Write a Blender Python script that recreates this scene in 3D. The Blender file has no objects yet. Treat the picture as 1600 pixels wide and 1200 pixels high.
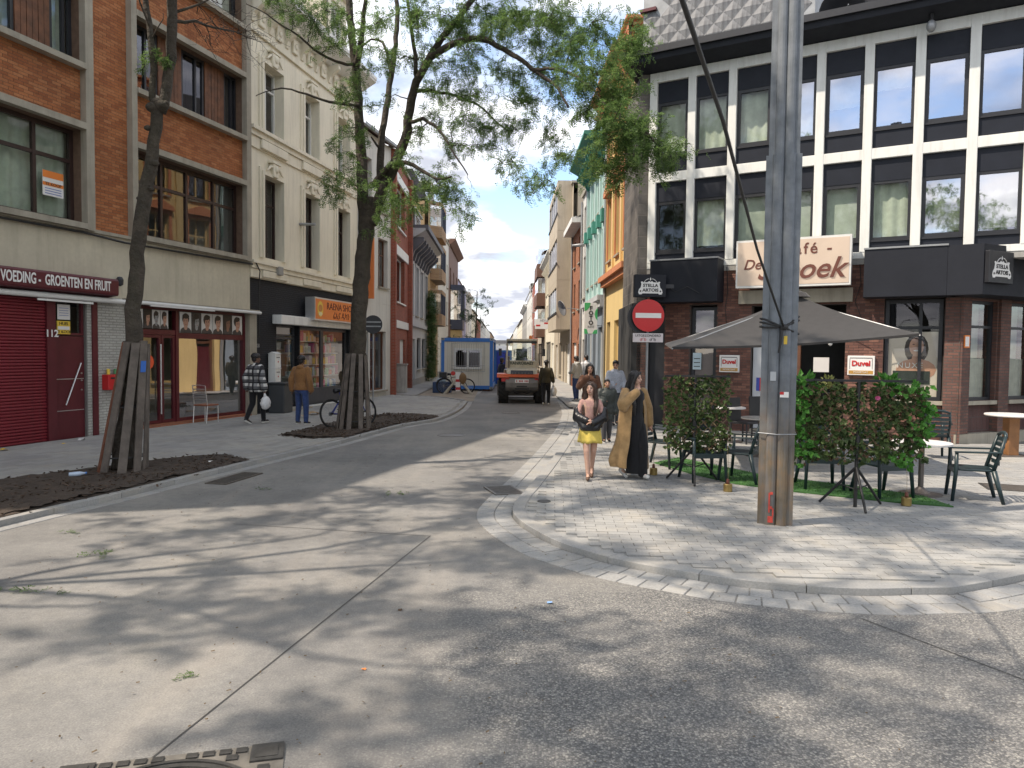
import bpy, bmesh, math, random
import numpy as np
from mathutils import Vector, Matrix, Quaternion
R = math.radians
S = bpy.context.scene
COL = S.collection
random.seed(7)

# ------------------------------------------------------------------ camera
CAM_H = 1.95
PITCH, ROLL = math.atan(50 / 1150), 0.0108
cd = bpy.data.cameras.new('camera')
cd.sensor_width = 36; cd.lens = 36 * 1150 / 1600
cd.clip_start = 0.05; cd.clip_end = 3000
cam = bpy.data.objects.new('camera', cd); COL.objects.link(cam)
CROT = Matrix.Rotation(math.pi / 2 - PITCH, 3, 'X') @ Matrix.Rotation(ROLL, 3, 'Z')
cam.matrix_world = Matrix.Translation((0, 0, CAM_H)) @ CROT.to_4x4()
S.camera = cam

# ------------------------------------------------------------------ sky, sun, exposure
SUN_DIR = Vector((-0.66, -0.20, 1.0)).normalized()
w = bpy.data.worlds.new('World'); S.world = w; w.use_nodes = True
nt = w.node_tree; nt.nodes.clear()
def wn(t, **k):
    n = nt.nodes.new(t)
    for a, b in k.items(): setattr(n, a, b)
    return n
sky = wn('ShaderNodeTexSky', sky_type='NISHITA', sun_disc=False)
sky.sun_elevation = math.asin(SUN_DIR.z); sky.sun_rotation = math.atan2(SUN_DIR.x, SUN_DIR.y)
sky.air_density = 1.0; sky.dust_density = 0.35; sky.ozone_density = 1.5
tc = wn('ShaderNodeTexCoord'); sep = wn('ShaderNodeSeparateXYZ')
nt.links.new(tc.outputs['Generated'], sep.inputs[0])
zz = wn('ShaderNodeMath', operation='MAXIMUM'); nt.links.new(sep.outputs['Z'], zz.inputs[0]); zz.inputs[1].default_value = 0.0
za = wn('ShaderNodeMath', operation='ADD'); nt.links.new(zz.outputs[0], za.inputs[0]); za.inputs[1].default_value = 0.22
dx = wn('ShaderNodeMath', operation='DIVIDE'); nt.links.new(sep.outputs['X'], dx.inputs[0]); nt.links.new(za.outputs[0], dx.inputs[1])
dy = wn('ShaderNodeMath', operation='DIVIDE'); nt.links.new(sep.outputs['Y'], dy.inputs[0]); nt.links.new(za.outputs[0], dy.inputs[1])
cmb = wn('ShaderNodeCombineXYZ'); nt.links.new(dx.outputs[0], cmb.inputs[0]); nt.links.new(dy.outputs[0], cmb.inputs[1])
mp = wn('ShaderNodeMapping'); nt.links.new(cmb.outputs[0], mp.inputs[0]); mp.inputs['Location'].default_value = (1.7, 0.35, 0)
nz = wn('ShaderNodeTexNoise'); nz.inputs['Scale'].default_value = 1.25; nz.inputs['Detail'].default_value = 9; nz.inputs['Roughness'].default_value = 0.53
nt.links.new(mp.outputs[0], nz.inputs['Vector'])
cr = wn('ShaderNodeValToRGB'); cr.color_ramp.elements[0].position = 0.39; cr.color_ramp.elements[1].position = 0.51
nt.links.new(nz.outputs['Fac'], cr.inputs[0])
nz2 = wn('ShaderNodeTexNoise'); nz2.inputs['Scale'].default_value = 3.4; nz2.inputs['Detail'].default_value = 7
mp2 = wn('ShaderNodeMapping'); nt.links.new(cmb.outputs[0], mp2.inputs[0]); mp2.inputs['Location'].default_value = (4.2, 1.1, 3)
nt.links.new(mp2.outputs[0], nz2.inputs['Vector'])
cc = wn('ShaderNodeValToRGB')
cc.color_ramp.elements[0].position = 0.40; cc.color_ramp.elements[0].color = (1.55, 1.62, 1.85, 1)
cc.color_ramp.elements[1].position = 0.60; cc.color_ramp.elements[1].color = (4.2, 4.15, 4.1, 1)
nt.links.new(nz2.outputs['Fac'], cc.inputs[0])
mx = wn('ShaderNodeMix', data_type='RGBA'); nt.links.new(cr.outputs[0], mx.inputs[0])
dm = wn('ShaderNodeMix', data_type='RGBA', blend_type='MULTIPLY'); dm.inputs[0].default_value = 1; dm.inputs[7].default_value = (.66,.64,.62,1); nt.links.new(sky.outputs[0], dm.inputs[6]); nt.links.new(dm.outputs[2], mx.inputs[6]); nt.links.new(cc.outputs[0], mx.inputs[7])
bg = wn('ShaderNodeBackground'); bg.inputs[1].default_value = 0.15
nt.links.new(mx.outputs[2], bg.inputs[0])
wo = wn('ShaderNodeOutputWorld'); nt.links.new(bg.outputs[0], wo.inputs[0])

sl = bpy.data.lights.new('sun', 'SUN'); sl.energy = 2.0; sl.angle = R(0.7); sl.color = (1.0, 0.875, 0.73)
sun = bpy.data.objects.new('sun', sl); COL.objects.link(sun)
sun.rotation_mode = 'QUATERNION'; sun.rotation_quaternion = SUN_DIR.to_track_quat('Z', 'Y'); sun.location = (-20, -6, 30)

S.view_settings.view_transform = 'Standard'; S.view_settings.look = 'None'
S.view_settings.exposure = 1.66; S.view_settings.gamma = 1.0; S.view_settings.use_curve_mapping = False
S.render.engine = 'CYCLES'
S.cycles.use_denoising = True
S.cycles.max_bounces = 8; S.cycles.transparent_max_bounces = 12
S.cycles.caustics_reflective = False; S.cycles.caustics_refractive = False
S.cycles.sample_clamp_indirect = 6

# ------------------------------------------------------------------ measuring helpers (true positions in the street)
def ray(px, py): return CROT @ Vector(((px - 800) / 1150, -(py - 600) / 1150, -1))
def G(px, py, z=0.0):
    d = ray(px, py); t = (z - CAM_H) / d.z; return Vector((0, 0, CAM_H)) + d * t
def atY(px, py, Y):
    d = ray(px, py); return Vector((0, 0, CAM_H)) + d * (Y / d.y)
def LX(Y): return -4.87 - 0.013 * Y
def RX(Y): return 3.6 - 0.013 * (Y - 25)

# ------------------------------------------------------------------ mesh helpers
class MB:
    def __init__(s): s.v = []; s.f = []; s.mi = []; s.m = 0
    def add(s, vs, fs):
        b = len(s.v); s.v.extend([tuple(v) for v in vs])
        for f in fs: s.f.append(tuple(b + i for i in f)); s.mi.append(s.m)
        return s
    def box(s, x0, x1, y0, y1, z0, z1):
        return s.add([(x0,y0,z0),(x1,y0,z0),(x1,y1,z0),(x0,y1,z0),(x0,y0,z1),(x1,y0,z1),(x1,y1,z1),(x0,y1,z1)],
                     [(0,3,2,1),(4,5,6,7),(0,1,5,4),(1,2,6,5),(2,3,7,6),(3,0,4,7)])
    def bar(s, a, b, wx, wz, up=(0,0,1)):
        a = Vector(a); b = Vector(b); d = (b - a).normalized(); u = Vector(up)
        if abs(d.dot(u)) > .98: u = Vector((0,1,0))
        sd = d.cross(u).normalized(); u = sd.cross(d).normalized()
        vs = []
        for p in (a, b):
            for i, j in ((-1,-1),(1,-1),(1,1),(-1,1)): vs.append(p + sd * (i * wx / 2) + u * (j * wz / 2))
        return s.add(vs, [(3,2,1,0),(4,5,6,7),(0,1,5,4),(1,2,6,5),(2,3,7,6),(3,0,4,7)])
    def tube(s, pts, rs, n=8, cap=True):
        pts = [Vector(p) for p in pts]
        if not hasattr(rs, '__len__'): rs = [rs] * len(pts)
        vs = []; up = None
        for i, p in enumerate(pts):
            d = (pts[min(i+1, len(pts)-1)] - pts[max(i-1, 0)])
            if d.length < 1e-9: d = Vector((0,0,1))
            d.normalize()
            if up is None: up = Vector((1,0,0)) if abs(d.z) > .9 else Vector((0,0,1))
            sd = d.cross(up)
            if sd.length < 1e-4: sd = d.orthogonal()
            sd.normalize(); u2 = sd.cross(d).normalized(); up = u2
            for k in range(n):
                a = 2 * math.pi * k / n
                vs.append(p + sd * (math.cos(a) * rs[i]) + u2 * (math.sin(a) * rs[i]))
        fs = []
        for i in range(len(pts) - 1):
            for k in range(n):
                k2 = (k + 1) % n
                fs.append((i*n+k, i*n+k2, (i+1)*n+k2, (i+1)*n+k))
        if cap: fs.append(tuple(reversed(range(n)))); fs.append(tuple((len(pts)-1)*n + k for k in range(n)))
        return s.add(vs, fs)
    def lathe(s, prof, c=(0,0,0), n=16, axis='z'):
        vs = []
        for r, z in prof:
            for k in range(n):
                a = 2*math.pi*k/n
                p = (r*math.cos(a), r*math.sin(a), z)
                if axis == 'y': p = (p[0], p[2], p[1])
                if axis == 'x': p = (p[2], p[0], p[1])
                vs.append((c[0]+p[0], c[1]+p[1], c[2]+p[2]))
        fs = []
        for i in range(len(prof)-1):
            for k in range(n):
                k2 = (k+1) % n; fs.append((i*n+k, i*n+k2, (i+1)*n+k2, (i+1)*n+k))
        fs.append(tuple(reversed(range(n)))); fs.append(tuple((len(prof)-1)*n+k for k in range(n)))
        return s.add(vs, fs)
    def prism(s, poly, z0, z1):
        n = len(poly); vs = [(p[0],p[1],z0) for p in poly] + [(p[0],p[1],z1) for p in poly]
        fs = [tuple(reversed(range(n))), tuple(range(n, 2*n))] + [(i, (i+1)%n, n+(i+1)%n, n+i) for i in range(n)]
        return s.add(vs, fs)
    def prismy(s, poly, y0, y1):   # poly in (x,z), extruded along y
        n = len(poly); vs = [(p[0],y0,p[1]) for p in poly] + [(p[0],y1,p[1]) for p in poly]
        fs = [tuple(range(n)), tuple(reversed(range(n, 2*n)))] + [((i+1)%n, i, n+i, n+(i+1)%n) for i in range(n)]
        return s.add(vs, fs)
    def prismx(s, poly, x0, x1):   # poly in (y,z), extruded along x
        n = len(poly); vs = [(x0,p[0],p[1]) for p in poly] + [(x1,p[0],p[1]) for p in poly]
        fs = [tuple(reversed(range(n))), tuple(range(n, 2*n))] + [(i, (i+1)%n, n+(i+1)%n, n+i) for i in range(n)]
        return s.add(vs, fs)
    def ell(s, c, rx, ry, rz, nu=12, nv=8, rot=None):
        vs = [];
        for i in range(1, nv):
            t = math.pi*i/nv
            for k in range(nu):
                a = 2*math.pi*k/nu
                vs.append(Vector((rx*math.sin(t)*math.cos(a), ry*math.sin(t)*math.sin(a), rz*math.cos(t))))
        vs.append(Vector((0,0,rz))); vs.append(Vector((0,0,-rz)))
        if rot is not None: vs = [rot @ v for v in vs]
        c = Vector(c); vs = [v + c for v in vs]
        fs = []
        for i in range(nv-2):
            for k in range(nu):
                k2=(k+1)%nu; fs.append((i*nu+k, (i+1)*nu+k, (i+1)*nu+k2, i*nu+k2))
        T = len(vs)-2; B = T+1
        for k in range(nu):
            k2=(k+1)%nu; fs.append((T, k, k2)); fs.append((B, (nv-2)*nu+k2, (nv-2)*nu+k))
        return s.add(vs, fs)
    def loft(s, rings, n=16):      # rings: (center, rx, ry) lying flat (axis roughly z)
        vs = []
        for c, rx, ry in rings:
            for k in range(n):
                a = 2*math.pi*k/n; vs.append((c[0]+rx*math.cos(a), c[1]+ry*math.sin(a), c[2]))
        fs = []
        for i in range(len(rings)-1):
            for k in range(n):
                k2=(k+1)%n; fs.append((i*n+k, i*n+k2, (i+1)*n+k2, (i+1)*n+k))
        fs.append(tuple(reversed(range(n)))); fs.append(tuple((len(rings)-1)*n+k for k in range(n)))
        return s.add(vs, fs)
    def wall(s, x0, x1, z0, z1, ops, y=0.0, t=0.25):
        xs = sorted(set([x0, x1] + [min(max(o[i], x0), x1) for o in ops for i in (0, 1)]))
        zs = sorted(set([z0, z1] + [min(max(o[i], z0), z1) for o in ops for i in (2, 3)]))
        for i in range(len(xs)-1):
            for j in range(len(zs)-1):
                cx = (xs[i]+xs[i+1])/2; cz = (zs[j]+zs[j+1])/2
                if any(o[0] < cx < o[1] and o[2] < cz < o[3] for o in ops): continue
                for yy, fl in ((y, 0), (y+t, 1)):
                    q = [(xs[i],yy,zs[j]),(xs[i+1],yy,zs[j]),(xs[i+1],yy,zs[j+1]),(xs[i],yy,zs[j+1])]
                    s.add(q, [(0,1,2,3) if not fl else (3,2,1,0)])
        for a, b, c, d in ops:
            a = max(a, x0); b = min(b, x1); c = max(c, z0); d = min(d, z1)
            s.add([(a,y,c),(a,y,d),(a,y+t,d),(a,y+t,c)], [(0,1,2,3)])
            s.add([(b,y,c),(b,y,d),(b,y+t,d),(b,y+t,c)], [(3,2,1,0)])
            s.add([(a,y,d),(b,y,d),(b,y+t,d),(a,y+t,d)], [(0,1,2,3)])
            s.add([(a,y,c),(b,y,c),(b,y+t,c),(a,y+t,c)], [(3,2,1,0)])
        return s
    def mesh(s, name, mats, smooth=False):
        me = bpy.data.meshes.new(name); me.from_pydata(s.v, [], s.f)
        for m in (mats if isinstance(mats, (list, tuple)) else [mats]): me.materials.append(m)
        if any(s.mi): me.polygons.foreach_set('material_index', s.mi)
        if smooth: me.polygons.foreach_set('use_smooth', [True]*len(me.polygons))
        me.update(); return me
    def build(s, name, mats, parent=None, smooth=False, bevel=0, loc=None, rot=None, label=None):
        o = bpy.data.objects.new(name, s.mesh(name, mats, smooth)); COL.objects.link(o)
        if parent: o.parent = parent
        if loc is not None: o.location = loc
        if rot is not None: o.rotation_euler = rot
        if bevel:
            b = o.modifiers.new('bevel', 'BEVEL'); b.width = bevel; b.segments = 2; b.limit_method = 'ANGLE'
        if label: o['label'] = label
        return o
def tag(o, label=None, cat=None, group=None, kind=None):
    if label: o['label'] = label
    if cat: o['category'] = cat
    if group: o['group'] = group
    if kind: o['kind'] = kind
    return o
def thing(name, label, cat, loc=(0,0,0), rz=0, group=None):
    o = bpy.data.objects.new(name, None); COL.objects.link(o)
    o.empty_display_size = .2; o.location = loc; o.rotation_euler = (0, 0, rz)
    return tag(o, label, cat, group)
def share(name, me, parent=None, loc=(0,0,0), rot=(0,0,0), scale=None):
    o = bpy.data.objects.new(name, me); COL.objects.link(o); o.location = loc; o.rotation_euler = rot
    if parent: o.parent = parent
    if scale: o.scale = scale
    return o
def copy_tree(o, parent=None):
    c = o.copy(); COL.objects.link(c); c.parent = parent
    for ch in list(o.children): copy_tree(ch, c)
    return c
def text(body, name, mat, parent, loc, size, rot=(math.pi/2,0,0), shear=0, align='CENTER', wide=1.0, bold=0.0, ext=0.003, spacing=1.0):
    cu = bpy.data.curves.new(name, 'FONT'); cu.body = body; cu.size = size; cu.shear = shear; cu.align_x = align; cu.align_y = 'CENTER'
    cu.extrude = ext; cu.offset = bold; cu.space_character = spacing; cu.resolution_u = 3
    o = bpy.data.objects.new(name, cu); COL.objects.link(o)
    TEXTS.append((o, mat, parent, loc, rot, wide)); return o
TEXTS = []
def flush_texts():
    bpy.context.view_layer.update()
    dg = bpy.context.evaluated_depsgraph_get()
    for o, mat, parent, loc, rot, wide in TEXTS:
        me = bpy.data.meshes.new_from_object(o.evaluated_get(dg)); me.materials.clear(); me.materials.append(mat)
        n = bpy.data.objects.new(o.name, me)
        nm = o.data.name.split('.')[0]; cu = o.data
        COL.objects.link(n); n.parent = parent; n.location = loc; n.rotation_euler = rot; n.scale = (wide, 1, 1)
        bpy.data.objects.remove(o); bpy.data.curves.remove(cu); n.name = nm

# ------------------------------------------------------------------ materials
MATS = {}
def newmat(name):
    m = bpy.data.materials.new(name); m.use_nodes = True
    return m, m.node_tree, m.node_tree.nodes['Principled BSDF']
def lk(t, a, b): t.links.new(a, b)
def nd(t, ty, **k):
    n = t.nodes.new(ty)
    for a, b in k.items():
        if a.startswith('i_'): n.inputs[int(a[2:])].default_value = b
        else: setattr(n, a, b)
    return n
def noise(t, vec, scale, detail=4, rough=.55):
    n = nd(t, 'ShaderNodeTexNoise'); n.inputs['Scale'].default_value = scale; n.inputs['Detail'].default_value = detail
    n.inputs['Roughness'].default_value = rough; lk(t, vec, n.inputs['Vector']); return n.outputs['Fac']
def ramp(t, fac, stops):
    n = nd(t, 'ShaderNodeValToRGB'); e = n.color_ramp.elements
    while len(e) < len(stops): e.new(.5)
    for i, (p, c) in enumerate(stops):
        e[i].position = p; e[i].color = (*c, 1) if len(c) == 3 else c
    lk(t, fac, n.inputs[0]); return n.outputs[0]
def mixc(t, fac, a, b, mode='MIX'):
    n = nd(t, 'ShaderNodeMix', data_type='RGBA', blend_type=mode)
    for i, x in ((0, fac), (6, a), (7, b)):
        if hasattr(x, 'links'): lk(t, x, n.inputs[i])
        else: n.inputs[i].default_value = (*x, 1) if isinstance(x, tuple) and len(x) == 3 else x
    return n.outputs[2]
def bump(t, bs, h, strength=.3, dist=.01):
    n = nd(t, 'ShaderNodeBump'); n.inputs['Strength'].default_value = strength; n.inputs['Distance'].default_value = dist
    lk(t, h, n.inputs['Height']); lk(t, n.outputs[0], bs.inputs['Normal']); return n
def mat(name, col, rough=.6, var=.18, scale=2.5, metal=0.0, bmp=0.0, bscale=60, streak=0.0, spec=.5, dirt=None, dist=.004):
    if name in MATS: return MATS[name]
    m, t, b = newmat(name)
    co = nd(t, 'ShaderNodeTexCoord').outputs['Object']
    lo = tuple(c * (1 - var) for c in col); hi = tuple(min(1, c * (1 + var)) for c in col)
    c = ramp(t, noise(t, co, scale, 6), [(.3, lo), (.7, hi)])
    c = mixc(t, ramp(t, noise(t, co, scale * 17, 3), [(.35, (0,0,0)), (.75, (1,1,1))]), c, mixc(t, .5, c, lo), 'MIX')
    if streak:
        mpn = nd(t, 'ShaderNodeMapping'); lk(t, co, mpn.inputs[0]); mpn.inputs['Scale'].default_value = (4, 4, .35)
        sk = ramp(t, noise(t, mpn.outputs[0], 1.6, 6, .65), [(.48, (0,0,0)), (.72, (1,1,1))])
        sm = nd(t, 'ShaderNodeMath', operation='MULTIPLY', i_1=streak); lk(t, sk, sm.inputs[0])
        c = mixc(t, sm.outputs[0], c, dirt or tuple(x * .35 for x in col))
    lk(t, c, b.inputs['Base Color'])
    rg = nd(t, 'ShaderNodeMapRange'); lk(t, noise(t, co, scale*5, 4), rg.inputs[0])
    rg.inputs[3].default_value = max(.02, rough - .1); rg.inputs[4].default_value = min(1, rough + .12); lk(t, rg.outputs[0], b.inputs['Roughness'])
    b.inputs['Metallic'].default_value = metal; b.inputs['Specular IOR Level'].default_value = spec
    if bmp: bump(t, b, noise(t, co, bscale, 5), bmp, dist)
    MATS[name] = m; return m
def brickmat(name, c1, c2, mortar, bw=.21, bh=.065, ms=.008, off=.5, var=.25, bmp=.6, rough=.85, blotch=.25):
    m, t, b = newmat(name)
    co = nd(t, 'ShaderNodeTexCoord').outputs['Object']
    sp = nd(t, 'ShaderNodeSeparateXYZ'); lk(t, co, sp.inputs[0])
    ad = nd(t, 'ShaderNodeMath', operation='ADD'); lk(t, sp.outputs[0], ad.inputs[0]); lk(t, sp.outputs[1], ad.inputs[1])
    cb = nd(t, 'ShaderNodeCombineXYZ'); lk(t, ad.outputs[0], cb.inputs[0]); lk(t, sp.outputs[2], cb.inputs[1])
    br = nd(t, 'ShaderNodeTexBrick', offset=off); lk(t, cb.outputs[0], br.inputs['Vector'])
    br.inputs['Color1'].default_value = (*c1, 1); br.inputs['Color2'].default_value = (*c2, 1); br.inputs['Mortar'].default_value = (*mortar, 1)
    br.inputs['Scale'].default_value = 1; br.inputs['Brick Width'].default_value = bw; br.inputs['Row Height'].default_value = bh
    br.inputs['Mortar Size'].default_value = ms; br.inputs['Mortar Smooth'].default_value = .2
    n1 = ramp(t, noise(t, co, 1.3, 5), [(.3, (1-blotch,)*3), (.7, (1+blotch*.4,)*3)])
    c = mixc(t, 1.0, br.outputs['Color'], n1, 'MULTIPLY')
    n2 = ramp(t, noise(t, co, 30, 3), [(.3, (1-var,)*3), (.7, (1,1,1))])
    c = mixc(t, .7, c, n2, 'MULTIPLY'); lk(t, c, b.inputs['Base Color'])
    b.inputs['Roughness'].default_value = rough
    iv = nd(t, 'ShaderNodeMath', operation='SUBTRACT', i_0=1.0); lk(t, br.outputs['Fac'], iv.inputs[1])
    bump(t, b, iv.outputs[0], bmp, .01); MATS[name] = m; return m
def glassmat(name, tint=(.85,.9,.88), ior=1.75, base=.04):
    m, t, b = newmat(name); t.nodes.remove(b); out = t.nodes['Material Output']
    tr = nd(t, 'ShaderNodeBsdfTransparent'); tr.inputs[0].default_value = (*tint, 1)
    gl = nd(t, 'ShaderNodeBsdfGlossy'); gl.inputs['Roughness'].default_value = .012; gl.inputs[0].default_value = (.94,.93,1,1)
    co = nd(t, 'ShaderNodeTexCoord').outputs['Object']
    bp = nd(t, 'ShaderNodeBump'); bp.inputs['Strength'].default_value = .035; bp.inputs['Distance'].default_value = .05
    lk(t, noise(t, co, 1.1, 1), bp.inputs['Height']); lk(t, bp.outputs[0], gl.inputs['Normal'])
    # Schlick reflectance, the same from both sides of the pane
    fw_ = nd(t, 'ShaderNodeLayerWeight'); fw_.inputs[0].default_value = .5
    pw_ = nd(t, 'ShaderNodeMath', operation='POWER', i_1=5.0); lk(t, fw_.outputs['Facing'], pw_.inputs[0])
    f0 = min(.9, ((ior-1)/(ior+1))**2*2+base)
    ad = nd(t, 'ShaderNodeMath', operation='MULTIPLY_ADD', i_1=1-f0, i_2=f0); lk(t, pw_.outputs[0], ad.inputs[0])
    mi = nd(t, 'ShaderNodeMixShader'); lk(t, ad.outputs[0], mi.inputs[0]); lk(t, tr.outputs[0], mi.inputs[1]); lk(t, gl.outputs[0], mi.inputs[2])
    lk(t, mi.outputs[0], out.inputs[0]); MATS[name] = m; return m
def clothmat(name, col, var=.15, trans=.0, scale=30):
    m, t, b = newmat(name); co = nd(t, 'ShaderNodeTexCoord').outputs['Object']
    c = ramp(t, noise(t, co, scale, 4), [(.3, tuple(x*(1-var) for x in col)), (.7, tuple(min(1, x*(1+var)) for x in col))])
    lk(t, c, b.inputs['Base Color']); b.inputs['Roughness'].default_value = .85; b.inputs['Specular IOR Level'].default_value = .2
    try: b.inputs['Sheen Weight'].default_value = .2
    except Exception: pass
    bump(t, b, noise(t, co, scale * 5, 3), .25, .004)
    if trans:
        out = t.nodes['Material Output']; tl = nd(t, 'ShaderNodeBsdfTranslucent'); lk(t, c, tl.inputs[0])
        mi = nd(t, 'ShaderNodeMixShader', i_0=trans); lk(t, b.outputs[0], mi.inputs[1]); lk(t, tl.outputs[0], mi.inputs[2]); lk(t, mi.outputs[0], out.inputs[0])
    MATS[name] = m; return m
def leafmat(name, c1, c2, trans=.35):
    m, t, b = newmat(name); ge = nd(t, 'ShaderNodeNewGeometry')
    co = nd(t, 'ShaderNodeTexCoord').outputs['Object']
    f = nd(t, 'ShaderNodeMath', operation='ADD'); lk(t, ge.outputs['Random Per Island'], f.inputs[0]); lk(t, noise(t, co, .9, 3), f.inputs[1])
    f2 = nd(t, 'ShaderNodeMath', operation='MULTIPLY', i_1=.5); lk(t, f.outputs[0], f2.inputs[0])
    c = ramp(t, f2.outputs[0], [(.2, c1), (.8, c2)])
    lk(t, c, b.inputs['Base Color']); b.inputs['Roughness'].default_value = .5; b.inputs['Specular IOR Level'].default_value = .35
    out = t.nodes['Material Output']; tl = nd(t, 'ShaderNodeBsdfTranslucent'); lk(t, c, tl.inputs[0])
    mi = nd(t, 'ShaderNodeMixShader', i_0=trans); lk(t, b.outputs[0], mi.inputs[1]); lk(t, tl.outputs[0], mi.inputs[2]); lk(t, mi.outputs[0], out.inputs[0])
    MATS[name] = m; return m
def emit(name, col, s):
    m, t, b = newmat(name); b.inputs['Emission Color'].default_value = (*col, 1); b.inputs['Emission Strength'].default_value = s
    MATS[name] = m; return m
M_glass_clear = glassmat('clear_glass', (.95,.97,.95), 1.38, .0); M_glass = glassmat('window_glass', (.92,.95,.93), 1.55, .03); M_glass_mirror = glassmat('sky_glass', ior=2.3, base=.16)
M_white = mat('white_paint', (.74,.74,.71), .55, .06, streak=.25)
M_offwhite = mat('offwhite_pvc', (.68,.68,.66), .4, .05)
M_dkbrown = mat('dark_brown_frame', (.035,.018,.015), .4, .2)
M_black = mat('black_frame', (.018,.019,.024), .45, .2)
M_dark = mat('dark_interior', (.03,.03,.03), .9, .2)
M_steel = mat('galvanised', (.36,.38,.40), .45, .2, 6, metal=.75, bmp=.1)
M_zinc = mat('zinc_gutter', (.30,.31,.32), .5, .2, 3, metal=.4)
M_lead = mat('dark_roof', (.045,.045,.05), .7, .25)
M_tile = brickmat('roof_tiles', (.16,.055,.035), (.10,.04,.03), (.03,.015,.012), .25, .3, .02)
M_slate = brickmat('slate_roof', (.06,.06,.068), (.045,.045,.05), (.02,.02,.02), .3, .2, .012)
M_curtain = clothmat('cream_curtain', (.68,.68,.58), .12, .35, 6)
M_curtain_g = clothmat('green_white_curtain', (.62,.70,.58), .12, .35, 6)
M_concrete = mat('concrete_trim', (.34,.31,.25), .85, .15, 3, bmp=.2, streak=.35)
M_wood = mat('brown_wood', (.12,.05,.025), .6, .3, 9)
# ------------------------------------------------------------------ ground, road, kerbs, pavements
def concrete_mat(name, base, agg=False):
    m, t, b = newmat(name)
    co = nd(t, 'ShaderNodeTexCoord').outputs['Object']
    n1 = noise(t, co, .55, 7, .6); n2 = noise(t, co, 9, 6, .65); n3 = noise(t, co, 95, 3, .6)
    nb_ = noise(t, co, .23, 8, .7)
    c = ramp(t, n1, [(.32, tuple(x*.72 for x in base)), (.55, base), (.75, tuple(min(1, x*1.22) for x in (base[0]*1.04, base[1], base[2]*.93)))])
    c = mixc(t, .55, c, ramp(t, n2, [(.3, (.62,.62,.64)), (.7, (1.12,1.1,1.06))]), 'MULTIPLY')
    c = mixc(t, .55, c, ramp(t, n3, [(.33, (.5,.5,.52)), (.66, (1.25,1.25,1.22))]), 'MULTIPLY')
    c = mixc(t, .8, c, ramp(t, nb_, [(.38, (.70,.70,.72)), (.5, (1,1,1)), (.64, (1.2,1.17,1.1))]), 'MULTIPLY')
    sp1 = ramp(t, noise(t, co, 3.3, 6, .7), [(.64, (0,0,0)), (.74, (.55,.55,.55))]); c = mixc(t, sp1, c, (.10,.098,.095))
    # tyre-polished lanes and spilt sand, each with a shape of its own
    mpn = nd(t, 'ShaderNodeMapping'); lk(t, co, mpn.inputs[0]); mpn.inputs['Rotation'].default_value = (0,0,R(12)); mpn.inputs['Scale'].default_value = (1.1,.12,1)
    sand = ramp(t, noise(t, mpn.outputs[0], 1.1, 7, .62), [(.52, (0,0,0)), (.78, (.5,.5,.5))])
    c = mixc(t, sand, c, (.33,.295,.25))
    h = n3; rough = .85
    if agg:
        sp = nd(t, 'ShaderNodeSeparateXYZ'); lk(t, co, sp.inputs[0])
        def rng(o, a, bb, lo=0., hi=1.):
            n = nd(t, 'ShaderNodeMapRange', interpolation_type='SMOOTHSTEP'); lk(t, o, n.inputs[0]); n.inputs[1].default_value = a; n.inputs[2].default_value = bb; n.inputs[3].default_value = lo; n.inputs[4].default_value = hi; return n.outputs[0]
        wob = nd(t, 'ShaderNodeMath', operation='MULTIPLY_ADD', i_1=1.6); lk(t, noise(t, co, .8, 5), wob.inputs[0]); lk(t, sp.outputs[0], wob.inputs[2])
        mx_ = rng(wob.outputs[0], -.1, 1.0)
        wy = nd(t, 'ShaderNodeMath', operation='MULTIPLY_ADD', i_1=1.4); lk(t, noise(t, co, 1.1, 5), wy.inputs[0]); lk(t, sp.outputs[1], wy.inputs[2])
        my_ = rng(wy.outputs[0], 6.2, 7.4, 1., 0.)
        mk = nd(t, 'ShaderNodeMath', operation='MULTIPLY'); lk(t, mx_, mk.inputs[0]); lk(t, my_, mk.inputs[1])
        mk2 = nd(t, 'ShaderNodeMath', operation='MULTIPLY_ADD', i_1=.72, i_2=.14); lk(t, mk.outputs[0], mk2.inputs[0])
        vo = nd(t, 'ShaderNodeTexVoronoi'); vo.inputs['Scale'].default_value = 88; lk(t, co, vo.inputs['Vector'])
        vs = nd(t, 'ShaderNodeSeparateColor'); lk(t, vo.outputs['Color'], vs.inputs[0])
        st = ramp(t, vs.outputs[0], [(.1, (.085,.086,.09)), (.45, (.155,.154,.152)), (.75, (.235,.228,.215)), (.97, (.37,.355,.32))])
        st = mixc(t, .75, st, ramp(t, vo.outputs['Distance'], [(.35, (1,1,1)), (.75, (.3,.3,.3))]), 'MULTIPLY')
        st = mixc(t, ramp(t, n1, [(.4, (0,0,0)), (.8, (.5,.5,.5))]), st, c)
        c = mixc(t, mk2.outputs[0], c, st)
        hh = mixc(t, mk2.outputs[0], n3, vs.outputs[0]); h = hh
    lk(t, c, b.inputs['Base Color']); b.inputs['Roughness'].default_value = rough
    bump(t, b, h, .35, .004); MATS[name] = m; return m
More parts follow.
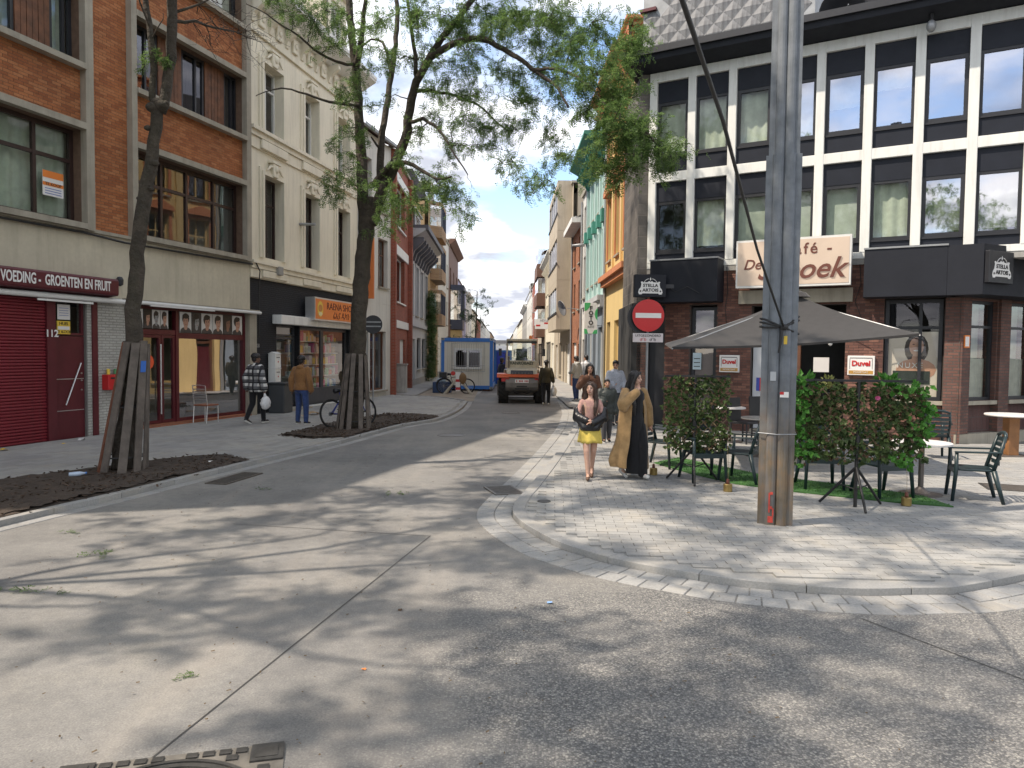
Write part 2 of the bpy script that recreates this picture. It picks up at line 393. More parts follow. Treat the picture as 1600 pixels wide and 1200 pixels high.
def paver_mat(name, base, sandc=(.42,.37,.29)):
    m, t, b = newmat(name)
    co = nd(t, 'ShaderNodeNewGeometry'); pos = co.outputs['Position']
    oi = nd(t, 'ShaderNodeObjectInfo')
    s = nd(t, 'ShaderNodeMath', operation='ADD'); lk(t, oi.outputs['Random'], s.inputs[0]); lk(t, co.outputs['Random Per Island'], s.inputs[1])
    fr = nd(t, 'ShaderNodeMath', operation='FRACT'); lk(t, s.outputs[0], fr.inputs[0])
    c = ramp(t, fr.outputs[0], [(0, tuple(x*.89 for x in base)), (.5, base), (1, tuple(min(1, x*1.07) for x in base))])
    c = mixc(t, .6, c, ramp(t, noise(t, pos, 60, 4), [(.3, (.7,.7,.7)), (.7, (1.15,1.15,1.15))]), 'MULTIPLY')
    c = mixc(t, .7, c, ramp(t, noise(t, pos, .7, 6), [(.3, (.72,.73,.75)), (.7, (1.1,1.09,1.05))]), 'MULTIPLY')
    c = mixc(t, ramp(t, noise(t, pos, 1.7, 7, .65), [(.5, (0,0,0)), (.78, (.55,.55,.55))]), c, sandc)
    lk(t, c, b.inputs['Base Color']); b.inputs['Roughness'].default_value = .82
    bump(t, b, noise(t, pos, 140, 3), .3, .003); MATS[name] = m; return m
M_road = concrete_mat('road_concrete', (.236,.231,.221), True)
M_asphalt = mat('asphalt', (.07,.07,.07), .9, .2, 1, bmp=.4)
M_pave = paver_mat('grey_pavers', (.315,.312,.303)); M_pave2 = paver_mat('pavement_slabs', (.36,.352,.332))
M_stone = paver_mat('kerb_stone_grey', (.315,.313,.306)); M_joint = mat('joint_sand', (.20,.18,.15), .95, .25, 8)
M_seal = mat('joint_sealant', (.05,.048,.045), .7, .2); M_iron = mat('cast_iron', (.075,.072,.068), .55, .35, 12, metal=.5, bmp=.3)
M_iron2 = mat('worn_iron', (.13,.115,.10), .5, .3, 12, metal=.5, bmp=.3)

g = MB().add([(-1500,-1500,-.06),(1500,-1500,-.06),(1500,2500,-.06),(-1500,2500,-.06)], [(0,1,2,3)]).build('ground', M_asphalt); tag(g, 'wide asphalt ground under the town', kind='structure')
rd = MB()
for j in range(40):
    y0 = -14 + j * 14; rd.add([(-12,y0,0),(12,y0,0),(12,y0+14,0),(-12,y0+14,0)], [(0,1,2,3)])
road = rd.build('road', M_road); tag(road, 'grey concrete street between the house rows', kind='structure')
# sealed joints between the concrete slabs
U1 = (G(672,838) - G(250,1175)).normalized(); N1 = Vector((-U1.y, U1.x, 0)); J0 = G(672,838)
def joint(a, b, wd=.009):
    a = Vector(a); b = Vector(b); d = (b-a).normalized(); n = Vector((-d.y, d.x, 0)) * wd/2
    MB().add([(p.x,p.y,.004) for p in (a-n, b-n, b+n, a+n)], [(0,1,2,3)]).build('expansion_joint', M_seal, road)
joint(J0 - U1*9, J0 + U1*.02); joint(J0, J0 + N1*2.3, .009); joint(J0 - U1*4.6, J0 - U1*4.6 + N1*3.2, .009)
joint(G(1346,967), G(1346,967) + Vector((.5,-1,0))*4, .01)
for k in range(1, 12): joint((-1.7 - .013*k*6 + .35, 10+k*6, 0), (1.6 - .013*k*6 - .35 if k > 2 else .3+.5*k, 10.2+k*6, 0), .012)

def catmull(P, step=.1):
    out = []
    for i in range(len(P)-1):
        p0 = P[max(i-1,0)]; p1 = P[i]; p2 = P[i+1]; p3 = P[min(i+2,len(P)-1)]
        n = max(2, int((p2-p1).length/step))
        for k in range(n):
            s = k/n
            out.append(.5*((2*p1)+(p2-p0)*s+(2*p0-5*p1+4*p2-p3)*s*s+(3*p1-p0-3*p2+p3)*s**3))
    out.append(P[-1]); return out
def resample(P, step):
    out = [P[0].copy()]; acc = 0
    for a, b in zip(P, P[1:]):
        L = (b-a).length
        while acc + L >= step:
            s = (step-acc)/L; a = a + (b-a)*s; out.append(a.copy()); L = (b-a).length; acc = 0
        acc += L
    return out
def offset(P, d):
    out = []
    for i in range(len(P)):
        t = (P[min(i+1,len(P)-1)] - P[max(i-1,0)]).normalized(); out.append(P[i] + Vector((-t.y, t.x, 0))*d)
    return out
def V2(p): return Vector((p.x, p.y, 0))
rpx = [(865,620),(876,640),(875,655),(865,674),(830,713),(785,757),(756,783),(742,804),(753,826),(802,860),(860,883),(940,906),(1105,937),(1240,953),(1380,962),(1490,960),(1600,953)]
rk = [Vector((RX(140)-1.7,140,0)), Vector((RX(60)-1.7,60,0)), Vector((1.75,42,0))] + [V2(G(*q)) for q in rpx] + [Vector((5.6,6.5,0)), Vector((7.6,8.2,0)), Vector((12,12.5,0))]
rcurve = resample(catmull(rk, .15), .1)          # road edge of the gutter, far to near (pavement on the left of travel)
lpx = [(0,831),(200,782),(406,729),(546,694),(640,668),(697,657),(731,639),(744,618),(754,610)]
lk_ = [Vector((-9.6,-10,0)), Vector((-7.4,0,0))] + [V2(G(*q)) for q in lpx] + [Vector((-1.75,60,0)), Vector((-2.8,140,0))]
lcurve = resample(catmull(lk_, .15), .1)         # near to far: pavement on the left too
def strip_stones(curve, o0, o1, L, z0, z1, name, m, parent, upto=None, gap=.008, jitter=.0, phase=0, tilt=None):
    n = int(L/.1); offs0 = offset(curve, o0); offs1 = offset(curve, o1); i = phase; k = 0
    while i + n < len(curve):
        j = i + n
        if not (upto and not upto(curve[i])):
            idx = list(range(i, j+1, max(1, n//4)));
            if idx[-1] != j: idx.append(j)
            dz = random.uniform(-jitter, jitter)
            a = [offs0[q] for q in idx]; b = [offs1[q] for q in idx]
            def shrink(ps):
                e = (ps[1]-ps[0]).normalized()*gap/2; e2 = (ps[-1]-ps[-2]).normalized()*gap/2
                return [ps[0]+e] + ps[1:-1] + [ps[-1]-e2]
            a = shrink(a); b = shrink(b)
            mb = MB(); mb.prism([(p.x,p.y) for p in a] + [(p.x,p.y) for p in reversed(b)], z0, z1+dz)
            mb.build(name, m, parent, bevel=.006)
        i = j; k += 1
# right pavement base
ri = offset(rcurve, .60)      # inner edge of the kerb
face_r = [Vector((12,16.2,0)), Vector((9.5,15.9,0)), Vector((3.5,19.4,0)), Vector((3.4,30,0)), Vector((RX(140)+.1,140,0))]
base_r = [Vector((p.x,p.y,0)) for p in offset(rcurve, .47)][::3]
def sheet(poly, z, name, m):
    bm = bmesh.new(); vs = [bm.verts.new((p[0],p[1],z)) for p in poly]; f = bm.faces.new(vs)
    if f.normal.z < 0: f.normal_flip()
    bm.normal_update(); bmesh.ops.triangulate(bm, faces=bm.faces[:])
    for f in bm.faces:
        if f.normal.z < 0: f.normal_flip()
    me = bpy.data.meshes.new(name); bm.to_mesh(me); bm.free(); me.materials.append(m)
    o = bpy.data.objects.new(name, me); COL.objects.link(o); return o
side_r = sheet([*base_r, *[Vector((12.5,16.2,0))], *face_r[1:]], .052, 'pavement', M_pave); tag(side_r, 'grey block pavement curving round the cafe corner', kind='structure')
near = lambda lim: (lambda p: p.y < lim)
strip_stones(rcurve, .02, .225, .3, -.05, .008, 'gutter_stone', M_stone, road, near(30), .012, .003)
strip_stones(rcurve, .235, .44, .3, -.05, .006, 'gutter_stone', M_stone, road, near(30), .012, .003, 1)
strip_stones(rcurve, .45, .60, 1.0, -.05, .064, 'kerb_stone', M_stone, side_r, near(45), .006, .001)
# left pavement
tip = [V2(G(731,636)), V2(G(722,630)), V2(G(700,624)), V2(G(672,621))]
lnear = [p for p in lcurve if p.y < 28.5]
li = offset(lnear, .30)
base_l = [*[p for p in li[::3]], Vector((-2.5,29.6,0)), Vector((-3.2,30.6,0)), Vector((-4.2,31.2,0)), Vector((-5.25,31.6,0)), Vector((-6.1,28.2,0)), Vector((-7.5,21.0,0)), Vector((-13,2,0)), Vector((-16,-8,0))]
side_l = sheet(base_l, .052, 'pavement', M_pave2); tag(side_l, 'pale paved footway along the shops with two tree beds', kind='structure')
strip_stones(lnear, .0, .17, .5, -.05, .007, 'gutter_stone', M_stone, road, lambda p: p.y > 4, .008, .002)
strip_stones(lnear, .18, .30, 1.0, -.05, .075, 'kerb_stone', M_stone, side_l, lambda p: p.y > 4, .006, .001)
far_l = [p for p in lcurve if 28.5 <= p.y < 120]
strip_stones(far_l, .0, .30, 1.0, -.05, .008, 'gutter_stone', M_stone, road, near(48), .008, .002)
# curled end of the kerb by the works
curl = catmull([li[-1] + Vector((-.06,0,0)), Vector((-2.35,29.45,0)), Vector((-3.0,30.4,0)), Vector((-4.0,31.0,0)), Vector((-5.0,31.4,0))], .1)
strip_stones(resample(curl, .1), -.06, .06, .6, -.02, .078, 'kerb_stone', M_stone, side_l, None, .006)
vg = sheet([Vector((-1.5,28.6,0)), Vector((-1.75,40,0)), Vector((-2.6,120,0)), Vector((-6.9,120,0)), Vector((-5.3,31,0)), Vector((-2.2,28.8,0))], .012, 'dirt_verge', mat('dirt_sand', (.30,.25,.19), .95, .3, 1.5, bmp=.5, bscale=25)); tag(vg, 'sandy unfinished verge around the site cabin', kind='structure')
fw = sheet([Vector((-4.1,31.8,0)), Vector((-4.9,120,0)), Vector((-6.5,120,0)), Vector((LX(32)+.02,32,0))], .05, 'footpath', M_pave2); tag(fw, 'narrow footpath along the left house fronts', kind='structure')

def pip(x, y, poly):
    c = False; n = len(poly); j = n-1
    for i in range(n):
        a = poly[i]; b = poly[j]
        if (a.y > y) != (b.y > y) and x < (b.x-a.x)*(y-a.y)/(b.y-a.y)+a.x: c = not c
        j = i
    return c
bed1 = [V2(G(*q)) for q in ((-260,800),(0,757),(150,737),(300,718),(345,716),(398,727))]
kk = [p for p in offset(lcurve, .33) if 5.5 < p.y < G(398,727).y - .15]
bed1 = bed1[1:] + [p for p in reversed(kk[::4])] + [Vector((-8.2,6.2,0))]
b2a = [V2(G(*q)) for q in ((437,684),(520,664),(600,650),(640,650),(668,652))]
kk2 = [p for p in offset(lcurve, .33) if G(540,688).y < p.y < G(668,652).y - .3]
bed2 = b2a + [p for p in reversed(kk2[::4])] + [V2(G(482,690))]
def pave(poly, holes, ang, bw, bh, z0, z1, m, parent, bbox, ymax, gap=.006):
    ca, sa = math.cos(ang), math.sin(ang); items = []
    mesh0 = MB().box(-(bw-gap)/2, (bw-gap)/2, -(bh-gap)/2, (bh-gap)/2, z0-z1, 0).mesh('paver', m)
    cx = (bbox[0]+bbox[1])/2; cy = (bbox[2]+bbox[3])/2; rad = max(bbox[1]-bbox[0], bbox[3]-bbox[2])*.75
    nr = int(rad/bh); nc = int(rad/bw)
    cs = [(-bw/2,-bh/2),(bw/2,-bh/2),(bw/2,bh/2),(-bw/2,bh/2)]
    for j in range(-nr, nr):
        for i in range(-nc, nc):
            u = (i + .5*(j % 2))*bw; v = j*bh; x = cx+u*ca-v*sa; y = cy+u*sa+v*ca
            if not (bbox[0] < x < bbox[1] and bbox[2] < y < bbox[3]) or y > ymax: continue
            if abs(x) > .75*y + .6: continue
            if not all(pip(x+a*ca-b*sa, y+a*sa+b*ca, poly) for a, b in cs): continue
            if any(pip(x, y, h) for h in holes): continue
            items.append((math.hypot(x, y), x, y))
    items.sort()
    stuff = MB()
    for k, (d, x, y) in enumerate(items):
        dz = random.uniform(-.0018, .0018)
        if k < 300 and abs(x) < .70*y:
            share('paver', mesh0, parent, (x, y, z1+dz), (random.uniform(-.004,.004), random.uniform(-.004,.004), ang))
        else:
            b = [( x+a*(1-gap/bw)*ca-b_*(1-gap/bh)*sa, y+a*(1-gap/bw)*sa+b_*(1-gap/bh)*ca) for a, b_ in cs]
            stuff.add([(p[0],p[1],z1+dz) for p in b] + [(p[0],p[1],z0) for p in b], [(0,1,2,3),(4,5,1,0),(5,6,2,1),(6,7,3,2),(7,4,0,3)])
    o = stuff.build('paver_field', m, parent); o['kind'] = 'stuff'
polyr = [p for p in offset(rcurve, .61)[::2]] + [Vector((12.5,16.2,0))] + face_r[1:]
polyl = [*[p for p in offset(lnear, .31)[::3]], *base_l[len(li[::3]):]]
pave(polyr, [], R(-3), .22, .11, .04, .066, M_pave, side_r, (-.6,11,5.8,26), 26)
pave(polyl, [bed1, bed2], R(90-15), .30, .15, .04, .066, M_pave2, side_l, (-12,-1,7,31.5), 31.5)
fr = MB().add([(2.0,25.5,.058),(3.7,25.5,.058),(RX(140)+.1,140,.058),(RX(140)-1.1,140,.058)], [(0,1,2,3)]).build('footpath', M_pave); tag(fr, 'sunlit footpath along the right house fronts', kind='structure')
# soil beds
M_soil = mat('dark_soil', (.060,.043,.031), .95, .4, 7, bmp=.9, bscale=28, dist=.03); M_chip = mat('bark_chips', (.085,.055,.036), .9, .5, 20)
def soil(poly, name, label):
    x0 = min(p.x for p in poly); x1 = max(p.x for p in poly); y0 = min(p.y for p in poly); y1 = max(p.y for p in poly); st = .085
    mb = MB(); nx = int((x1-x0)/st)+2; ny = int((y1-y0)/st)+2; idx = {}
    for i in range(nx):
        for j in range(ny):
            x = x0+i*st; y = y0+j*st
            if pip(x, y, poly):
                # nearer the rim the soil lies lower
                e = min(((p - Vector((x,y,0))).length for p in poly[::1]), default=1)
                idx[i,j] = len(mb.v); mb.v.append((x+random.uniform(-.03,.03), y+random.uniform(-.03,.03),   .066+random.uniform(0,.026)+.03*math.sin(x*3.1)*math.sin(y*2.3)*.6+.01))
    for (i,j) in list(idx):
        if (i+1,j) in idx and (i,j+1) in idx and (i+1,j+1) in idx: mb.f.append((idx[i,j],idx[i+1,j],idx[i+1,j+1],idx[i,j+1])); mb.mi.append(0)
    o = mb.build(name, M_soil, None, True); tag(o, label, kind='structure')
    fl = sheet(poly, .073, 'soil_layer', M_soil); fl.parent = o
    ch = MB()
    for _ in range(2600):
        x = random.uniform(x0,x1); y = random.uniform(y0,y1)
        q_ = pip(x+random.gauss(0,.10),y+random.gauss(0,.10),poly)
        if not q_: continue
        a = random.uniform(0,6.28); L = random.uniform(.012,.04); W = random.uniform(.005,.014); z = .082+random.uniform(0,.03); t = random.uniform(-.4,.4)
        d = Vector((math.cos(a)*L, math.sin(a)*L, t*L)); n = Vector((-math.sin(a)*W, math.cos(a)*W, random.uniform(-.3,.3)*W)); c = Vector((x,y,z if pip(x,y,poly) else .078))
        ch.add([c-d-n, c+d-n, c+d+n, c-d+n, c+Vector((0,0,-.02))], [(0,1,2,3),(0,3,4),(1,0,4),(2,1,4),(3,2,4)])
    c = ch.build('bark_chips', M_chip, o); c['kind'] = 'stuff'
soil(bed1, 'soil_bed', 'dark soil tree bed at the kerb before the red shutter')
soil(bed2, 'soil_bed', 'dark soil tree bed under the tall forked tree')

# covers and grates
def grate(c, u, L, W, nb, label, z=.010):
    c = Vector((c.x,c.y,0)); rz = math.atan2(u.y,u.x)
    t = thing('drain_grate', label, 'drain', (c.x,c.y,z), rz, 'street drain grates')
    MB().box(-L/2,L/2,-W/2,-W/2+.03,-.03,.006).box(-L/2,L/2,W/2-.03,W/2,-.03,.006).box(-L/2,-L/2+.03,-W/2+.03,W/2-.03,-.03,.006).box(L/2-.03,L/2,-W/2+.03,W/2-.03,-.03,.006).build('frame', M_iron2, t)
    MB().box(-L/2+.03,L/2-.03,-W/2+.03,W/2-.03,-.004,-.001).build('pit', MATS['dark_interior'], t)
    for k in range(nb):
        x = -L/2+.03+(k+.5)*(L-.06)/nb; MB().box(x-.012,x+.012,-W/2+.031,W/2-.031,-.0005,.005).build('bar', M_iron2, t)
grate(G(787,767), Vector((.32,-1,0)), .62, .42, 9, 'square iron drain grate in the gutter at the pavement corner', .012)
grate(G(367,748), U1, 1.0, .34, 12, 'long iron drain grate beside the left kerb', .012)
def manhole(c, r, label, z, m=M_iron, name='manhole_cover'):
    t = thing(name, label, 'manhole cover', (c.x,c.y,z))
    MB().lathe([(r,-.02),(r,.004),(r*.93,.006),(r*.93,.002)], n=32).build('rim', m, t)
    MB().lathe([(r*.91,-.02),(r*.91,.003),(0.001,.004)], n=32).build('lid', m, t)
    return t
c0 = G(238,1282); rz0 = R(14)
mh = thing('manhole_cover', 'large cast iron manhole cover in a square frame at the lower left', 'manhole cover', (c0.x,c0.y,.004), rz0)
r_ = .40; sq = .50
MB().box(-sq,sq,-sq,sq,-.03,.002).build('frame', mat('manhole_mortar', (.15,.138,.12), .9, .3, 9), mh)
MB().lathe([(r_+.035,.0),(r_+.035,.012),(r_+.012,.014),(r_+.012,.006),(r_-.0,.006),(r_-.0,.013),(r_-.03,.013),(r_-.03,.004)], n=56).build('ring', M_iron, mh)
MB().lathe([(r_-.03,.0),(r_-.03,.005),(.001,.005)], n=40).build('lid', M_iron2, mh)
sm = MB().box(-.026,.026,-.021,.021,0,.008).mesh('tread_block', M_iron)
for i in range(-7,8):
    for j in range(-8,9):
        x = i*.075+.036*(j%2); y = j*.058; d = math.hypot(x,y)
        if d < r_-.06: share('tread_block', sm, mh, (x,y,.005))
        elif d > r_+.07 and abs(x) < sq-.035 and abs(y) < sq-.03 and not (abs(x) > sq-.19 and abs(y) > sq-.18): share('tread_block', sm, mh, (x,y,.002))
for sx in (-1,1):
    for sy in (-1,1): MB().box(-.075,.075,-.075,.075,0,.010).box(-.05,.05,-.05,.05,.010,.013).build('corner_plate', M_iron, mh, loc=(sx*(sq-.08),sy*(sq-.08),.002))
manhole(G(850,783,.07), .085, 'small round dark cap set into the pavement blocks', .069, M_iron)
manhole(G(930,634,.06), .2, 'round cover in the far right footpath behind the girl', .070, M_iron2)
c1 = G(1578,762,.07); t = thing('service_cover', 'square rusty service cover in the pavement beside the plastic chair', 'service cover', (c1.x,c1.y,.07), R(-20))
MB().box(-.3,.3,-.25,.25,-.02,.003).build('plate', M_iron2, t); MB().box(-.34,.34,-.29,-.255,-.02,.004).box(-.34,.34,.255,.29,-.02,.004).box(-.34,-.305,-.254,.254,-.02,.004).box(.305,.34,-.254,.254,-.02,.004).build('frame', M_iron, t)
manhole(G(705,680), .33, 'round manhole cover in the shaded road before the loader', .003, M_iron2)
manhole(G(798,645), .30, 'round manhole cover in the road just behind the loader', .003, M_iron2)
# ------------------------------------------------------------------ buildings: shared builders
def facade(name, label, P0, P1, cat='building', group=None):
    P0 = Vector((P0[0],P0[1],0)); P1 = Vector((P1[0],P1[1],0)); d = P1-P0
    t = thing(name, label, cat, P0, math.atan2(d.y,d.x), group); return t, d.length
def window(par, a, b, c, d, y=.14, fm=None, fw=.06, mull=(), trans=(), glass=None, curtain=None, sill=None, name='window', cover=1.0, depth=.07, drape=True):
    fm = fm or M_offwhite; glass = glass or M_glass
    mb = MB(); y1 = y+depth
    mb.box(a,b,y,y1,c,c+fw).box(a,b,y,y1,d-fw,d).box(a,a+fw,y,y1,c+fw,d-fw).box(b-fw,b,y,y1,c+fw,d-fw)
    xs = [a+fw] + [a+(b-a)*m for m in mull] + [b-fw]; zs = [c+fw] + [c+(d-c)*m for m in trans] + [d-fw]
    h = fw*.42
    for m in mull: x = a+(b-a)*m; mb.box(x-h,x+h,y-.004,y1,c+fw,d-fw)
    for m in trans: z = c+(d-c)*m; mb.box(a+fw,b-fw,y+.003,y1-.003,z-h,z+h)
    w = mb.build(name, fm, par)
    for i in range(len(xs)-1):
        for j in range(len(zs)-1):
            MB().add([(xs[i],y+depth*.5,zs[j]),(xs[i+1],y+depth*.5,zs[j]),(xs[i+1],y+depth*.5,zs[j+1]),(xs[i],y+depth*.5,zs[j+1])], [(0,1,2,3)]).build('pane', glass, w)
    if curtain:
        n = max(10, int((b-a)/.05)) if drape else 1; cm = MB(); yy = y1+.10; lo = d-(d-c)*cover
        vs = []; 
        for k in range(n+1):
            x = a+(b-a)*k/n; o = (.025*math.sin(k*1.3)+.012*math.sin(k*.57+a*7)) if drape else 0
            vs += [(x,yy+o,lo),(x,yy+o*.6,d)]
        cm.add(vs, [(2*k,2*k+2,2*k+3,2*k+1) for k in range(n)]); cm.build('curtain', curtain, w, True)
    if sill: MB().box(a-.05,b+.05,-.09,y,c-.07,c-.004).build('sill', sill, w)
    return w
def shell(par, W, H, D, m, roof=None, y=.25, floors=(), z0=0.0):
    MB().box(0.003,.15,y,D,z0,H-.004).build('side_wall', m, par); MB().box(W-.15,W-.003,y,D,z0,H-.004).build('side_wall', m, par)
    MB().box(.15,W-.15,D-.15,D,z0,H-.004).build('back_wall', m, par)
    MB().box(.15,W-.15,y,D-.15,H-.2,H-.01).build('flat_roof', roof or M_lead, par)
    for z in floors: MB().box(.15,W-.15,y+.25,D-.15,z-.12,z+.1).build('floor_slab', M_dark, par)
    MB().box(.15,W-.15,3.2,3.3,z0,H-.25).build('partition', M_dark, par)
def pitched(par, W, H, D, rise, m, over=.25):
    mb = MB(); mb.add([(0,-over,H),(W,-over,H),(W,D/2,H+rise),(0,D/2,H+rise),(W,D,H),(0,D,H)], [(0,1,2,3),(3,2,4,5)])
    mb.add([(0,-over,H-.08),(W,-over,H-.08),(W,D/2,H+rise-.08),(0,D/2,H+rise-.08),(W,D,H-.08),(0,D,H-.08)], [(3,2,1,0),(5,4,2,3)])
    mb.add([(0,-over,H),(W,-over,H),(W,-over,H-.08),(0,-over,H-.08)], [(3,2,1,0)])
    r = mb.build('roof', m, par)
    MB().add([(.02,0,H-.1),(.02,D/2,H+rise-.1),(.02,D,H-.1)], [(0,1,2)]).add([(W-.02,0,H-.1),(W-.02,D,H-.1),(W-.02,D/2,H+rise-.1)], [(0,1,2)]).build('gable', M_conc2, par)
    return r
def chimney(par, x, y, z, h, m, pots=3):
    c = MB().box(x-.45,x+.45,y-.25,y+.25,z,z+h).box(x-.5,x+.5,y-.3,y+.3,z+h,z+h+.1).build('chimney', m, par)
    for k in range(pots): MB().lathe([(.09,0),(.08,.35),(.09,.35),(.06,.36)], (x-.3+.3*k,y,z+h+.1), 10).build('chimney_pot', MATS['roof_tiles'], c)
def gutter(par, W, z, m=None, y=-.28):
    MB().prismx([(y-.07,z+.06),(y-.06,z-.05),(y+.06,z-.05),(y+.07,z+.06),(y+.06,z+.06),(y+.045,z-.035),(y-.045,z-.035),(y-.06,z+.06)],0,W).build('gutter', m or M_zinc, par)
def downpipe(par, x, z0, z1, m=None, y=-.07): MB().tube([(x,y,z0),(x,y,z1)], .05, 8).build('downpipe', m or M_zinc, par)
def cornice(par, W, z, h, dep, m, steps=3):
    mb = MB(); pr = [(0.02,z)]
    for k in range(steps): d = -dep*(k+1)/steps; pr += [(d+dep*.12,z+h*k/steps),(d,z+h*(k+.35)/steps)]
    pr += [(-dep,z+h),(0.02,z+h)]; mb.prismx(pr,0.004,W-.004); return mb.build('cornice', m, par)
def brackets(par, xs, z, h, dep, wd, m, name='bracket'):
    me = MB().prismx([(0.01,0),(0.01,h),(-dep,h),(-dep,h*.8),(-dep*.75,h*.62),(-dep*.35,h*.35),(-dep*.2,0)], -wd/2, wd/2).mesh(name, m)
    for x in xs: share(name, me, par, (x,0,z))
M_conc2 = mat('grey_render', (.33,.32,.30), .85, .15, 1.2, streak=.4, bmp=.15)
M_cream = mat('cream_stucco', (.74,.69,.56), .75, .08, .8, streak=.28, dirt=(.26,.23,.17), bmp=.08)
M_stucco = mat('weathered_stucco', (.52,.475,.37), .85, .16, .7, streak=.28, dirt=(.22,.19,.14), bmp=.15)
M_orbrick = brickmat('orange_brick', (.44,.19,.07), (.36,.14,.05), (.13,.075,.05), .21, .062, .009, blotch=.3)
M_redbrick = brickmat('red_brick', (.36,.085,.045), (.28,.065,.035), (.30,.20,.16), .21, .065, .007)
M_dkbrick = brickmat('dark_brown_brick', (.20,.095,.072), (.125,.065,.055), (.10,.08,.07), .21, .066, .010, blotch=.35)
M_blkbrick = brickmat('black_painted_brick', (.017,.018,.024), (.014,.015,.019), (.008,.008,.010), .2, .06, .012)
M_whbrick = brickmat('white_painted_brick', (.52,.51,.47), (.46,.45,.41), (.33,.32,.29), .2, .06, .012)
M_maroon = mat('maroon_paint', (.095,.012,.018), .45, .15, 3, streak=.2); M_maroon_sh = mat('maroon_shutter', (.20,.016,.026), .5, .2, 1.3, streak=.5, dirt=(.07,.02,.02))
M_print = mat('white_print', (.75,.74,.72), .5, .05); M_ink = mat('black_ink', (.02,.02,.02), .6, .1)
M_orange = mat('orange_print', (.75,.22,.04), .5, .08); M_yellow = mat('yellow_print', (.75,.52,.06), .5, .08); M_red = mat('red_print', (.5,.02,.02), .45, .06)
M_timber = mat('stained_boards', (.16,.065,.03), .65, .45, 5, streak=.5, dirt=(.05,.03,.02))
M_alu = mat('aluminium', (.6,.6,.6), .35, .08, 5, metal=.8)

def brickpiece(name, c1, c2, c3):
    m, t, b = newmat(name); ge = nd(t, 'ShaderNodeNewGeometry'); pos = ge.outputs['Position']; oi = nd(t, 'ShaderNodeObjectInfo')
    s = nd(t, 'ShaderNodeMath', operation='ADD'); lk(t, oi.outputs['Random'], s.inputs[0]); lk(t, ge.outputs['Random Per Island'], s.inputs[1])
    fr = nd(t, 'ShaderNodeMath', operation='FRACT'); lk(t, s.outputs[0], fr.inputs[0])
    c = ramp(t, fr.outputs[0], [(0, c1), (.55, c2), (1, c3)])
    c = mixc(t, .8, c, ramp(t, noise(t, pos, 1.1, 6), [(.3, (.72,.72,.74)), (.7, (1.1,1.08,1.05))]), 'MULTIPLY')
    c = mixc(t, .7, c, ramp(t, noise(t, pos, 40, 4), [(.3, (.7,.7,.7)), (.7, (1.1,1.1,1.1))]), 'MULTIPLY')
    lk(t, c, b.inputs['Base Color']); b.inputs['Roughness'].default_value = .85; bump(t, b, noise(t, pos, 90, 4), .4, .004); MATS[name] = m; return m
def brick_face(par, x0, x1, z0, z1, ops, y, m, bw=.21, bh=.064, j=.010, proud=.006, keep=300):
    std = MB().box(-(bw-j)/2,(bw-j)/2,-proud,.004,-(bh-j)/2,(bh-j)/2).mesh('brick', m); full = []; part = MB(); MW = par.matrix_basis
    def put(a, b, zc):
        h = (bh-j)/2; part.add([(a,y-proud,zc-h),(b,y-proud,zc-h),(b,y-proud,zc+h),(a,y-proud,zc+h),(a,y+.004,zc-h),(b,y+.004,zc-h),(b,y+.004,zc+h),(a,y+.004,zc+h)],[(0,1,2,3),(4,5,1,0),(5,6,2,1),(6,7,3,2),(7,4,0,3)])
    r = 0; z = z0+bh/2
    while z+bh/2 <= z1:
        spans = [(x0,x1)]
        for a, b, c, d in ops:
            if c-bh*.3 < z < d+bh*.3:
                ns = []
                for p, q in spans:
                    if b <= p or a >= q: ns.append((p,q)); continue
                    if a > p: ns.append((p,a))
                    if b < q: ns.append((b,q))
                spans = ns
        for p, q in spans:
            k = math.floor((p-x0)/bw)-1
            while True:
                a = x0+(k+.5*(r%2))*bw; k += 1
                if a >= q: break
                lo = max(a,p); hi = min(a+bw,q)
                if hi-lo < .03: continue
                if hi-lo > bw-.002:
                    w_ = MW @ Vector((lo+bw/2,y,z)); full.append((w_.length if abs(w_.x) < .7*w_.y and w_.z < 1.95+.46*w_.y else 1e6, lo, z))
                else: put(lo+j/2, hi-j/2, z)
        z += bh; r += 1
    full.sort()
    for k, (d, lo, zc) in enumerate(full):
        if k < keep: share('brick', std, par, (lo+bw/2,y+random.uniform(-.0015,.0015),zc), (0,random.uniform(-.006,.006),0))
        else: put(lo+j/2, lo+bw-j/2, zc)
    o = part.build('brickwork', m, par); o['kind'] = 'stuff'
M_brickA = brickpiece('orange_brick_piece', (.30,.10,.036), (.41,.15,.055), (.47,.195,.08)); M_mortA = mat('dark_mortar', (.15,.095,.065), .9, .2, 8)
M_brickE = brickpiece('brown_brick_piece', (.115,.055,.046), (.18,.085,.065), (.26,.13,.095)); M_mortE = mat('grey_mortar', (.085,.068,.060), .9, .2, 8)
# ------------------------------------------------------------------ brick apartment block on the left
bA, W = facade('apartment_building', 'orange brick apartment block with red shutter and barber shop below', (-11.77,6.65), (-7.51,21.03))
HB = 13.2
ops_up = []
bays = [(-.2+.3, 4.4), (5.4, 9.38), (10.78, 14.72)]
for a, b in bays:
    for zc, zd in ((4.55,6.5),(7.85,9.45),(10.85,12.4)): ops_up.append((a,b,zc,zd))
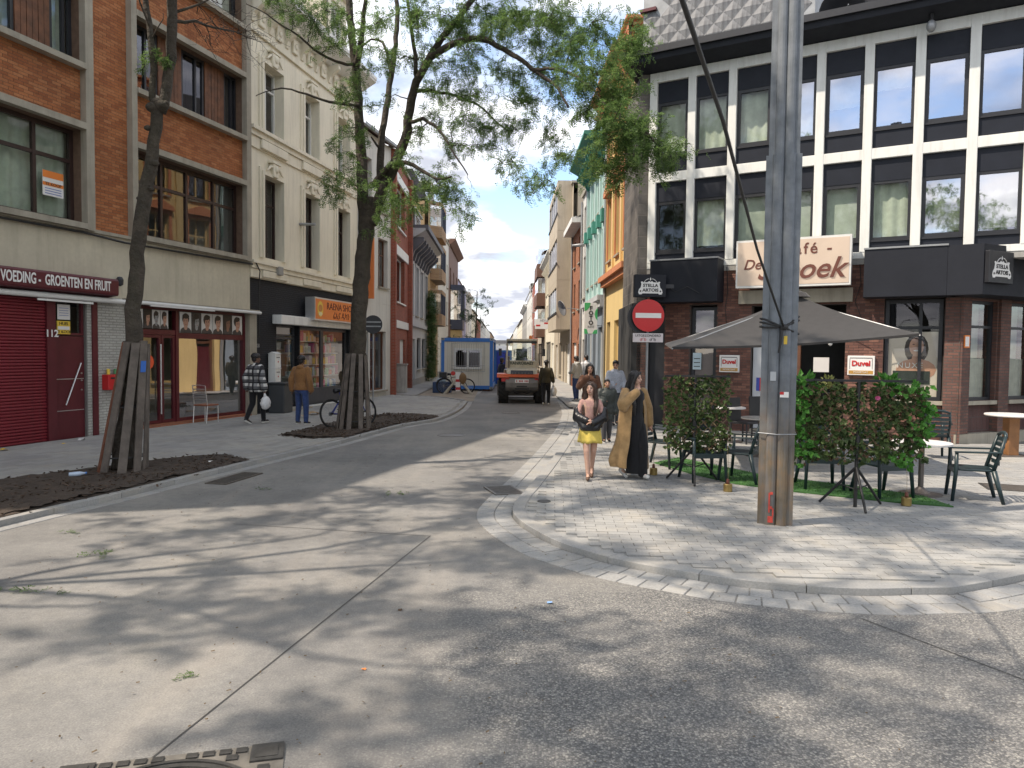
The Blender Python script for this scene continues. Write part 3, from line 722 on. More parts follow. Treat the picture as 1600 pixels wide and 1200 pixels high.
# brick zone above 4.5 with concrete frames round each bay
MB().wall(0,W,4.42,HB,ops_up,0,.28).build('upper_wall', M_mortA, bA); brick_face(bA, 0, W, 4.48, HB-.02, ops_up, 0, M_brickA)
for a, b in bays:
    mb = MB()
    for x0, x1 in ((a-.16,a-.002),(b+.002,b+.2)): mb.box(x0,x1,-.16,.05,4.42,HB)
    mb.build('concrete_mullion', M_concrete, bA)
    for zc, zd in ((4.55,6.5),(7.85,9.45),(10.85,12.4)):
        MB().box(a-.003,b+.003,-.20,.27,zc-.12,zc-.002).box(a-.003,b+.003,-.165,.27,zd+.002,zd+.14).build('concrete_lintel', M_concrete, bA)
for bi, (a, b) in enumerate(bays):
    cur = M_curtain_g if bi < 2 else None
    window(bA, a, b, 4.55, 6.5, .2, M_dkbrown, .09, (.28,.5,.76) if bi == 2 else (.25,.5,.77), (.66,), M_glass, cur)
    # second floor: windows between boarded panels
    x = a
    for k, wd in enumerate((.95,.75,.8,.72,.5)):
        xe = min(b, x+wd*(b-a)/3.72)
        if k % 2 == 0: window(bA, x, xe, 7.85, 9.45, .2, M_black, .07, (.62,), (), M_glass, M_curtain_g if bi == 1 else None)
        else:
            n = 6
            pn = MB().box(x,xe,.2,.26,7.85,9.45).build('board_panel', M_wood, bA)
            for q in range(n): MB().box(x+(xe-x)*q/n+.006,x+(xe-x)*(q+1)/n-.006,.175+.004*(q%2),.199,7.86,9.44).build('board', M_timber, pn)
        x = xe
    window(bA, a, b, 10.85, 12.4, .2, M_black, .08, (.3,.7), (), M_glass, M_curtain)
MB().box(-.0,W,-.2,.25,HB,HB+.25).build('parapet', M_concrete, bA)
shell(bA, W, HB, 10, M_conc2, floors=(4.1,7.4,10.4))
chimney(bA, 5, 2, HB, 1.2, M_redbrick); chimney(bA, 12, 1.5, HB, .9, M_redbrick)
# rendered band and ground floor
op_g = [(0.4,5.0,0.05,2.95),(5.4,8.53,.0,2.95),(8.62,9.50,.0,2.95),(10.80,12.22,.12,2.92),(12.26,14.93,.12,2.92)]
MB().wall(0,W,2.99,4.40,[],-.03,.3).build('rendered_band', M_stucco, bA)
MB().box(0,W,-.10,.2,4.40,4.47).build('ledge', M_concrete, bA)
MB().tube([(0,-.12,4.36),(5,-.12,4.33),(9.3,-.12,4.36),(10.4,-.12,4.30),(15,-.12,4.36)], .025, 6).build('cable', M_ink, bA)
MB().wall(0,10.8,0,2.985,[o for o in op_g if o[1] < 10.7],.02,.28).build('ground_wall', M_whbrick, bA)
MB().box(14.93,15.0,-.02,.28,0,2.98).box(14.95,15.28,-.05,.0,0,2.98).build('stone_pier', M_concrete, bA)
# roller shutter, one slat above the other
for x0, x1 in ((8.5,8.7),(5.3,5.45),(.3,.5)): MB().box(x0,x1,-.02,.10,0,2.95).build('shutter_guide', M_maroon, bA)
for (a, b) in ((5.45,8.50),(.5,5.0)):
    sh = MB().box(a,b,.06,.08,.03,2.95).build('roller_shutter', M_maroon_sh, bA)
    sm = MB().prismx([(.058,.0),(.030,.012),(.026,.03),(.030,.048),(.058,.06)],a,b).mesh('slat', M_maroon_sh)
    for k in range(47): share('slat', sm, sh, (0,random.uniform(-.002,.004),.04+k*.0615), (random.uniform(-.002,.002),0,random.uniform(-.0006,.0006)))
dr = MB().box(8.72,9.46,.08,.13,.03,2.18).build('entrance_door', M_maroon, bA)
for z in (.62,1.28): MB().box(8.74,9.44,.072,.0795,z,z+.015).build('groove', M_alu, dr)
MB().tube([(8.95,.02,.75),(9.33,.02,1.62)], .014, 8).build('handle_bar', M_alu, dr)
for z in (1.05,1.25,1.4): MB().lathe([(.016,0),(.016,.02),(.001,.022)], (9.38,.055,z), 8, 'y').build('lock', M_alu, dr)
window(bA, 8.72, 9.46, 2.2, 2.93, .08, M_maroon, .05, (), (), M_glass)
MB().box(9.47,9.6,.03,.13,0,2.95).build('door_jamb', mat('jamb_stone', (.17,.16,.15), .8, .2, 4), bA); MB().box(9.605,9.74,-.015,.10,0,2.95).build('door_frame', M_maroon, bA)
p = MB().box(8.82,9.12,.068,.078,2.52,2.83).build('paper_notice', M_print, bA)
for k in range(4): MB().box(8.86,9.08,.0655,.0675,2.6+.05*k,2.61+.05*k).build('text_line', mat('blue_ink', (.15,.2,.5), .6, .1), p)
p = MB().box(8.80,9.12,.066,.076,2.22,2.49).build('for_sale_sign', M_yellow, bA)
MB().box(8.82,9.10,.0635,.0655,2.31,2.38).build('white_strip', M_print, p)
text('HUIS', 'lettering', M_ink, p, (8.96,.063,2.435), .10); text('TE KOOP', 'lettering', M_ink, p, (8.96,.063,2.265), .085)
text('112', 'house_number', M_print, bA, (8.60,-.03,2.22), .2, bold=.004)
# sign box over the shutter
sg = MB().prismx([(-.03,3.04),(-.32,3.08),(-.34,3.12),(-.34,3.40),(-.31,3.44),(-.03,3.44)],0.2,10.0).build('shop_sign', M_maroon, bA, bevel=.01)
text('E VOEDING -  GROENTEN EN FRUIT', 'lettering', M_print, sg, (9.78,-.346,3.255), .29, align='RIGHT', wide=.56, bold=.006)
aw = MB().tube([(0.2,-.18,2.97),(10.35,-.18,2.97)], .055, 10).build('awning_roller', M_offwhite, bA)
MB().box(0.3,10.2,-.16,-.03,3.0,3.035).build('awning_cover', M_zinc, bA); MB().box(8.1,9.4,-.26,-.235,2.86,2.9).build('awning_bar', M_offwhite, bA)
aw = MB().tube([(10.4,-.2,2.99),(15.25,-.2,2.99)], .045, 10).build('awning_roller', M_offwhite, bA)
MB().box(10.4,15.2,-.22,-.03,3.035,3.06).build('awning_cover', M_concrete, bA); MB().box(11,13.2,-.28,-.24,2.92,2.95).build('awning_bar', M_offwhite, bA)
lamp = MB().lathe([(.02,0),(.07,.03),(.08,.14),(.05,.2),(.01,.21)], (10.25,-.12,3.32), 12).build('flood_light', M_black, bA); 
mbx = MB().box(9.86,10.25,-.16,.02,1.02,1.36).build('letter_box', M_red, bA, bevel=.015); MB().box(9.93,10.2,-.165,-.161,1.26,1.30).build('slot', M_ink, mbx)
MB().box(10.80,14.93,-.12,.25,0,.12).build('brick_step', brickmat('step_brick', (.42,.15,.07), (.34,.11,.05), (.2,.12,.09), .2, .1, .006), bA)
# barber shop front
fr = MB().box(10.80,12.22,.10,.2,2.28,2.40).box(10.80,14.93,.10,.2,2.88,2.97).box(12.20,12.30,.085,.2,.12,2.88).box(14.85,14.93,.085,.2,.12,2.88).box(12.30,14.85,.10,.2,2.2,2.34).box(12.3,14.85,.1,.2,.12,.2).box(10.80,10.86,.09,.2,.12,2.88).build('shop_frame', M_maroon, bA)
MB().add([(12.30,.15,.2),(14.85,.15,.2),(14.85,.15,2.2),(12.30,.15,2.2)],[(0,1,2,3)]).build('display_pane', glassmat('shop_glass', ior=2.2, base=.12), bA)
for a, b in ((10.88,11.72),(11.74,12.19)):
    dw = window(bA, a, b, .13, 2.27, .11, M_maroon, .07, (), (), M_glass, name='glass_door')
    if b < 12: MB().tube([(b-.06,.06,.35),(b-.06,.06,2.05)], .016, 8).build('handle_bar', M_alu, dw)
MB().box(10.86,14.85,2.4,2.45,.1,2.95).build('shop_back', mat('barber_wall', (.22,.19,.13), .8, .2), bA)
MB().box(10.9,14.8,.3,2.4,.115,.125).build('shop_floor', mat('barber_floor', (.2,.2,.2), .3, .2), bA)
M_skinp = mat('print_skin', (.48,.27,.19), .5, .15, 8); M_hairp = mat('print_hair', (.035,.025,.02), .5, .3, 30); M_bgp = mat('print_backdrop', (.62,.60,.58), .5, .06); M_shirtp = mat('print_shirt', (.06,.05,.05), .5, .2, 10)
M_skin2 = mat('print_skin_dark', (.25,.13,.085), .5, .15, 8); M_greyp = mat('print_grey', (.30,.30,.30), .5, .3, 9)
def oval(cx, cz, rx, rz, n=14, tilt=0): return [(cx+rx*math.cos(2*math.pi*k/n)*math.cos(tilt)-rz*math.sin(2*math.pi*k/n)*math.sin(tilt), cz+rx*math.cos(2*math.pi*k/n)*math.sin(tilt)+rz*math.sin(2*math.pi*k/n)*math.cos(tilt)) for k in range(n)]
def portrait(par, x0, x1, z0, z1, y, skin, turn=0, bgm=None):
    w_ = x1-x0; h = z1-z0; cx = (x0+x1)/2; p = MB().box(x0,x1,y,y+.01,z0,z1).build('portrait_poster', bgm or M_bgp, par)
    def cl(poly): return [(min(max(a, x0), x1), min(max(b, z0), z1)) for a, b in poly]
    MB().prismy(cl(oval(cx-turn*.02,z0+.02*h,w_*.5,h*.26)), y-.001,y).build('shirt', M_shirtp, p)
    MB().prismy(cl(oval(cx,z0+h*.27,w_*.15,h*.14)), y-.002,y-.001).build('neck', skin, p)
    MB().prismy(cl(oval(cx-turn*w_*.05,z0+h*.68,w_*.31,h*.27)), y-.003,y-.002).build('hair', M_hairp, p)
    MB().prismy(cl(oval(cx+turn*w_*.05,z0+h*.52,w_*.225,h*.275,tilt=-turn*.12)), y-.004,y-.003).build('face', skin, p)
    MB().prismy(cl(oval(cx-turn*w_*.03,z0+h*.80,w_*.30,h*.125,tilt=turn*.2)), y-.005,y-.004).build('fringe', M_hairp, p)
    for s in (-1, 1):
        MB().prismy(cl(oval(cx+turn*w_*.08+s*w_*.09,z0+h*.57,w_*.045,h*.018,8)), y-.005,y-.004).build('eye', M_hairp, p)
        MB().prismy(cl(oval(cx+turn*w_*.08+s*w_*.09,z0+h*.62,w_*.06,h*.012,8)), y-.005,y-.004).build('brow', M_hairp, p)
    MB().prismy(cl(oval(cx+turn*w_*.08,z0+h*.39,w_*.07,h*.018,8)), y-.005,y-.004).build('mouth', mat('print_lips', (.28,.1,.08), .5, .1), p)
xs = [12.33,12.76,13.12,13.56,13.98,14.36,14.80]
for k in range(6): portrait(bA, xs[k]+.01, xs[k+1]-.01, 2.35, 2.87, .085, [M_skinp,M_greyp,M_skinp,M_skinp,M_skin2,M_skinp][k], [0,.8,.6,.5,1,1][k], [M_bgp,M_shirtp,M_bgp,M_bgp,M_hairp,M_bgp][k])
for k in range(4): portrait(bA, 10.88+k*.27, 11.13+k*.27, 2.42, 2.87, .085, [M_skinp,M_skinp,M_greyp,M_skinp][k], [1,.6,.3,.8][k], [M_bgp,M_hairp,M_bgp,M_bgp][k])
# for-sale poster in the first-floor window
ps = MB().box(8.62,9.10,.17,.18,5.02,5.52).build('sale_poster', M_print, bA)
MB().box(8.62,9.10,.166,.1695,5.38,5.52).build('orange_band', M_orange, ps); MB().box(8.62,9.10,.166,.1695,5.22,5.29).build('orange_band', M_orange, ps)
text('TE KOOP', 'lettering', M_ink, ps, (8.86,.164,5.255), .09)
for k in range(3): MB().box(8.67,9.05,.1665,.1695,5.06+.05*k,5.075+.05*k).build('text_line', MATS['blue_ink'], ps)

# ------------------------------------------------------------------ cream stucco house with the shop
P1c = G(558,626)
bC, W = facade('stucco_house', 'cream stucco town house with ornate window surrounds over the orange shop sign', (-7.51,21.03), (P1c.x,P1c.y))
wx = [(.74,1.85),(3.25,4.25),(5.72,6.75)]
opsC = [(a,b,4.66,7.05) for a, b in wx] + [(a,b,8.36,10.28) for a, b in wx]
MB().wall(0,W,4.0,12.1,opsC,0,.34).build('wall', M_cream, bC)
for a, b in wx:
    for (c, d, fm, tr) in ((4.66,7.05,M_dkbrown,.68),(8.36,10.28,M_offwhite,.70)):
        window(bC, a, b, c, d, .22, fm, .07, (.5,) if fm is M_offwhite else (.55,), (tr,), M_glass, M_curtain if (a > 3 and c > 8) else None)
        mb = MB()
        for o, t in ((.20,.05),(.10,.09)):
            mb.box(a-o,a-.002 if o == .1 else a-.10,-t,.001,c-.02,d+o).box(b+.002 if o == .1 else b+.10,b+o,-t,.001,c-.02,d+o).box(a-.002 if o == .1 else a-.10,b+.002 if o == .1 else b+.10,-t,.001,d+.004 if o == .1 else d+.10,d+o)
        mb.build('window_surround', M_cream, bC)
        k = MB().prismy([((a+b)/2-.13,d+.02),((a+b)/2+.13,d+.02),((a+b)/2+.2,d+.42),((a+b)/2-.2,d+.42)],-.15,0).build('keystone', M_cream, bC, bevel=.03)
        MB().ell(((a+b)/2,-.15,d+.26),.09,.06,.11,8,6).build('shell_ornament', M_cream, k, True); MB().box((a+b)/2-.26,(a+b)/2+.26,-.17,0,d+.42,d+.48).build('cap', M_cream, k)
        for s in (-1,1): MB().tube([((a+b)/2+s*(.18+.1*q),-.1,d+.33-.07*q+.03*(q%2)) for q in range(4)], [.045,.04,.03,.015], 6).build('scroll', M_cream, k, True)
MB().box(0.004,W-.004,-.10,.0,4.28,4.42).box(0.004,W-.004,-.16,.0,4.42,4.50).box(.004,W-.004,-.06,0,4.02,4.27).build('string_course', M_cream, bC)
MB().box(0.004,W-.004,-.10,.0,8.05,8.2).box(0.004,W-.004,-.18,.0,8.2,8.30).box(.004,W-.004,-.05,0,7.72,8.04).build('string_course', M_cream, bC)
for a, b in wx:
    MB().box(a-.2,b+.2,-.13,-.051,7.76,8.02).build('sill_panel', M_cream, bC, bevel=.02); MB().box(a-.15,b+.15,-.11,-.061,4.06,4.26).build('sill_panel', M_cream, bC, bevel=.02)
MB().box(.004,W-.004,-.08,.0,10.95,11.1).box(.004,W-.004,-.05,.0,11.1,11.75).build('frieze', M_cream, bC)
cornice(bC, W, 11.75, .42, .75, M_white, 3)
for x in np.arange(.6,7.4,.98):
    q = MB().box(x-.16,x+.16,-.13,-.05,11.2,11.62).build('frieze_panel', M_cream, bC, bevel=.02); MB().ell((x,-.13,11.41),.09,.05,.09,8,6).build('rosette', M_cream, q, True)
brackets(bC, [float(x) for x in np.arange(.12,7.6,.98)], 11.2, .55, .45, .16, M_cream)
gutter(bC, W, 12.2, M_white, -.72)
# dark mansard and dormers
M_mans = brickmat('brown_mansard', (.10,.05,.042), (.075,.04,.034), (.04,.025,.02), .3, .16, .012)
MB().add([(0,-.05,12.2),(W,-.05,12.2),(W,1.1,14.3),(0,1.1,14.3),(W,6,14.9),(0,6,14.9)],[(0,1,2,3),(3,2,4,5)]).build('mansard_roof', M_mans, bC)
for x in (2.2,5.4):
    dm = MB().wall(x-.75,x+.75,12.2,14.35,[(x-.5,x+.5,12.6,14.05)],-.2,.2).box(x-.75,x-.6,0.003,1.2,12.2,14.35).box(x+.6,x+.75,0.003,1.2,12.2,14.35).box(x-.85,x+.85,-.35,1.3,14.352,14.5).build('dormer', M_cream, bC)
    window(bC, x-.5, x+.5, 12.6, 14.05, -.1, M_offwhite, .07, (.5,), (), M_glass, M_curtain, name='dormer_window')
shell(bC, W, 12.1, 10, M_conc2, y=.34, floors=(4.0,7.9))
chimney(bC, 7.1, 3, 14, 1.5, M_redbrick)
ac = MB().box(1.35,1.6,-.2,-.03,4.55-.35,4.55-.1).build('junction_box', M_conc2, bC, bevel=.01)
MB().tube([(3.0,0,6.0),(3.0,-.55,5.98)], .045, 8).build('pipe_stub', M_zinc, bC)
MB().tube([(.1,-.12,4.5),(.35,-.14,4.2),(.42,-.07,3.9),(.42,-.05,2.3)], .018, 6).build('cable', M_ink, bC)
# shop front
opsS = [(1.55,2.98,.12,2.72),(3.05,6.92,.12,2.72)]
MB().wall(0,W,0,3.995,opsS,.02,.28).build('shop_wall', M_blkbrick, bC)
MB().box(1.3,W-.35,-.30,.02,2.72,3.0).build('awning_box', M_white, bC, bevel=.02)
sb = MB().box(3.14,7.22,-.46,-.12,2.92,3.68).build('shop_sign', M_alu, bC); MB().box(3.19,7.17,-.466,-.4605,2.97,3.63).build('orange_panel', M_orange, sb)
text('RAENA SHOP', 'lettering', mat('dark_red_ink', (.10,.015,.01), .6, .1), sb, (5.1,-.470,3.42), .33, wide=1.12)
text('ሬኢና ዱካን', 'lettering', MATS['dark_red_ink'], sb, (5.15,-.470,3.12), .30, wide=1.1)
for x in (3.52,6.88):
    e = MB().prismy(oval(x,3.30,.20,.26,20),-.470,-.4665).build('medallion', M_yellow, sb)
    MB().prismy(oval(x,3.33,.15,.12,16),-.473,-.4705).build('face_print', mat('print_tan', (.55,.24,.06), .6, .15, 12), e); MB().prismy(oval(x,3.14,.14,.07,14),-.474,-.4712).build('collar_print', mat('print_pale', (.75,.66,.35), .6, .1, 12), e)
door = window(bC, 1.72, 2.92, .14, 2.35, .15, mat('anthracite', (.045,.05,.06), .4, .15), .08, (), (), M_glass, name='shop_door')
window(bC, 1.72, 2.92, 2.37, 2.70, .15, MATS['anthracite'], .06, (), (), M_glass)
window(bC, 3.05, 4.85, .55, 2.70, .13, MATS['anthracite'], .09, (), (), M_glass, name='display_window'); window(bC, 4.87, 6.90, .55, 2.70, .13, MATS['anthracite'], .09, (), (), M_glass, name='display_window')
MB().box(3.05,6.90,.13,.2,.12,.55).build('stall_riser', MATS['anthracite'], bC); MB().box(1.4,3.0,-.45,.02,0,.12).build('door_step', M_concrete, bC); MB().box(3.0,7.1,-.12,.02,0,.10).build('plinth', M_white, bC)
text('108', 'house_number', M_zinc, bC, (.45,.012,2.05), .16)
MB().box(1.6,6.95,1.35,1.4,.1,2.75).build('shop_back', mat('shop_wall_white', (.55,.56,.54), .7, .1), bC)
shf = MB()
for z in (.62,1.05,1.45,1.85,2.25): shf.box(3.1,6.85,.45,.85,z-.03,z)
shelf = shf.build('display_shelves', M_offwhite, bC); 
gc = [(.55,.1,.06),(.1,.25,.5),(.65,.6,.5),(.15,.4,.2),(.7,.5,.1),(.4,.55,.6),(.6,.6,.62),(.5,.12,.25),(.3,.2,.1)]
gm = [mat('goods_%d' % i, c, .5, .1) for i, c in enumerate(gc)]
for z in (.62,1.05,1.45,1.85,2.25):
    x = 3.15
    while x < 6.7:
        wd = random.uniform(.09,.24); h = random.uniform(.14,.36)
        MB().box(x,x+wd*.92,.42+random.uniform(0,.08),.62,z+.001,z+h).build('boxed_goods', random.choice(gm), shelf, bevel=.008); x += wd+random.choice((0,0,.03,.1))
for k in range(7): MB().box(1.95+random.uniform(-.05,.05),2.7,.5,.9,.14+k*.3,.14+k*.3+.25).build('boxed_goods', random.choice(gm), shelf)

# ------------------------------------------------------------------ other houses of the street
def house(name, label, side, Ya, Yb, H, wm, bays, floors, ww, ground='shop', trim=None, sill=None, corn=None, roof='flat', rm=None, fm=None, glass=None, curtain=None, gz=3.6, gm=None, opt=(), P=None, trans=(.68,), mull=(.5,)):
    if P: P0, P1 = P
    elif side == 'L': P0, P1 = (LX(Ya),Ya), (LX(Yb),Yb)
    else: P0, P1 = (RX(Yb),Yb), (RX(Ya),Ya)
    t, W = facade(name, label, P0, P1, 'house', None)
    cx = [W*(i+.5)/bays for i in range(bays)]
    ops = [(x-ww/2,x+ww/2,c,d) for x in cx for c, d in floors]
    MB().wall(0,W,gz,H,ops,0,.3).build('wall', wm, t)
    for a, b, c, d in ops:
        window(t, a, b, c, d, .18, fm or M_offwhite, .06, mull, trans, glass or M_glass, random.choice([curtain, None, curtain]) if curtain else None, sill or M_concrete)
        if trim: MB().box(a-.14,a-.002,-.05,.0,c,d+.14).box(b+.002,b+.14,-.05,.0,c,d+.14).box(a-.002,b+.002,-.05,.0,d+.002,d+.14).build('window_surround', trim, t)
    if ground == 'shop': og = [(W*.08,W*.62,.45,gz-.75),(W*.70,W*.92,.05,gz-.9)]
    elif ground == 'door': og = [(W*.08,W*.30,.05,2.6)] + [(W*(.40+.28*k),W*(.60+.28*k),.9,2.7) for k in range(2)]
    elif ground == 'garage': og = [(W*.1,W*.55,.03,2.5),(W*.68,W*.88,.03,2.4)]
    else: og = ground
    MB().wall(0,W,0,gz-.003,og,0.004,.28).build('ground_wall', gm or wm, t)
    for i, (a, b, c, d) in enumerate(og):
        if c < .2 and b-a < 1.9:
            dd = window(t, a, b, c, d, .16, random.choice([M_dkbrown,M_black,M_wood]), .12, (), (.72,), M_glass, name='door')
            MB().box(a+.12,b-.12,.17,.21,c+.1,c+(d-c)*.66).build('door_panel', random.choice([M_dkbrown,M_wood,M_maroon]), dd)
        elif c < .2: 
            dd = MB().box(a,b,.12,.18,c,d).build('garage_door', M_white, t)
            for k in range(6): MB().box(a+.02,b-.02,.112,.119,c+.1+k*(d-c)/6,c+.1+(k+.85)*(d-c)/6).build('panel', M_white, dd)
        else: window(t, a, b, c, d, .14, fm or M_black, .08, (.5,) if b-a > 1.6 else (), (), M_glass, M_curtain if ground == 'door' else None, M_concrete)
    MB().box(.002,W-.002,-.03,.004,0,.4).build('plinth', M_conc2, t) if ground == 'door' else None
    if corn: cornice(t, W, H-.35, .5, corn[1], corn[0])
    if 'string' in opt: MB().box(.004,W-.004,-.12,0,gz-.02,gz+.18).build('string_course', trim or M_concrete, t)
    if 'pipe' in opt: downpipe(t, .08, .1, H-.2)
    shell(t, W, H, 9, wm if 'side' in opt else M_conc2, floors=[f[0]-.9 for f in floors])
    if roof == 'pitch': pitched(t, W, H+.05, 9, 2.2, rm or M_tile); gutter(t, W, H+.02)
    elif roof == 'mansard':
        MB().add([(0,.02,H+.1),(W,.02,H+.1),(W,1.0,H+2.0),(0,1.0,H+2.0),(W,8,H+2.2),(0,8,H+2.2)],[(0,1,2,3),(3,2,4,5)]).add([(0.01,.02,H+.1),(0.01,1,H+2),(.01,8,H+2.2),(.01,8,H)],[(3,2,1,0)]).add([(W-.01,.02,H+.1),(W-.01,1,H+2),(W-.01,8,H+2.2),(W-.01,8,H)],[(0,1,2,3)]).build('mansard_roof', rm or M_slate, t)
        d = MB().wall(W*.35,W*.65,H+.1,H+1.7,[(W*.39,W*.61,H+.4,H+1.5)],.1,.15).box(W*.35,W*.65,.255,1.2,H+1.55,H+1.7).box(W*.32,W*.68,0,1.2,H+1.702,H+1.8).build('dormer', trim or M_white, t); window(t, W*.39, W*.61, H+.4, H+1.5, .17, M_offwhite, .06, (.5,), (), M_glass, name='dormer_window')
        gutter(t, W, H+.1)
    else: MB().box(0,W,-.1,.3,H,H+.12).build('parapet', M_concrete, t)
    if 'chim' in opt: chimney(t, W*.85, 4.5, H+1.5 if roof != 'flat' else H, 1.4, M_redbrick)
    return t, W
M_whr = mat('white_render', (.62,.61,.57), .8, .08, .8, streak=.35); M_tan = mat('tan_render', (.40,.28,.15), .8, .12, 1, streak=.25)
M_grey = mat('pale_grey_render', (.46,.47,.48), .75, .08, 1, streak=.3); M_lav = mat('lavender_render', (.40,.42,.58), .8, .08, 1, streak=.2)
M_yel = mat('yellow_paint', (.68,.51,.23), .7, .08, 1, streak=.18); M_mint = mat('mint_paint', (.44,.60,.57), .7, .08, 1, streak=.18); M_mintd = mat('green_trim', (.06,.25,.19), .6, .12)
M_ortrim = mat('orange_trim', (.56,.22,.10), .7, .12, 3, streak=.2); M_beige = mat('beige_concrete', (.46,.40,.31), .8, .1, 1, streak=.3); M_tanb = brickmat('tan_brick', (.42,.27,.14), (.35,.21,.11), (.3,.24,.18), .21, .065, .008)
M_orb2 = brickmat('orange_red_brick', (.42,.16,.07), (.34,.12,.055), (.3,.2,.15), .21, .065, .008); M_brownr = mat('brown_cladding', (.16,.085,.06), .7, .15, 2); M_blueg = mat('blue_grey_paint', (.25,.30,.35), .6, .1, 2, streak=.2); M_navy = mat('navy_paint', (.03,.04,.075), .5, .15)
M_stoneg = brickmat('grey_stone_blocks', (.16,.145,.13), (.12,.11,.10), (.20,.18,.16), .55, .28, .012, blotch=.4)
house('white_shop_house', 'white rendered shop house behind the tall tree with wooden door', 'L', 0, 0, 10.6, M_whr, 2, [(4.6,6.6),(7.7,9.6)], 1.05, [(.55,1.1,.05,2.7),(1.25,2.95,.3,2.75)], fm=M_wood, P=((P1c.x,P1c.y),(LX(31.9),31.9)), curtain=M_curtain, gz=3.9, roof='pitch', opt=('pipe',))
rt, W = house('red_brick_house', 'red brick house with large white framed windows and white bands', 'L', 31.9, 38.0, 10.6, M_redbrick, 1, [(4.2,6.3),(7.6,9.6)], 2.9, [(.9,1.9,.05,2.6),(3.0,4.9,.05,2.5)], sill=M_white, curtain=M_curtain, trans=(), mull=(.4,), opt=('side',), gz=3.2)
[MB().box(a_,W-a_,-.06,0,z0,z1).build('white_band', M_white, rt) for a_, z0, z1 in ((.5,6.32,6.75),(.5,9.62,10.0),(.36,3.0,3.35))]; [MB().box(a_,a_+.33,-.22,0,.02,10.59).build('brick_pier', M_redbrick, rt) for a_ in (.02,W-.35)]
gt, W = house('classical_house', 'pale grey classical house with big bracketed cornice and dormers', 'L', 38.0, 47.5, 8.1, M_grey, 4, [(3.9,6.6)], 1.15, 'door', trim=M_grey, corn=(M_grey,.85), roof='mansard', gz=3.3, opt=('string',))
brackets(gt, [W*(k+.02)/8+.25 for k in range(8)], 6.75, 1.05, .75, .28, mat('dark_bracket', (.10,.10,.115), .6, .2)); MB().box(.01,W-.01,-1.0,.0,8.16,8.42).build('eaves', MATS['dark_bracket'], gt)
tt, W = house('bay_window_house', 'tan house with stacked dark bay windows beyond the ivy', 'L', 47.7, 55.0, 11.6, M_tan, 2, [(4.2,6.0),(7.2,9.0),(9.9,11.2)], 1.3, 'garage', fm=M_navy, opt=('side',), roof='mansard')
for z in (3.7,6.7,9.5):
    by = MB().prism([(1.2,0),(1.9,-.75),(5.2,-.75),(5.9,0)],z,z+.75).prism([(1.2,0),(1.9,-.75),(5.2,-.75),(5.9,0)],z+2.1,z+2.35).build('bay_parapet', M_tanb, tt)
    MB().prism([(1.25,-.01),(1.93,-.7),(5.17,-.7),(5.85,-.01)],z+.752,z+2.098).build('bay_glazing', MATS['sky_glass'], by)
    for x, y in ((1.95,-.71),(3.0,-.73),(4.1,-.73),(5.15,-.71)): MB().box(x-.05,x+.05,y-.03,y+.05,z+.753,z+2.097).build('bay_mullion', M_navy, by)
ht, W = house('white_gable_house', 'white house with red brick side gable in the left row', 'L', 55.2, 65.5, 11.2, M_whr, 3, [(4.2,6.2),(7.4,9.4)], 1.2, 'door', roof='flat', opt=('chim',)); MB().box(-.02,.0,.3,8.5,0,11.19).build('gable_cladding', M_redbrick, ht)
nt_, W = house('navy_bay_house', 'narrow brown house with a navy timber bay window', 'L', 65.7, 79.0, 11.8, M_brownr, 3, [(4.4,6.4),(7.6,9.6)], 1.2, 'shop', corn=(M_brownr,.6), fm=M_navy, opt=('side',))
by = MB().prism([(2.5,0),(3.0,-1.1),(6.5,-1.1),(7.0,0)],4.0,4.9).prism([(2.4,0),(2.9,-1.2),(6.6,-1.2),(7.1,0)],7.6,8.1).build('timber_bay', M_navy, nt_); MB().prism([(2.6,-.01),(3.1,-1.02),(6.4,-1.02),(6.9,-.01)],4.902,7.598).build('bay_glazing', MATS['sky_glass'], by)
for x, y in ((3.05,-1.05),(4.2,-1.05),(5.3,-1.05),(6.45,-1.05)): MB().box(x-.1,x+.1,y-.05,y+.05,4.903,7.597).build('bay_mullion', M_navy, by)
MB().prism([(2.7,0),(3.2,-.9),(6.3,-.9),(6.8,0)],3.2,3.95).build('bay_corbel', mat('sand_stone', (.48,.36,.18), .8, .15), by)
house('lavender_house', 'lavender rendered house midway down the left row', 'L', 79.2, 96, 9.6, M_lav, 3, [(3.9,5.8),(6.9,8.7)], 1.2, 'door', opt=('side',))
house('white_far_house', 'white far house past the lavender front', 'L', 96.2, 114, 9.6, M_whr, 3, [(4,6),(7,8.8)], 1.3, 'shop', corn=(M_white,.5), opt=('chim','side'))
house('cream_far_house', 'cream pitched roof house far down the left row', 'L', 114.2, 136, 8.4, M_cream, 4, [(3.9,5.8),(6.4,7.8)], 1.2, 'door', roof='pitch', opt=('chim','side'))
house('brick_far_house', 'small red brick house near the left end of the street', 'L', 136.2, 160, 8.0, M_redbrick, 4, [(3.9,5.8),(6.2,7.5)], 1.3, 'door', roof='pitch', opt=('side',))
house('grey_far_house', 'grey house last in the left row', 'L', 160.2, 205, 8.6, M_grey, 6, [(3.9,5.8),(6.4,7.9)], 1.4, 'shop', roof='pitch', opt=('side','chim'))
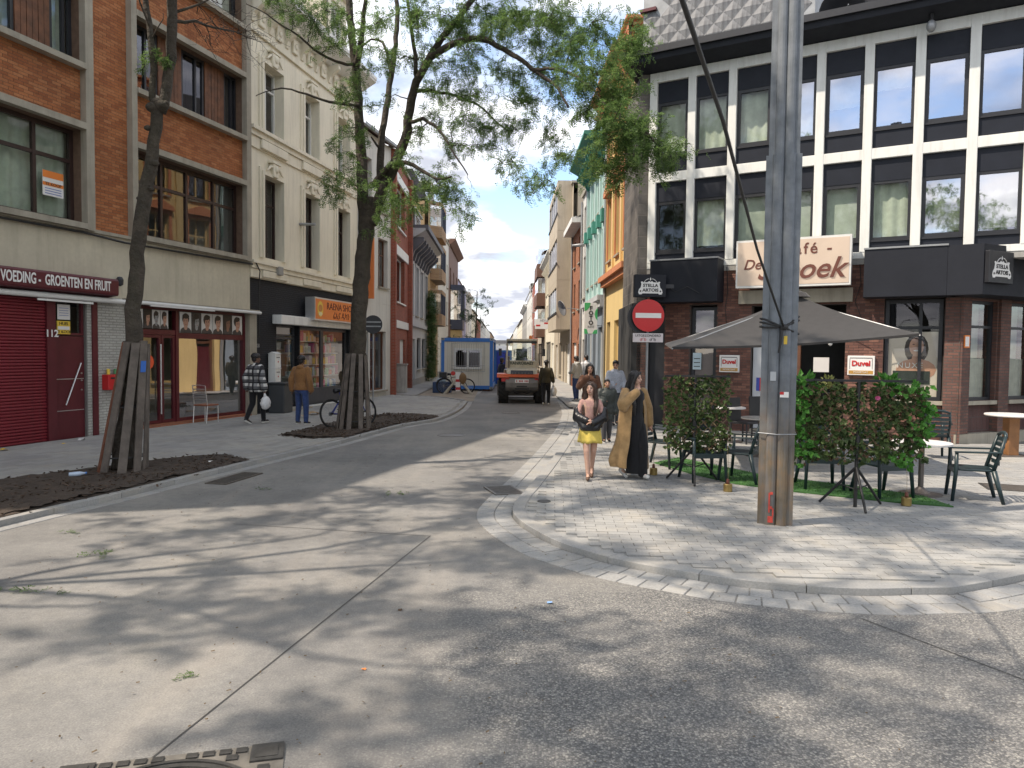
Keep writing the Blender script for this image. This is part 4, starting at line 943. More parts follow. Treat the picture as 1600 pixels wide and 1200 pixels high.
# right row, nearest first
yt, W = house('yellow_house', 'yellow house with orange trimmed tall windows next to the cafe', 'R', 22.7, 28.3, 11.2, M_yel, 3, [(5.35,7.6),(8.4,10.3)], .95, [(.35,1.25,.05,3.1),(2.2,3.3,.5,3.1),(4.25,5.1,.05,3.5)], trim=M_ortrim, corn=(M_ortrim,.7), gz=4.6, fm=M_yel, curtain=M_curtain, opt=('pipe',), roof='mansard')
MB().box(.003,W-.003,-.22,0,4.42,4.60).box(.003,W-.003,-.32,0,4.60,4.78).build('balcony_ledge', M_ortrim, yt); brackets(yt, [W*(k+.5)/9 for k in range(9)], 10.2, .6, .55, .14, M_ortrim)
for k in range(3):
    x = W*(k+.5)/3
    for z in (7.75,10.38): MB().prismy([(x-.7,z),(x+.7,z),(x+.6,z+.18),(x,z+.42),(x-.6,z+.18)],-.2,0).build('pediment', M_ortrim, yt)
for k in range(4): MB().box(max(.01,W*k/3-.12),min(W-.01,W*k/3+.12),-.08,0,4.79,10.9).build('pilaster', M_yel, yt)
mt, W = house('mint_house', 'mint green house with dark green cornice and pilasters', 'R', 28.5, 34.6, 10.3, M_mint, 4, [(4.9,6.9),(7.7,9.3)], .85, [(.4,1.9,.4,3.0),(2.4,3.4,.05,2.9),(4.1,5.7,.4,3.0)], corn=(M_mintd,.9), gz=4.2, gm=M_blueg, fm=M_white, opt=('pipe',))
MB().box(.003,W-.003,-.3,0,4.0,4.2).box(.003,W-.003,-.2,0,3.75,4.0).build('ledge', M_grey, mt); brackets(mt, [W*(k+.5)/10 for k in range(10)], 9.4, .55, .6, .13, M_mintd)
for k in range(5):
    x = min(max(W*k/4,.16),W-.16); MB().box(x-.14,x+.14,-.09,0,4.21,9.4).build('pilaster', M_mint, mt); MB().box(x-.2,x+.2,-.2,0,7.0,7.5).build('capital', M_mintd, mt)
house('narrow_white_house', 'narrow off-white house between the mint and brick fronts', 'R', 34.8, 36.9, 9.6, M_whr, 1, [(4.6,6.6),(7.4,9.0)], 1.0, [(.5,1.5,.05,2.6)], opt=('pipe',))
bt, W = house('orange_brick_house', 'orange brick house with white sloping gutter and satellite dish', 'R', 37.0, 42.0, 8.7, M_orb2, 2, [(4.2,5.7),(6.6,8.0)], .9, [(.4,2.6,.05,2.5),(3.4,4.4,.05,2.4)], fm=M_black, roof='pitch', rm=M_lead, opt=('chim','pipe'))
MB().box(0,W,-.55,.05,8.45,8.72).build('white_soffit', M_white, bt)
ds = MB().lathe([(.02,0),(.2,.03),(.36,.10),(.42,.16),(.40,.165),(.19,.05),(.01,.03)], (0,0,0), 18, 'y').build('satellite_dish', M_zinc, bt, True, loc=(3.7,-.75,4.3), rot=(R(-20),0,R(200))); MB().tube([(3.7,0,4.2),(3.7,-.6,4.25)], .025, 6).build('dish_arm', M_zinc, bt)
et, W = house('beige_flats', 'beige concrete apartment house with projecting bay floors', 'R', 42.2, 56.0, 11.6, M_beige, 4, [(4.3,6.1),(7.1,8.9),(9.8,11.2)], 1.6, [(1,3,.05,2.5),(4.5,6.5,.4,2.6),(8,9,.05,2.4),(10,12.6,.05,2.5)], curtain=M_curtain, opt=('side',))
for z in (3.3,6.15,9.0):
    q = MB().box(5.5,W-.6,-.85,0,z,z+.98).box(5.5,W-.6,-.85,0,z+2.45,z+2.84).box(5.5,5.7,-.85,0,z+.982,z+2.448).box(W-.8,W-.6,-.85,0,z+.982,z+2.448).build('bay_storey', M_beige, et)
    MB().box(5.7,W-.8,-.78,-.70,z+.983,z+2.447).build('bay_glazing', MATS['sky_glass'], q)
    for k in range(5): x = 5.75+(W-.85-5.75)*k/4; MB().box(x-.06,x+.06,-.83,-.79,z+.984,z+2.446).build('bay_mullion', M_offwhite, q)
    MB().box(5.45,W-.55,-.9,-.851,z+.9,z+1.0).build('bay_sill', M_black, q)
MB().box(3,W-1,1,6,11.7,13.2).build('attic_storey', M_conc2, et)
kt, W = house('cream_row_house', 'cream house with closely set windows below brown mansard', 'R', 56.2, 68, 9.6, M_cream, 5, [(4.2,6.0),(7.0,8.8)], 1.0, 'shop', trim=M_cream, corn=(M_white,.6), roof='mansard', rm=M_mans, opt=('chim',)); brackets(kt, [W*(k+.5)/14 for k in range(14)], 8.6, .5, .45, .15, M_cream)
qt, W = house('brown_clad_house', 'house with brown clad bays and red chimney', 'R', 68.2, 83, 11.2, M_beige, 3, [(4.2,6.1),(7.0,8.9),(9.4,10.8)], 1.4, 'shop', roof='pitch', opt=('chim','side'))
for z in (3.4,6.3,9.0): MB().box(8,W-1,-.8,0,z,z+1.2).build('bay_parapet', M_brownr, qt); MB().box(8.1,W-1.1,-.7,-.02,z+1.202,z+2.6).build('bay_glazing', MATS['sky_glass'], qt)
house('red_white_house', 'narrow red brick front with white bands far right', 'R', 83.2, 100, 10.6, M_redbrick, 3, [(4.2,6.1),(7.2,9.0)], 1.3, 'shop', trim=M_white, opt=('side',))
house('white_corner_house', 'white rendered house with dark oriel far down the right row', 'R', 100.2, 122, 10.2, M_whr, 4, [(4.2,6.1),(7.0,8.8)], 1.3, 'door', roof='mansard', opt=('side','chim'))
house('stone_far_house', 'pale stone house near the right end of the street', 'R', 122.2, 150, 9.8, M_conc2, 4, [(4.2,6.1),(7.0,8.8)], 1.4, 'shop', corn=(M_white,.6), opt=('side',))
house('cream_end_house', 'cream house last in the right row', 'R', 150.2, 200, 8.6, M_cream, 6, [(4.2,6.0),(6.6,8.0)], 1.5, 'door', roof='pitch', opt=('side','chim'))
house('closing_house', 'pale house closing the far end of the street', 'L', 0, 0, 7.2, M_whr, 8, [(3.9,5.6),(6.0,7.0)], 1.1, 'shop', roof='pitch', rm=M_slate, P=((-24,470),(12,466)))
house('white_distant_house', 'white distant house beyond the grey one in the left row', 'L', 205.2, 280, 8.8, M_whr, 7, [(3.9,5.8),(6.4,7.9)], 1.6, 'shop', roof='flat', opt=('side',))
house('tan_distant_house', 'tan distant terrace at the end of the left row', 'L', 280.2, 400, 9.4, M_tanb, 8, [(3.9,5.8),(6.4,7.9)], 1.8, 'shop', roof='pitch', opt=('side',))
house('pale_distant_house', 'pale distant house beyond the cream one in the right row', 'R', 200.2, 280, 9.2, M_whr, 7, [(4.2,6.0),(6.6,8.0)], 1.6, 'shop', roof='flat', opt=('side',))
house('beige_distant_house', 'beige distant terrace at the end of the right row', 'R', 280.2, 400, 8.8, M_beige, 8, [(4.2,6.0),(6.6,8.0)], 1.8, 'shop', roof='pitch', opt=('side',))
# ------------------------------------------------------------------ cafe on the corner
CD = Vector((.866,-.5,0)).normalized(); CP0 = Vector((3.54,19.61,0))
bE = thing('cafe_building', 'corner cafe with dark brick ground floor and white framed upper windows', 'cafe', CP0, math.atan2(CD.y,CD.x))
CEI = (Matrix.Translation(CP0) @ Matrix.Rotation(math.atan2(CD.y,CD.x), 4, 'Z')).inverted()
def cl(p): v = CEI @ Vector(p); return v
NB = 11; PT = 1.02; UW = NB*PT+.2
M_wf = mat('white_window_grid', (.74,.75,.72), .6, .06, 1, streak=.4, dirt=(.42,.41,.37))
M_spand = mat('dark_spandrel', (.014,.017,.026), .55, .15, spec=.25); M_fascia = mat('dark_blue_fascia', (.017,.019,.026), .6, .15, 1.5, spec=.25)
for k in range(NB+1): MB().box(k*PT,k*PT+.2,-.02,.3,4.32,9.25).build('white_column', M_wf, bE, bevel=.012)
mb = MB()
for z0, z1 in ((4.18,4.33),(6.42,6.66),(9.0,9.252)): MB().box(-.003,UW+.003,-.012,.3,z0,z1).build('white_beam', M_wf, bE, bevel=.01)
styles = [('c',1.0),('c',1.0),('c',1.0),('m',1),('m',.55),('m',.35),('m',0),('m',0),('m',.4),('c',1),('m',0)]
low = [('d',.0),('c',.9),('b',1.0),('b',1),('b',1.0),('c',.95),('m',.9),('m',.9),('m',0),('c',1),('m',0)]
M_blind = clothmat('green_blind', (.46,.53,.45), .1, .25, 5); M_netting = clothmat('white_net', (.62,.66,.60), .08, .3, 6)
for k in range(NB):
    a = k*PT+.205; b = (k+1)*PT-.005
    for (z0, z1, za, zb, stl) in ((6.665,8.995,7.08,8.48,styles[k]),(4.335,6.415,4.58,5.92,low[k])):
        MB().box(a,b,.06,.2,zb,z1).build('spandrel_panel', M_spand, bE); MB().box(a,b,.06,.2,z0,za).build('spandrel_panel', M_spand, bE); MB().box(a-.0,b+.0,.03,.059,za-.03,za+.015).build('ledge_trim', M_black, bE)
        s, cv = stl
        window(bE, a, b, za+.016, zb-.002, .07, M_black, .06 if k % 2 else .08, (), (), M_glass_mirror if s == 'm' else M_glass_clear, {'c':M_curtain_g,'b':M_blind,'m':M_netting,'d':None}[s] if cv else None, cover=max(cv,.05), drape=s != 'b')
MB().box(.2,UW-.2,1.5,1.6,4.2,9.2).build('partition', M_dark, bE)
MB().box(0,UW,.3,9,6.5,6.62).box(0,UW,.0,9,4.05,4.175).build('floor_slab', M_conc2, bE); MB().box(UW-.2,UW,.3,9,4.18,9.2).build('end_wall', M_dkbrick, bE); MB().box(0,UW,8.9,9.1,0,9.2).build('back_wall', M_dkbrick, bE)
# eaves with gutter lip
MB().prismx([(.1,9.25),(-.62,9.36),(-.66,9.62),(-.60,9.66),(9.2,9.66),(9.2,9.25)],-.55,UW).build('eaves', M_fascia, bE); MB().box(-.6,UW,-.72,-.66,9.50,9.66).build('gutter', M_black, bE)
# street side
Q = cl((RX(22.6)-.02,22.6,0)); n0 = Vector((0,0,0)); sd = (Q-n0).normalized(); perp = Vector((sd.y,-sd.x,0))
def sidequad(a, b, z0, z1, off, m, name):
    P = [sd*a+perp*off, sd*b+perp*off, sd*b+perp*(off-.25), sd*a+perp*(off-.25)]
    mbq = MB(); mbq.prism([(p.x,p.y) for p in P], z0, z1); o = mbq.build(name, m, bE); return o
SL = (Q-n0).length
o_ = sidequad(.02,SL,3.3,9.25,0,M_stoneg,'stone_flank'); 
for k in range(4): sidequad(.05+k*SL/4, .05+k*SL/4+.32, 0, 3.29, .03, M_dkbrick, 'brick_column')
sidequad(.0,SL,.0,.55,.0,M_dkbrick,'low_wall'); sidequad(.05,SL,.552,3.28,-.12,M_dark,'dark_glazing')
sidequad(.02,SL-.6,3.3,4.25,.55,mat('fascia_sheen_grey', (.42,.43,.44), .5, .08),'side_fascia')  # side of the black fascia; the light it reflects is painted in as grey
# stepped gable clad with metal lozenges
M_loz = mat('metal_lozenge', (.20,.205,.215), .6, .3, 2.2, metal=.3, streak=.95, dirt=(.04,.04,.045)); 
MB().box(-.35,3.95,.35,6,9.66,13.2).build('attic_wall', M_zinc, bE)
lz = MB().add([(-.235,0,0),(0,0,-.235),(.235,0,0),(0,0,.235),(0,-.028,.0)],[(0,1,4),(1,2,4),(2,3,4),(3,0,4)]).mesh('lozenge', M_loz)
for i in range(-1,10):
    for j in range(-1,16):
        x = -.35+.24+i*.47+.235*(j%2); z = 9.7+.2+j*.235
        lim = -.35+.15 if z < 11 else (-.35+.5 if z < 11.5 else .6)
        if x < lim or x > 3.85 or z > 13: continue
        share('lozenge', lz, bE, (x,.345,z), (0,random.uniform(-.02,.02),0))
MB().box(-.42,0.02,.25,6,11.02,11.1).box(-.1,.5,.27,6,11.5,11.58).build('coping', M_maroon, bE)
# satellite dish on the roof
sdsh = thing('satellite_dish', 'dark satellite dish on the cafe roof edge', 'satellite dish', CP0 + CD*4.55 + Vector((.5,.866,0))*.5 + Vector((0,0,9.66)))
MB().lathe([(.02,0),(.25,.04),(.45,.12),(.52,.18),(.50,.185),(.24,.06),(.01,.03)], (0,0,0), 22, 'y').build('dish', M_black, sdsh, True, loc=(0,0,.42), rot=(R(-25),0,R(150))); MB().tube([(0,.1,0),(0,.1,.45)], .03, 8).build('mast', M_zinc, sdsh); MB().tube([(0,.1,.3),(-.1,-.5,.35)], .015, 6).build('feed_arm', M_zinc, sdsh)
cm = thing('wall_spotlight', 'small round spotlight under the cafe eaves', 'spotlight', CP0 + CD*6.4 + Vector((-.5,-.866,0))*.3 + Vector((0,0,9.1))); MB().ell((0,0,-.05),.1,.1,.13,10,8).build('lamp_head', M_zinc, cm, True); MB().box(-.03,.03,-.03,.03,.05,.25).build('bracket', M_black, cm)
# ground floor front
gops = [(-.0,.50,.0,3.22),(1.18,1.86,.0,3.2),(2.72,4.86,.0,3.15),(5.66,6.84,.95,3.25)]
MB().wall(0,7.03,0,4.17,gops,.05,.28).build('ground_wall', M_mortE, bE); brick_face(bE, 0, 6.85, .02, 4.15, gops, .05, M_brickE)
MB().box(.0,.5,.25,.3,0,3.2).build('dark_glazing', M_black, bE)
window(bE, 1.20, 1.84, .05, 3.15, .16, M_black, .08, (), (.78,), M_glass, clothmat('brown_door_film', (.16,.12,.105), .1), name='side_door', drape=False)
nt1 = MB().box(1.24,1.46,.145,.153,1.55,1.98).build('notice', mat('pale_blue_print', (.5,.62,.68), .5, .1), bE); nt2 = MB().box(1.24,1.42,.145,.153,2.1,2.35).build('notice', MATS['pale_blue_print'], bE)
for q, zz_ in ((nt1,1.62),(nt1,1.72),(nt1,1.82)): MB().box(1.27,1.43,.142,.1445,zz_,zz_+.02).build('text_line', M_ink, q)
# open doorway: white door leaf, dark bar room
MB().box(2.75,3.15,.20,.25,.12,2.6).build('door_leaf', mat('white_door', (.55,.57,.60), .45, .08), bE); st_ = MB().box(2.84,3.0,.192,.199,1.05,1.38).build('sticker', M_red, bE); MB().box(2.84,2.92,.188,.1915,1.05,1.38).build('blue_half', mat('blue_print', (.05,.08,.4), .5, .1), st_)
MB().box(3.75,3.86,.2,.32,0,3.1).build('wood_post', M_wood, bE); MB().box(2.72,4.86,.05,.33,.0,.10).build('door_step', M_concrete, bE)
MB().box(0.6,6.9,1.9,2.0,0,4.0).build('bar_back_wall', M_dark, bE); MB().box(4.15,4.5,.25,.26,1.55,1.9).build('notice', M_bgp, bE)
lm = MB().tube([(4.55,.0,2.42),(4.55,-.05,2.3)], .02, 6).ell((4.55,-.06,2.24),.05,.05,.07,10,8).build('wall_lamp', M_offwhite, bE, True)
# poster window
window(bE, 5.68, 6.82, .97, 3.22, .12, M_black, .08, (.62,), (.72,), M_glass_clear, name='poster_window')
pw = MB().box(5.74,6.78,.20,.21,1.0,2.5).build('beauty_poster', mat('poster_beige', (.60,.53,.46), .5, .05), bE)
MB().prismy(oval(6.32,2.12,.24,.34),.198,.1995).build('hair', M_hairp, pw); MB().prismy(oval(6.32,1.65,.40,.25),.196,.1975).build('shoulders', M_skinp, pw); MB().prismy(oval(6.32,1.88,.09,.14),.194,.1955).build('neck', M_skinp, pw); MB().prismy(oval(6.32,2.17,.145,.21),.192,.1935).build('face', M_skinp, pw)
MB().prismy(oval(6.32,2.08,.06,.018,10),.190,.1915).build('smile', M_print, pw)
for s in (-1,1): MB().prismy(oval(6.32+s*.06,2.22,.025,.012,8),.190,.1915).build('eye', M_hairp, pw)
MB().box(5.86,6.6,.188,.1895,1.32,1.62).build('dark_box', mat('dark_green_print', (.03,.04,.035), .5, .2), pw); text('NUXE', 'lettering', M_print, pw, (6.2,.187,1.74), .17, spacing=1.25)
MB().box(5.6,6.9,-.06,.05,.88,.965).build('window_sill', M_concrete, bE)
MB().box(6.86,7.2,-.10,.3,0,3.24).build('corner_pier', M_dkbrick, bE)
MB().box(-.0,6.86,-.03,.04,0,.28).build('plinth', M_concrete, bE) if False else None
# black fascia boxes
def fascia(a, b, name='fascia_box'):
    o = MB().box(a,b,-.6,.045,3.25,4.30).build(name, M_fascia, bE, bevel=.006); MB().box(a-.01,b+.01,-.62,.0,4.302,4.34).build('fascia_cap', M_zinc, o); return o
fascia(.30,2.02); fascia(5.26,6.86)
MB().box(2.42,5.0,-.10,.045,3.2,3.52).build('concrete_lintel', M_concrete, bE)
sgn = MB().box(2.42,4.98,-.42,-.2,3.56,4.70).build('cafe_sign', M_offwhite, bE); MB().box(2.46,4.94,-.427,-.4205,3.61,4.65).build('cream_panel', mat('cream_panel', (.62,.50,.40), .5, .05), sgn)
M_btxt = mat('brown_lettering', (.14,.045,.03), .5, .1); M_shad = mat('lettering_shadow', (.40,.31,.25), .5, .1)
text('Café -', 'lettering', M_btxt, sgn, (4.02,-.432,4.42), .36, spacing=1.25, bold=.004)
text('De', 'lettering', M_btxt, sgn, (2.80,-.432,4.10), .34, shear=.3, bold=.003)
text('Schoek', 'lettering', M_shad, sgn, (3.90,-.4305,3.92), .66, shear=.35, bold=.008, ext=.001); text('Schoek', 'lettering', M_btxt, sgn, (3.87,-.434,3.95), .66, shear=.35, bold=.008)
def duvel(x0, x1, z0, z1):
    s = MB().box(x0,x1,-.04,.045,z0,z1).build('beer_sign', M_print, bE, bevel=.01); MB().box(x0+.03,x1-.03,-.044,-.0405,z0+.03,z0+.11).build('gold_band', mat('gold_print', (.45,.25,.06), .5, .1), s)
    MB().box(x0+.05,x1-.05,-.043,-.0405,z1-.06,z1-.045).build('line', M_ink, s)
    for xx in (x0+.045,x1-.055): MB().box(xx,xx+.01,-.043,-.0405,z0+.14,z1-.065).build('line', M_ink, s)
    text('Duvel', 'lettering', M_red, s, ((x0+x1)/2,-.046,(z0+z1)/2+.045), (x1-x0)*.29, bold=.006); text('MOORTGAT', 'lettering', M_print, s, ((x0+x1)/2,-.047,z0+.07), .055)
for pts_ in ([(5.12,.02,4.1),(5.16,-.02,3.6),(5.05,-.03,3.2),(5.2,-.04,2.8),(5.1,-.02,2.5)],[(2.1,-.01,4.15),(2.14,-.03,3.5),(2.08,-.03,3.1),(2.12,0,2.7)],[(0.7,-.62,3.7),(1.0,-.66,3.5),(1.3,-.66,3.62),(1.6,-.64,3.45)],[(4.95,-.05,2.5),(5.4,-.12,2.35),(5.9,-.1,2.45),(6.5,-.1,2.3)]): MB().tube(pts_,.009,5).build('loose_wire', M_ink, bE, True)
duvel(1.97,2.46,1.50,1.93); duvel(4.93,5.50,1.50,1.95)
# stella light boxes
def cartouche(par, cx, cz, w_, y):
    pl = [(-.5,-.22),(-.46,-.30),(-.36,-.30),(-.32,-.26),(.32,-.26),(.36,-.30),(.46,-.30),(.5,-.22),(.47,-.1),(.40,-.02),(.37,.12),(.40,.20),(.34,.22),(.30,.18),(.12,.19),(.06,.24),(0,.20),(-.06,.24),(-.12,.19),(-.30,.18),(-.34,.22),(-.40,.20),(-.37,.12),(-.40,-.02),(-.47,-.1)]
    c = MB().prismy([(cx+a*w_,cz+b*w_) for a, b in pl],y-.006,y).build('cartouche', M_print, par)
    for s in (-1,1):
        MB().lathe([(.035*w_,0),(.035*w_,.004),(.001,.0045)],(cx+s*.41*w_,y-.0105,cz-.17*w_),10,'y').build('scroll_hole', M_ink, c)
        MB().tube([(cx+s*(.06+.07*q)*w_,y-.004,cz+(.33-.016*q*q)*w_) for q in range(4)], .012*w_, 5).build('flourish', M_print, c)
    MB().prismy([(cx-.03*w_,cz+.31*w_),(cx,cz+.25*w_),(cx+.03*w_,cz+.31*w_),(cx,cz+.40*w_)],y-.004,y).build('star', M_print, c)
    text('STELLA', 'lettering', M_ink, c, (cx,y-.010,cz+.055*w_), .175*w_, bold=.003, wide=1.1); text('ARTOIS', 'lettering', M_ink, c, (cx,y-.010,cz-.13*w_), .175*w_, bold=.003, wide=1.1)
sp_ = atY(1015,447,18.6)
st = thing('beer_light_box', 'dark projecting beer light box above the no-entry sign', 'sign', sp_, R(4)); MB().box(-.40,.40,-.08,.08,-.28,.28).build('box', M_fascia, st, bevel=.01); cartouche(st, 0, -.03, .62, -.082); MB().box(.40,.75,-.02,.02,-.05,.05).build('bracket', M_black, st)
st2w = CP0 + CD*7.05
# right-hand ground floor wall, turning away
RD = Vector((.89,.45,0)).normalized(); RP = CP0 + CD*7.10 + Vector((-.5,-.866,0))*.08
ar = math.atan2(RD.y,RD.x) - math.atan2(CD.y,CD.x); rl = cl(RP); RM = Matrix.Translation(rl) @ Matrix.Rotation(ar,4,'Z')
def rput(mb, name, m, bev=0):
    mb.v = [tuple(RM @ Vector(v)) for v in mb.v]; return mb.build(name, m, bE, bevel=bev)
rops = [(.42,1.42,.98,3.2),(1.95,2.95,.98,3.2),(3.5,4.5,.98,3.2)]
M_sold = brickmat('soldier_brick', (.115,.05,.045), (.08,.038,.034), (.09,.07,.065), .075, .30, .010, 0)
rput(MB().wall(0,6,.98,4.17,rops,0,.25), 'flank_wall', M_dkbrick)
rput(MB().box(0.02,6,.12,.3,.26,.975), 'apron_wall', M_sold); rput(MB().box(-.02,6,-.05,.3,0,.255), 'plinth', M_concrete)
for x in (0,1.47,3.0,4.55): rput(MB().box(x,x+.38,-.06,.118,.257,.974), 'brick_pier', M_dkbrick); rput(MB().box(x,x+.38,-.06,-.002,.976,3.25), 'brick_pier', M_dkbrick)
for a, b, c, d in rops:
    w0 = window(bE, a, b, c, d, .1, M_black, .07, (), (.42,.72) if False else (.74,), M_glass, None)
    for o in [w0]+list(w0.children):
        o.data.transform(RM)
    cmb_ = MB(); n = 22
    vs = []
    for k in range(n+1): x = a+(b-a)*k/n; yy = .27+.02*math.sin(k*1.7); vs += [(x,yy,c),(x,yy,c+(d-c)*.42)]
    cmb_.add(vs, [(2*k,2*k+2,2*k+3,2*k+1) for k in range(n)]); rput(cmb_, 'half_curtain', M_curtain)
    rput(MB().box(a-.03,b+.03,-.05,.1,c-.09,c-.002), 'window_sill', M_concrete)
    rput(MB().box(a,b,.42,.45,c,d), 'blind', M_blind)
rput(MB().box(-.25,6,-.65,-.005,3.25,4.30), 'fascia_box', M_fascia, .006)
fa_ = RM @ Vector((-.25,-.65,0)); fb_ = RM @ Vector((-.25,-.005,0)); MB().prism([(6.862,-.598),(fa_.x-.003,fa_.y),(fb_.x-.003,fb_.y),(6.862,.04)],3.252,4.298).build('fascia_box', M_fascia, bE)
nb = rput(MB().box(.12,.30,-.085,-.061,2.15,2.42), 'house_plaque', M_orange); rput(MB().box(.145,.275,-.088,-.0855,2.18,2.39), 'plaque_face', M_print)
q = RM @ Vector((.18,-.70,3.82)); qw = CEI.inverted() @ q
st2 = thing('beer_light_box', 'dark beer light box on the fascia at the right corner of the cafe', 'sign', qw, math.atan2(RD.y,RD.x)); MB().box(-.42,.42,-.06,.04,-.33,.33).build('box', M_black, st2, bevel=.01); cartouche(st2, 0, -.03, .66, -.062)
# no-entry sign
sp2 = atY(1013,493,18.3); ns = thing('no_entry_sign', 'round red no-entry sign with white bar on the cafe corner', 'road sign', sp2, R(3))
d_ = MB().lathe([(.40,0),(.40,.012),(.385,.02),(.001,.02)], (0,0,0), 36, 'y').build('disc_back', M_zinc, ns); d_.rotation_euler = (0,0,0)
MB().lathe([(.40,0),(.40,-.004),(.001,-.005)], (0,-.002,0), 36, 'y').build('red_disc', mat('sign_red', (.52,.012,.015), .35, .06), ns); MB().box(-.32,.32,-.014,-.0075,-.06,.06).build('white_bar', M_print, ns)
MB().lathe([(.41,0),(.41,.015),(.001,.015)], (-.09,.10,-.05), 30, 'y').build('rear_sign', M_black, ns); MB().box(-.03,.03,.02,.10,-.3,.3).build('clamp', M_zinc, ns)
pl_ = MB().box(-.38,.38,-.006,.012,-.66,-.44).build('sub_plate', mat('pink_white_plate', (.60,.55,.56), .5, .05), ns, bevel=.004); text('UITGEZONDERD', 'lettering', M_ink, pl_, (0,-.010,-.50), .085, wide=1.0)
for x, c in ((-.12,M_red),(.12,M_ink)):
    for s in (-.05,.05): MB().tube([(x+s+.025*math.cos(a),-.009,-.60+.025*math.sin(a)) for a in np.linspace(0,6.28,10)], .005, 4).build('bicycle_symbol', c, pl_)
    MB().tube([(x-.05,-.009,-.60),(x-.02,-.009,-.56),(x+.03,-.009,-.56),(x+.05,-.009,-.60)], .005, 4).build('bicycle_symbol', c, pl_)
post = MB().tube([(.0,.07,-sp2.z+.06),(0,.07,.34)], .032, 10).build('post', M_zinc, ns)

# ------------------------------------------------------------------ steel pole with strap
PP = G(1210,828); sp = thing('steel_pole', 'tall galvanised steel mast with rusty foot on the corner pavement', 'pole', (PP.x,PP.y,.066), math.atan2(-PP.x,PP.y)*1.0)
def mastmat():
    m, t, b = newmat('rusted_mast'); co = nd(t,'ShaderNodeTexCoord').outputs['Object']; spx = nd(t,'ShaderNodeSeparateXYZ'); lk(t, co, spx.inputs[0])
    c = ramp(t, noise(t, co, 7, 6), [(.3,(.11,.125,.145)),(.7,(.185,.205,.23))]); mpp = nd(t,'ShaderNodeMapping'); lk(t, co, mpp.inputs[0]); mpp.inputs['Scale'].default_value = (9,9,.7)
    sk = noise(t, mpp.outputs[0], 1.5, 6, .65); c = mixc(t, ramp(t, sk, [(.5,(0,0,0)),(.75,(.4,.4,.4))]), c, (.27,.285,.30))
    zr = nd(t,'ShaderNodeMapRange'); lk(t, spx.outputs[2], zr.inputs[0]); zr.inputs[1].default_value = 1.75; zr.inputs[2].default_value = .8
    zm = nd(t,'ShaderNodeMath', operation='MULTIPLY'); lk(t, zr.outputs[0], zm.inputs[0]); lk(t, ramp(t, sk, [(.3,(.35,)*3),(.6,(1,1,1))]), zm.inputs[1])
    c = mixc(t, zm.outputs[0], c, ramp(t, noise(t, co, 5, 6), [(.3,(.075,.062,.045)),(.5,(.125,.10,.07)),(.7,(.19,.115,.055))]))
    lk(t, c, b.inputs['Base Color']); b.inputs['Metallic'].default_value = .15; b.inputs['Roughness'].default_value = .62; bump(t, b, noise(t, co, 45, 4), .15, .004); return m
M_mast = mastmat()
def mast_profile(s):
    pr = [(-.185,.03),(-.185,-.03),(-.115,-.035)]
    for k in range(7): a = math.pi*(1-k/6); pr.append((-.055+.058*math.cos(a), -.04-.036*math.sin(a)))
    for k in range(7): a = math.pi*(1-k/6); pr.append((.065+.058*math.cos(a), -.04-.036*math.sin(a)))
    pr += [(.125,-.035),(.185,-.03),(.185,.03),(.12,.035)]
    for k in range(7): a = math.pi*k/6; pr.append((.062+.058*math.cos(a), .04+.06*math.sin(a)))
    for k in range(7): a = math.pi*k/6; pr.append((-.058+.058*math.cos(a), .04+.06*math.sin(a)))
    pr.append((-.12,.035)); return [(x*s, y*s) for x, y in pr]
MB().prism(mast_profile(1.0),-.1,4.06).build('lower_mast', M_mast, sp); MB().prism(mast_profile(.86),4.061,10).build('upper_mast', M_mast, sp)
mk = MB().box(-.075,-.02,-.082,-.0775,.03,.10).box(-.07,-.055,-.082,-.0775,.14,.36).box(-.054,-.025,-.082,-.0775,.34,.37).box(-.054,-.03,-.082,-.0775,.18,.21).box(-.03,-.015,-.082,-.0775,.1,.19).build('red_paint_mark', mat('red_spray', (.45,.05,.035), .7, .3, 30), sp)
MB().box(.02,.11,-.084,-.078,1.42,1.48).build('sticker', M_print, sp); MB().box(.02,.06,-.086,-.0845,1.45,1.48).build('sticker', M_red, sp); MB().box(-.085,-.025,-.084,-.078,1.60,1.70).build('sticker', mat('faded_sticker', (.42,.44,.46), .6, .1), sp); MB().box(.045,.08,-.084,-.078,2.0,2.09).build('sticker', M_yellow, sp)
MB().tube([(-.2,-.06,1.02),(.0,-.088,1.01),(.2,-.06,1.02)], .006, 5).build('wire', M_zinc, sp)
strap = thing('strap', 'black strap tied round the mast and running up out of view', 'strap', (PP.x,PP.y,2.25))
M_rub = mat('black_rubber', (.012,.012,.013), .55, .2)
for s, dz in ((1,.03),(-1,-.02),(1,.07)): MB().tube([(-.2,.05,.03+dz),(-.19,-.05,.02+dz),(0,-.115,0),(.19,-.05,.05*s+dz),(.2,.05,.05*s+dz),(0,.13,.04),(-.2,.05,.03+dz)], .012, 6).build('loop', M_rub, strap)
MB().ell((0,-.125,0),.05,.035,.035,8,6).build('knot', M_rub, strap, True); MB().tube([(-.02,-.12,0),(-.03,-.13,-.15),(-.05,-.12,-.28)], [.018,.016,.01], 6).build('tail', M_rub, strap)
tA = Vector((0,-.12,0)); p1 = atY(1183,390,6.6)-Vector((PP.x,PP.y,2.25)); p2 = atY(1130,190,4.6)-Vector((PP.x,PP.y,2.25)); p3 = atY(1066,0,3.2)-Vector((PP.x,PP.y,2.25)); p4 = p3+(p3-p2)*4.2
MB().tube([tA,p1,p2,p3,p4], [.012,.012,.013,.013,.013], 8).build('line', M_rub, strap, True)

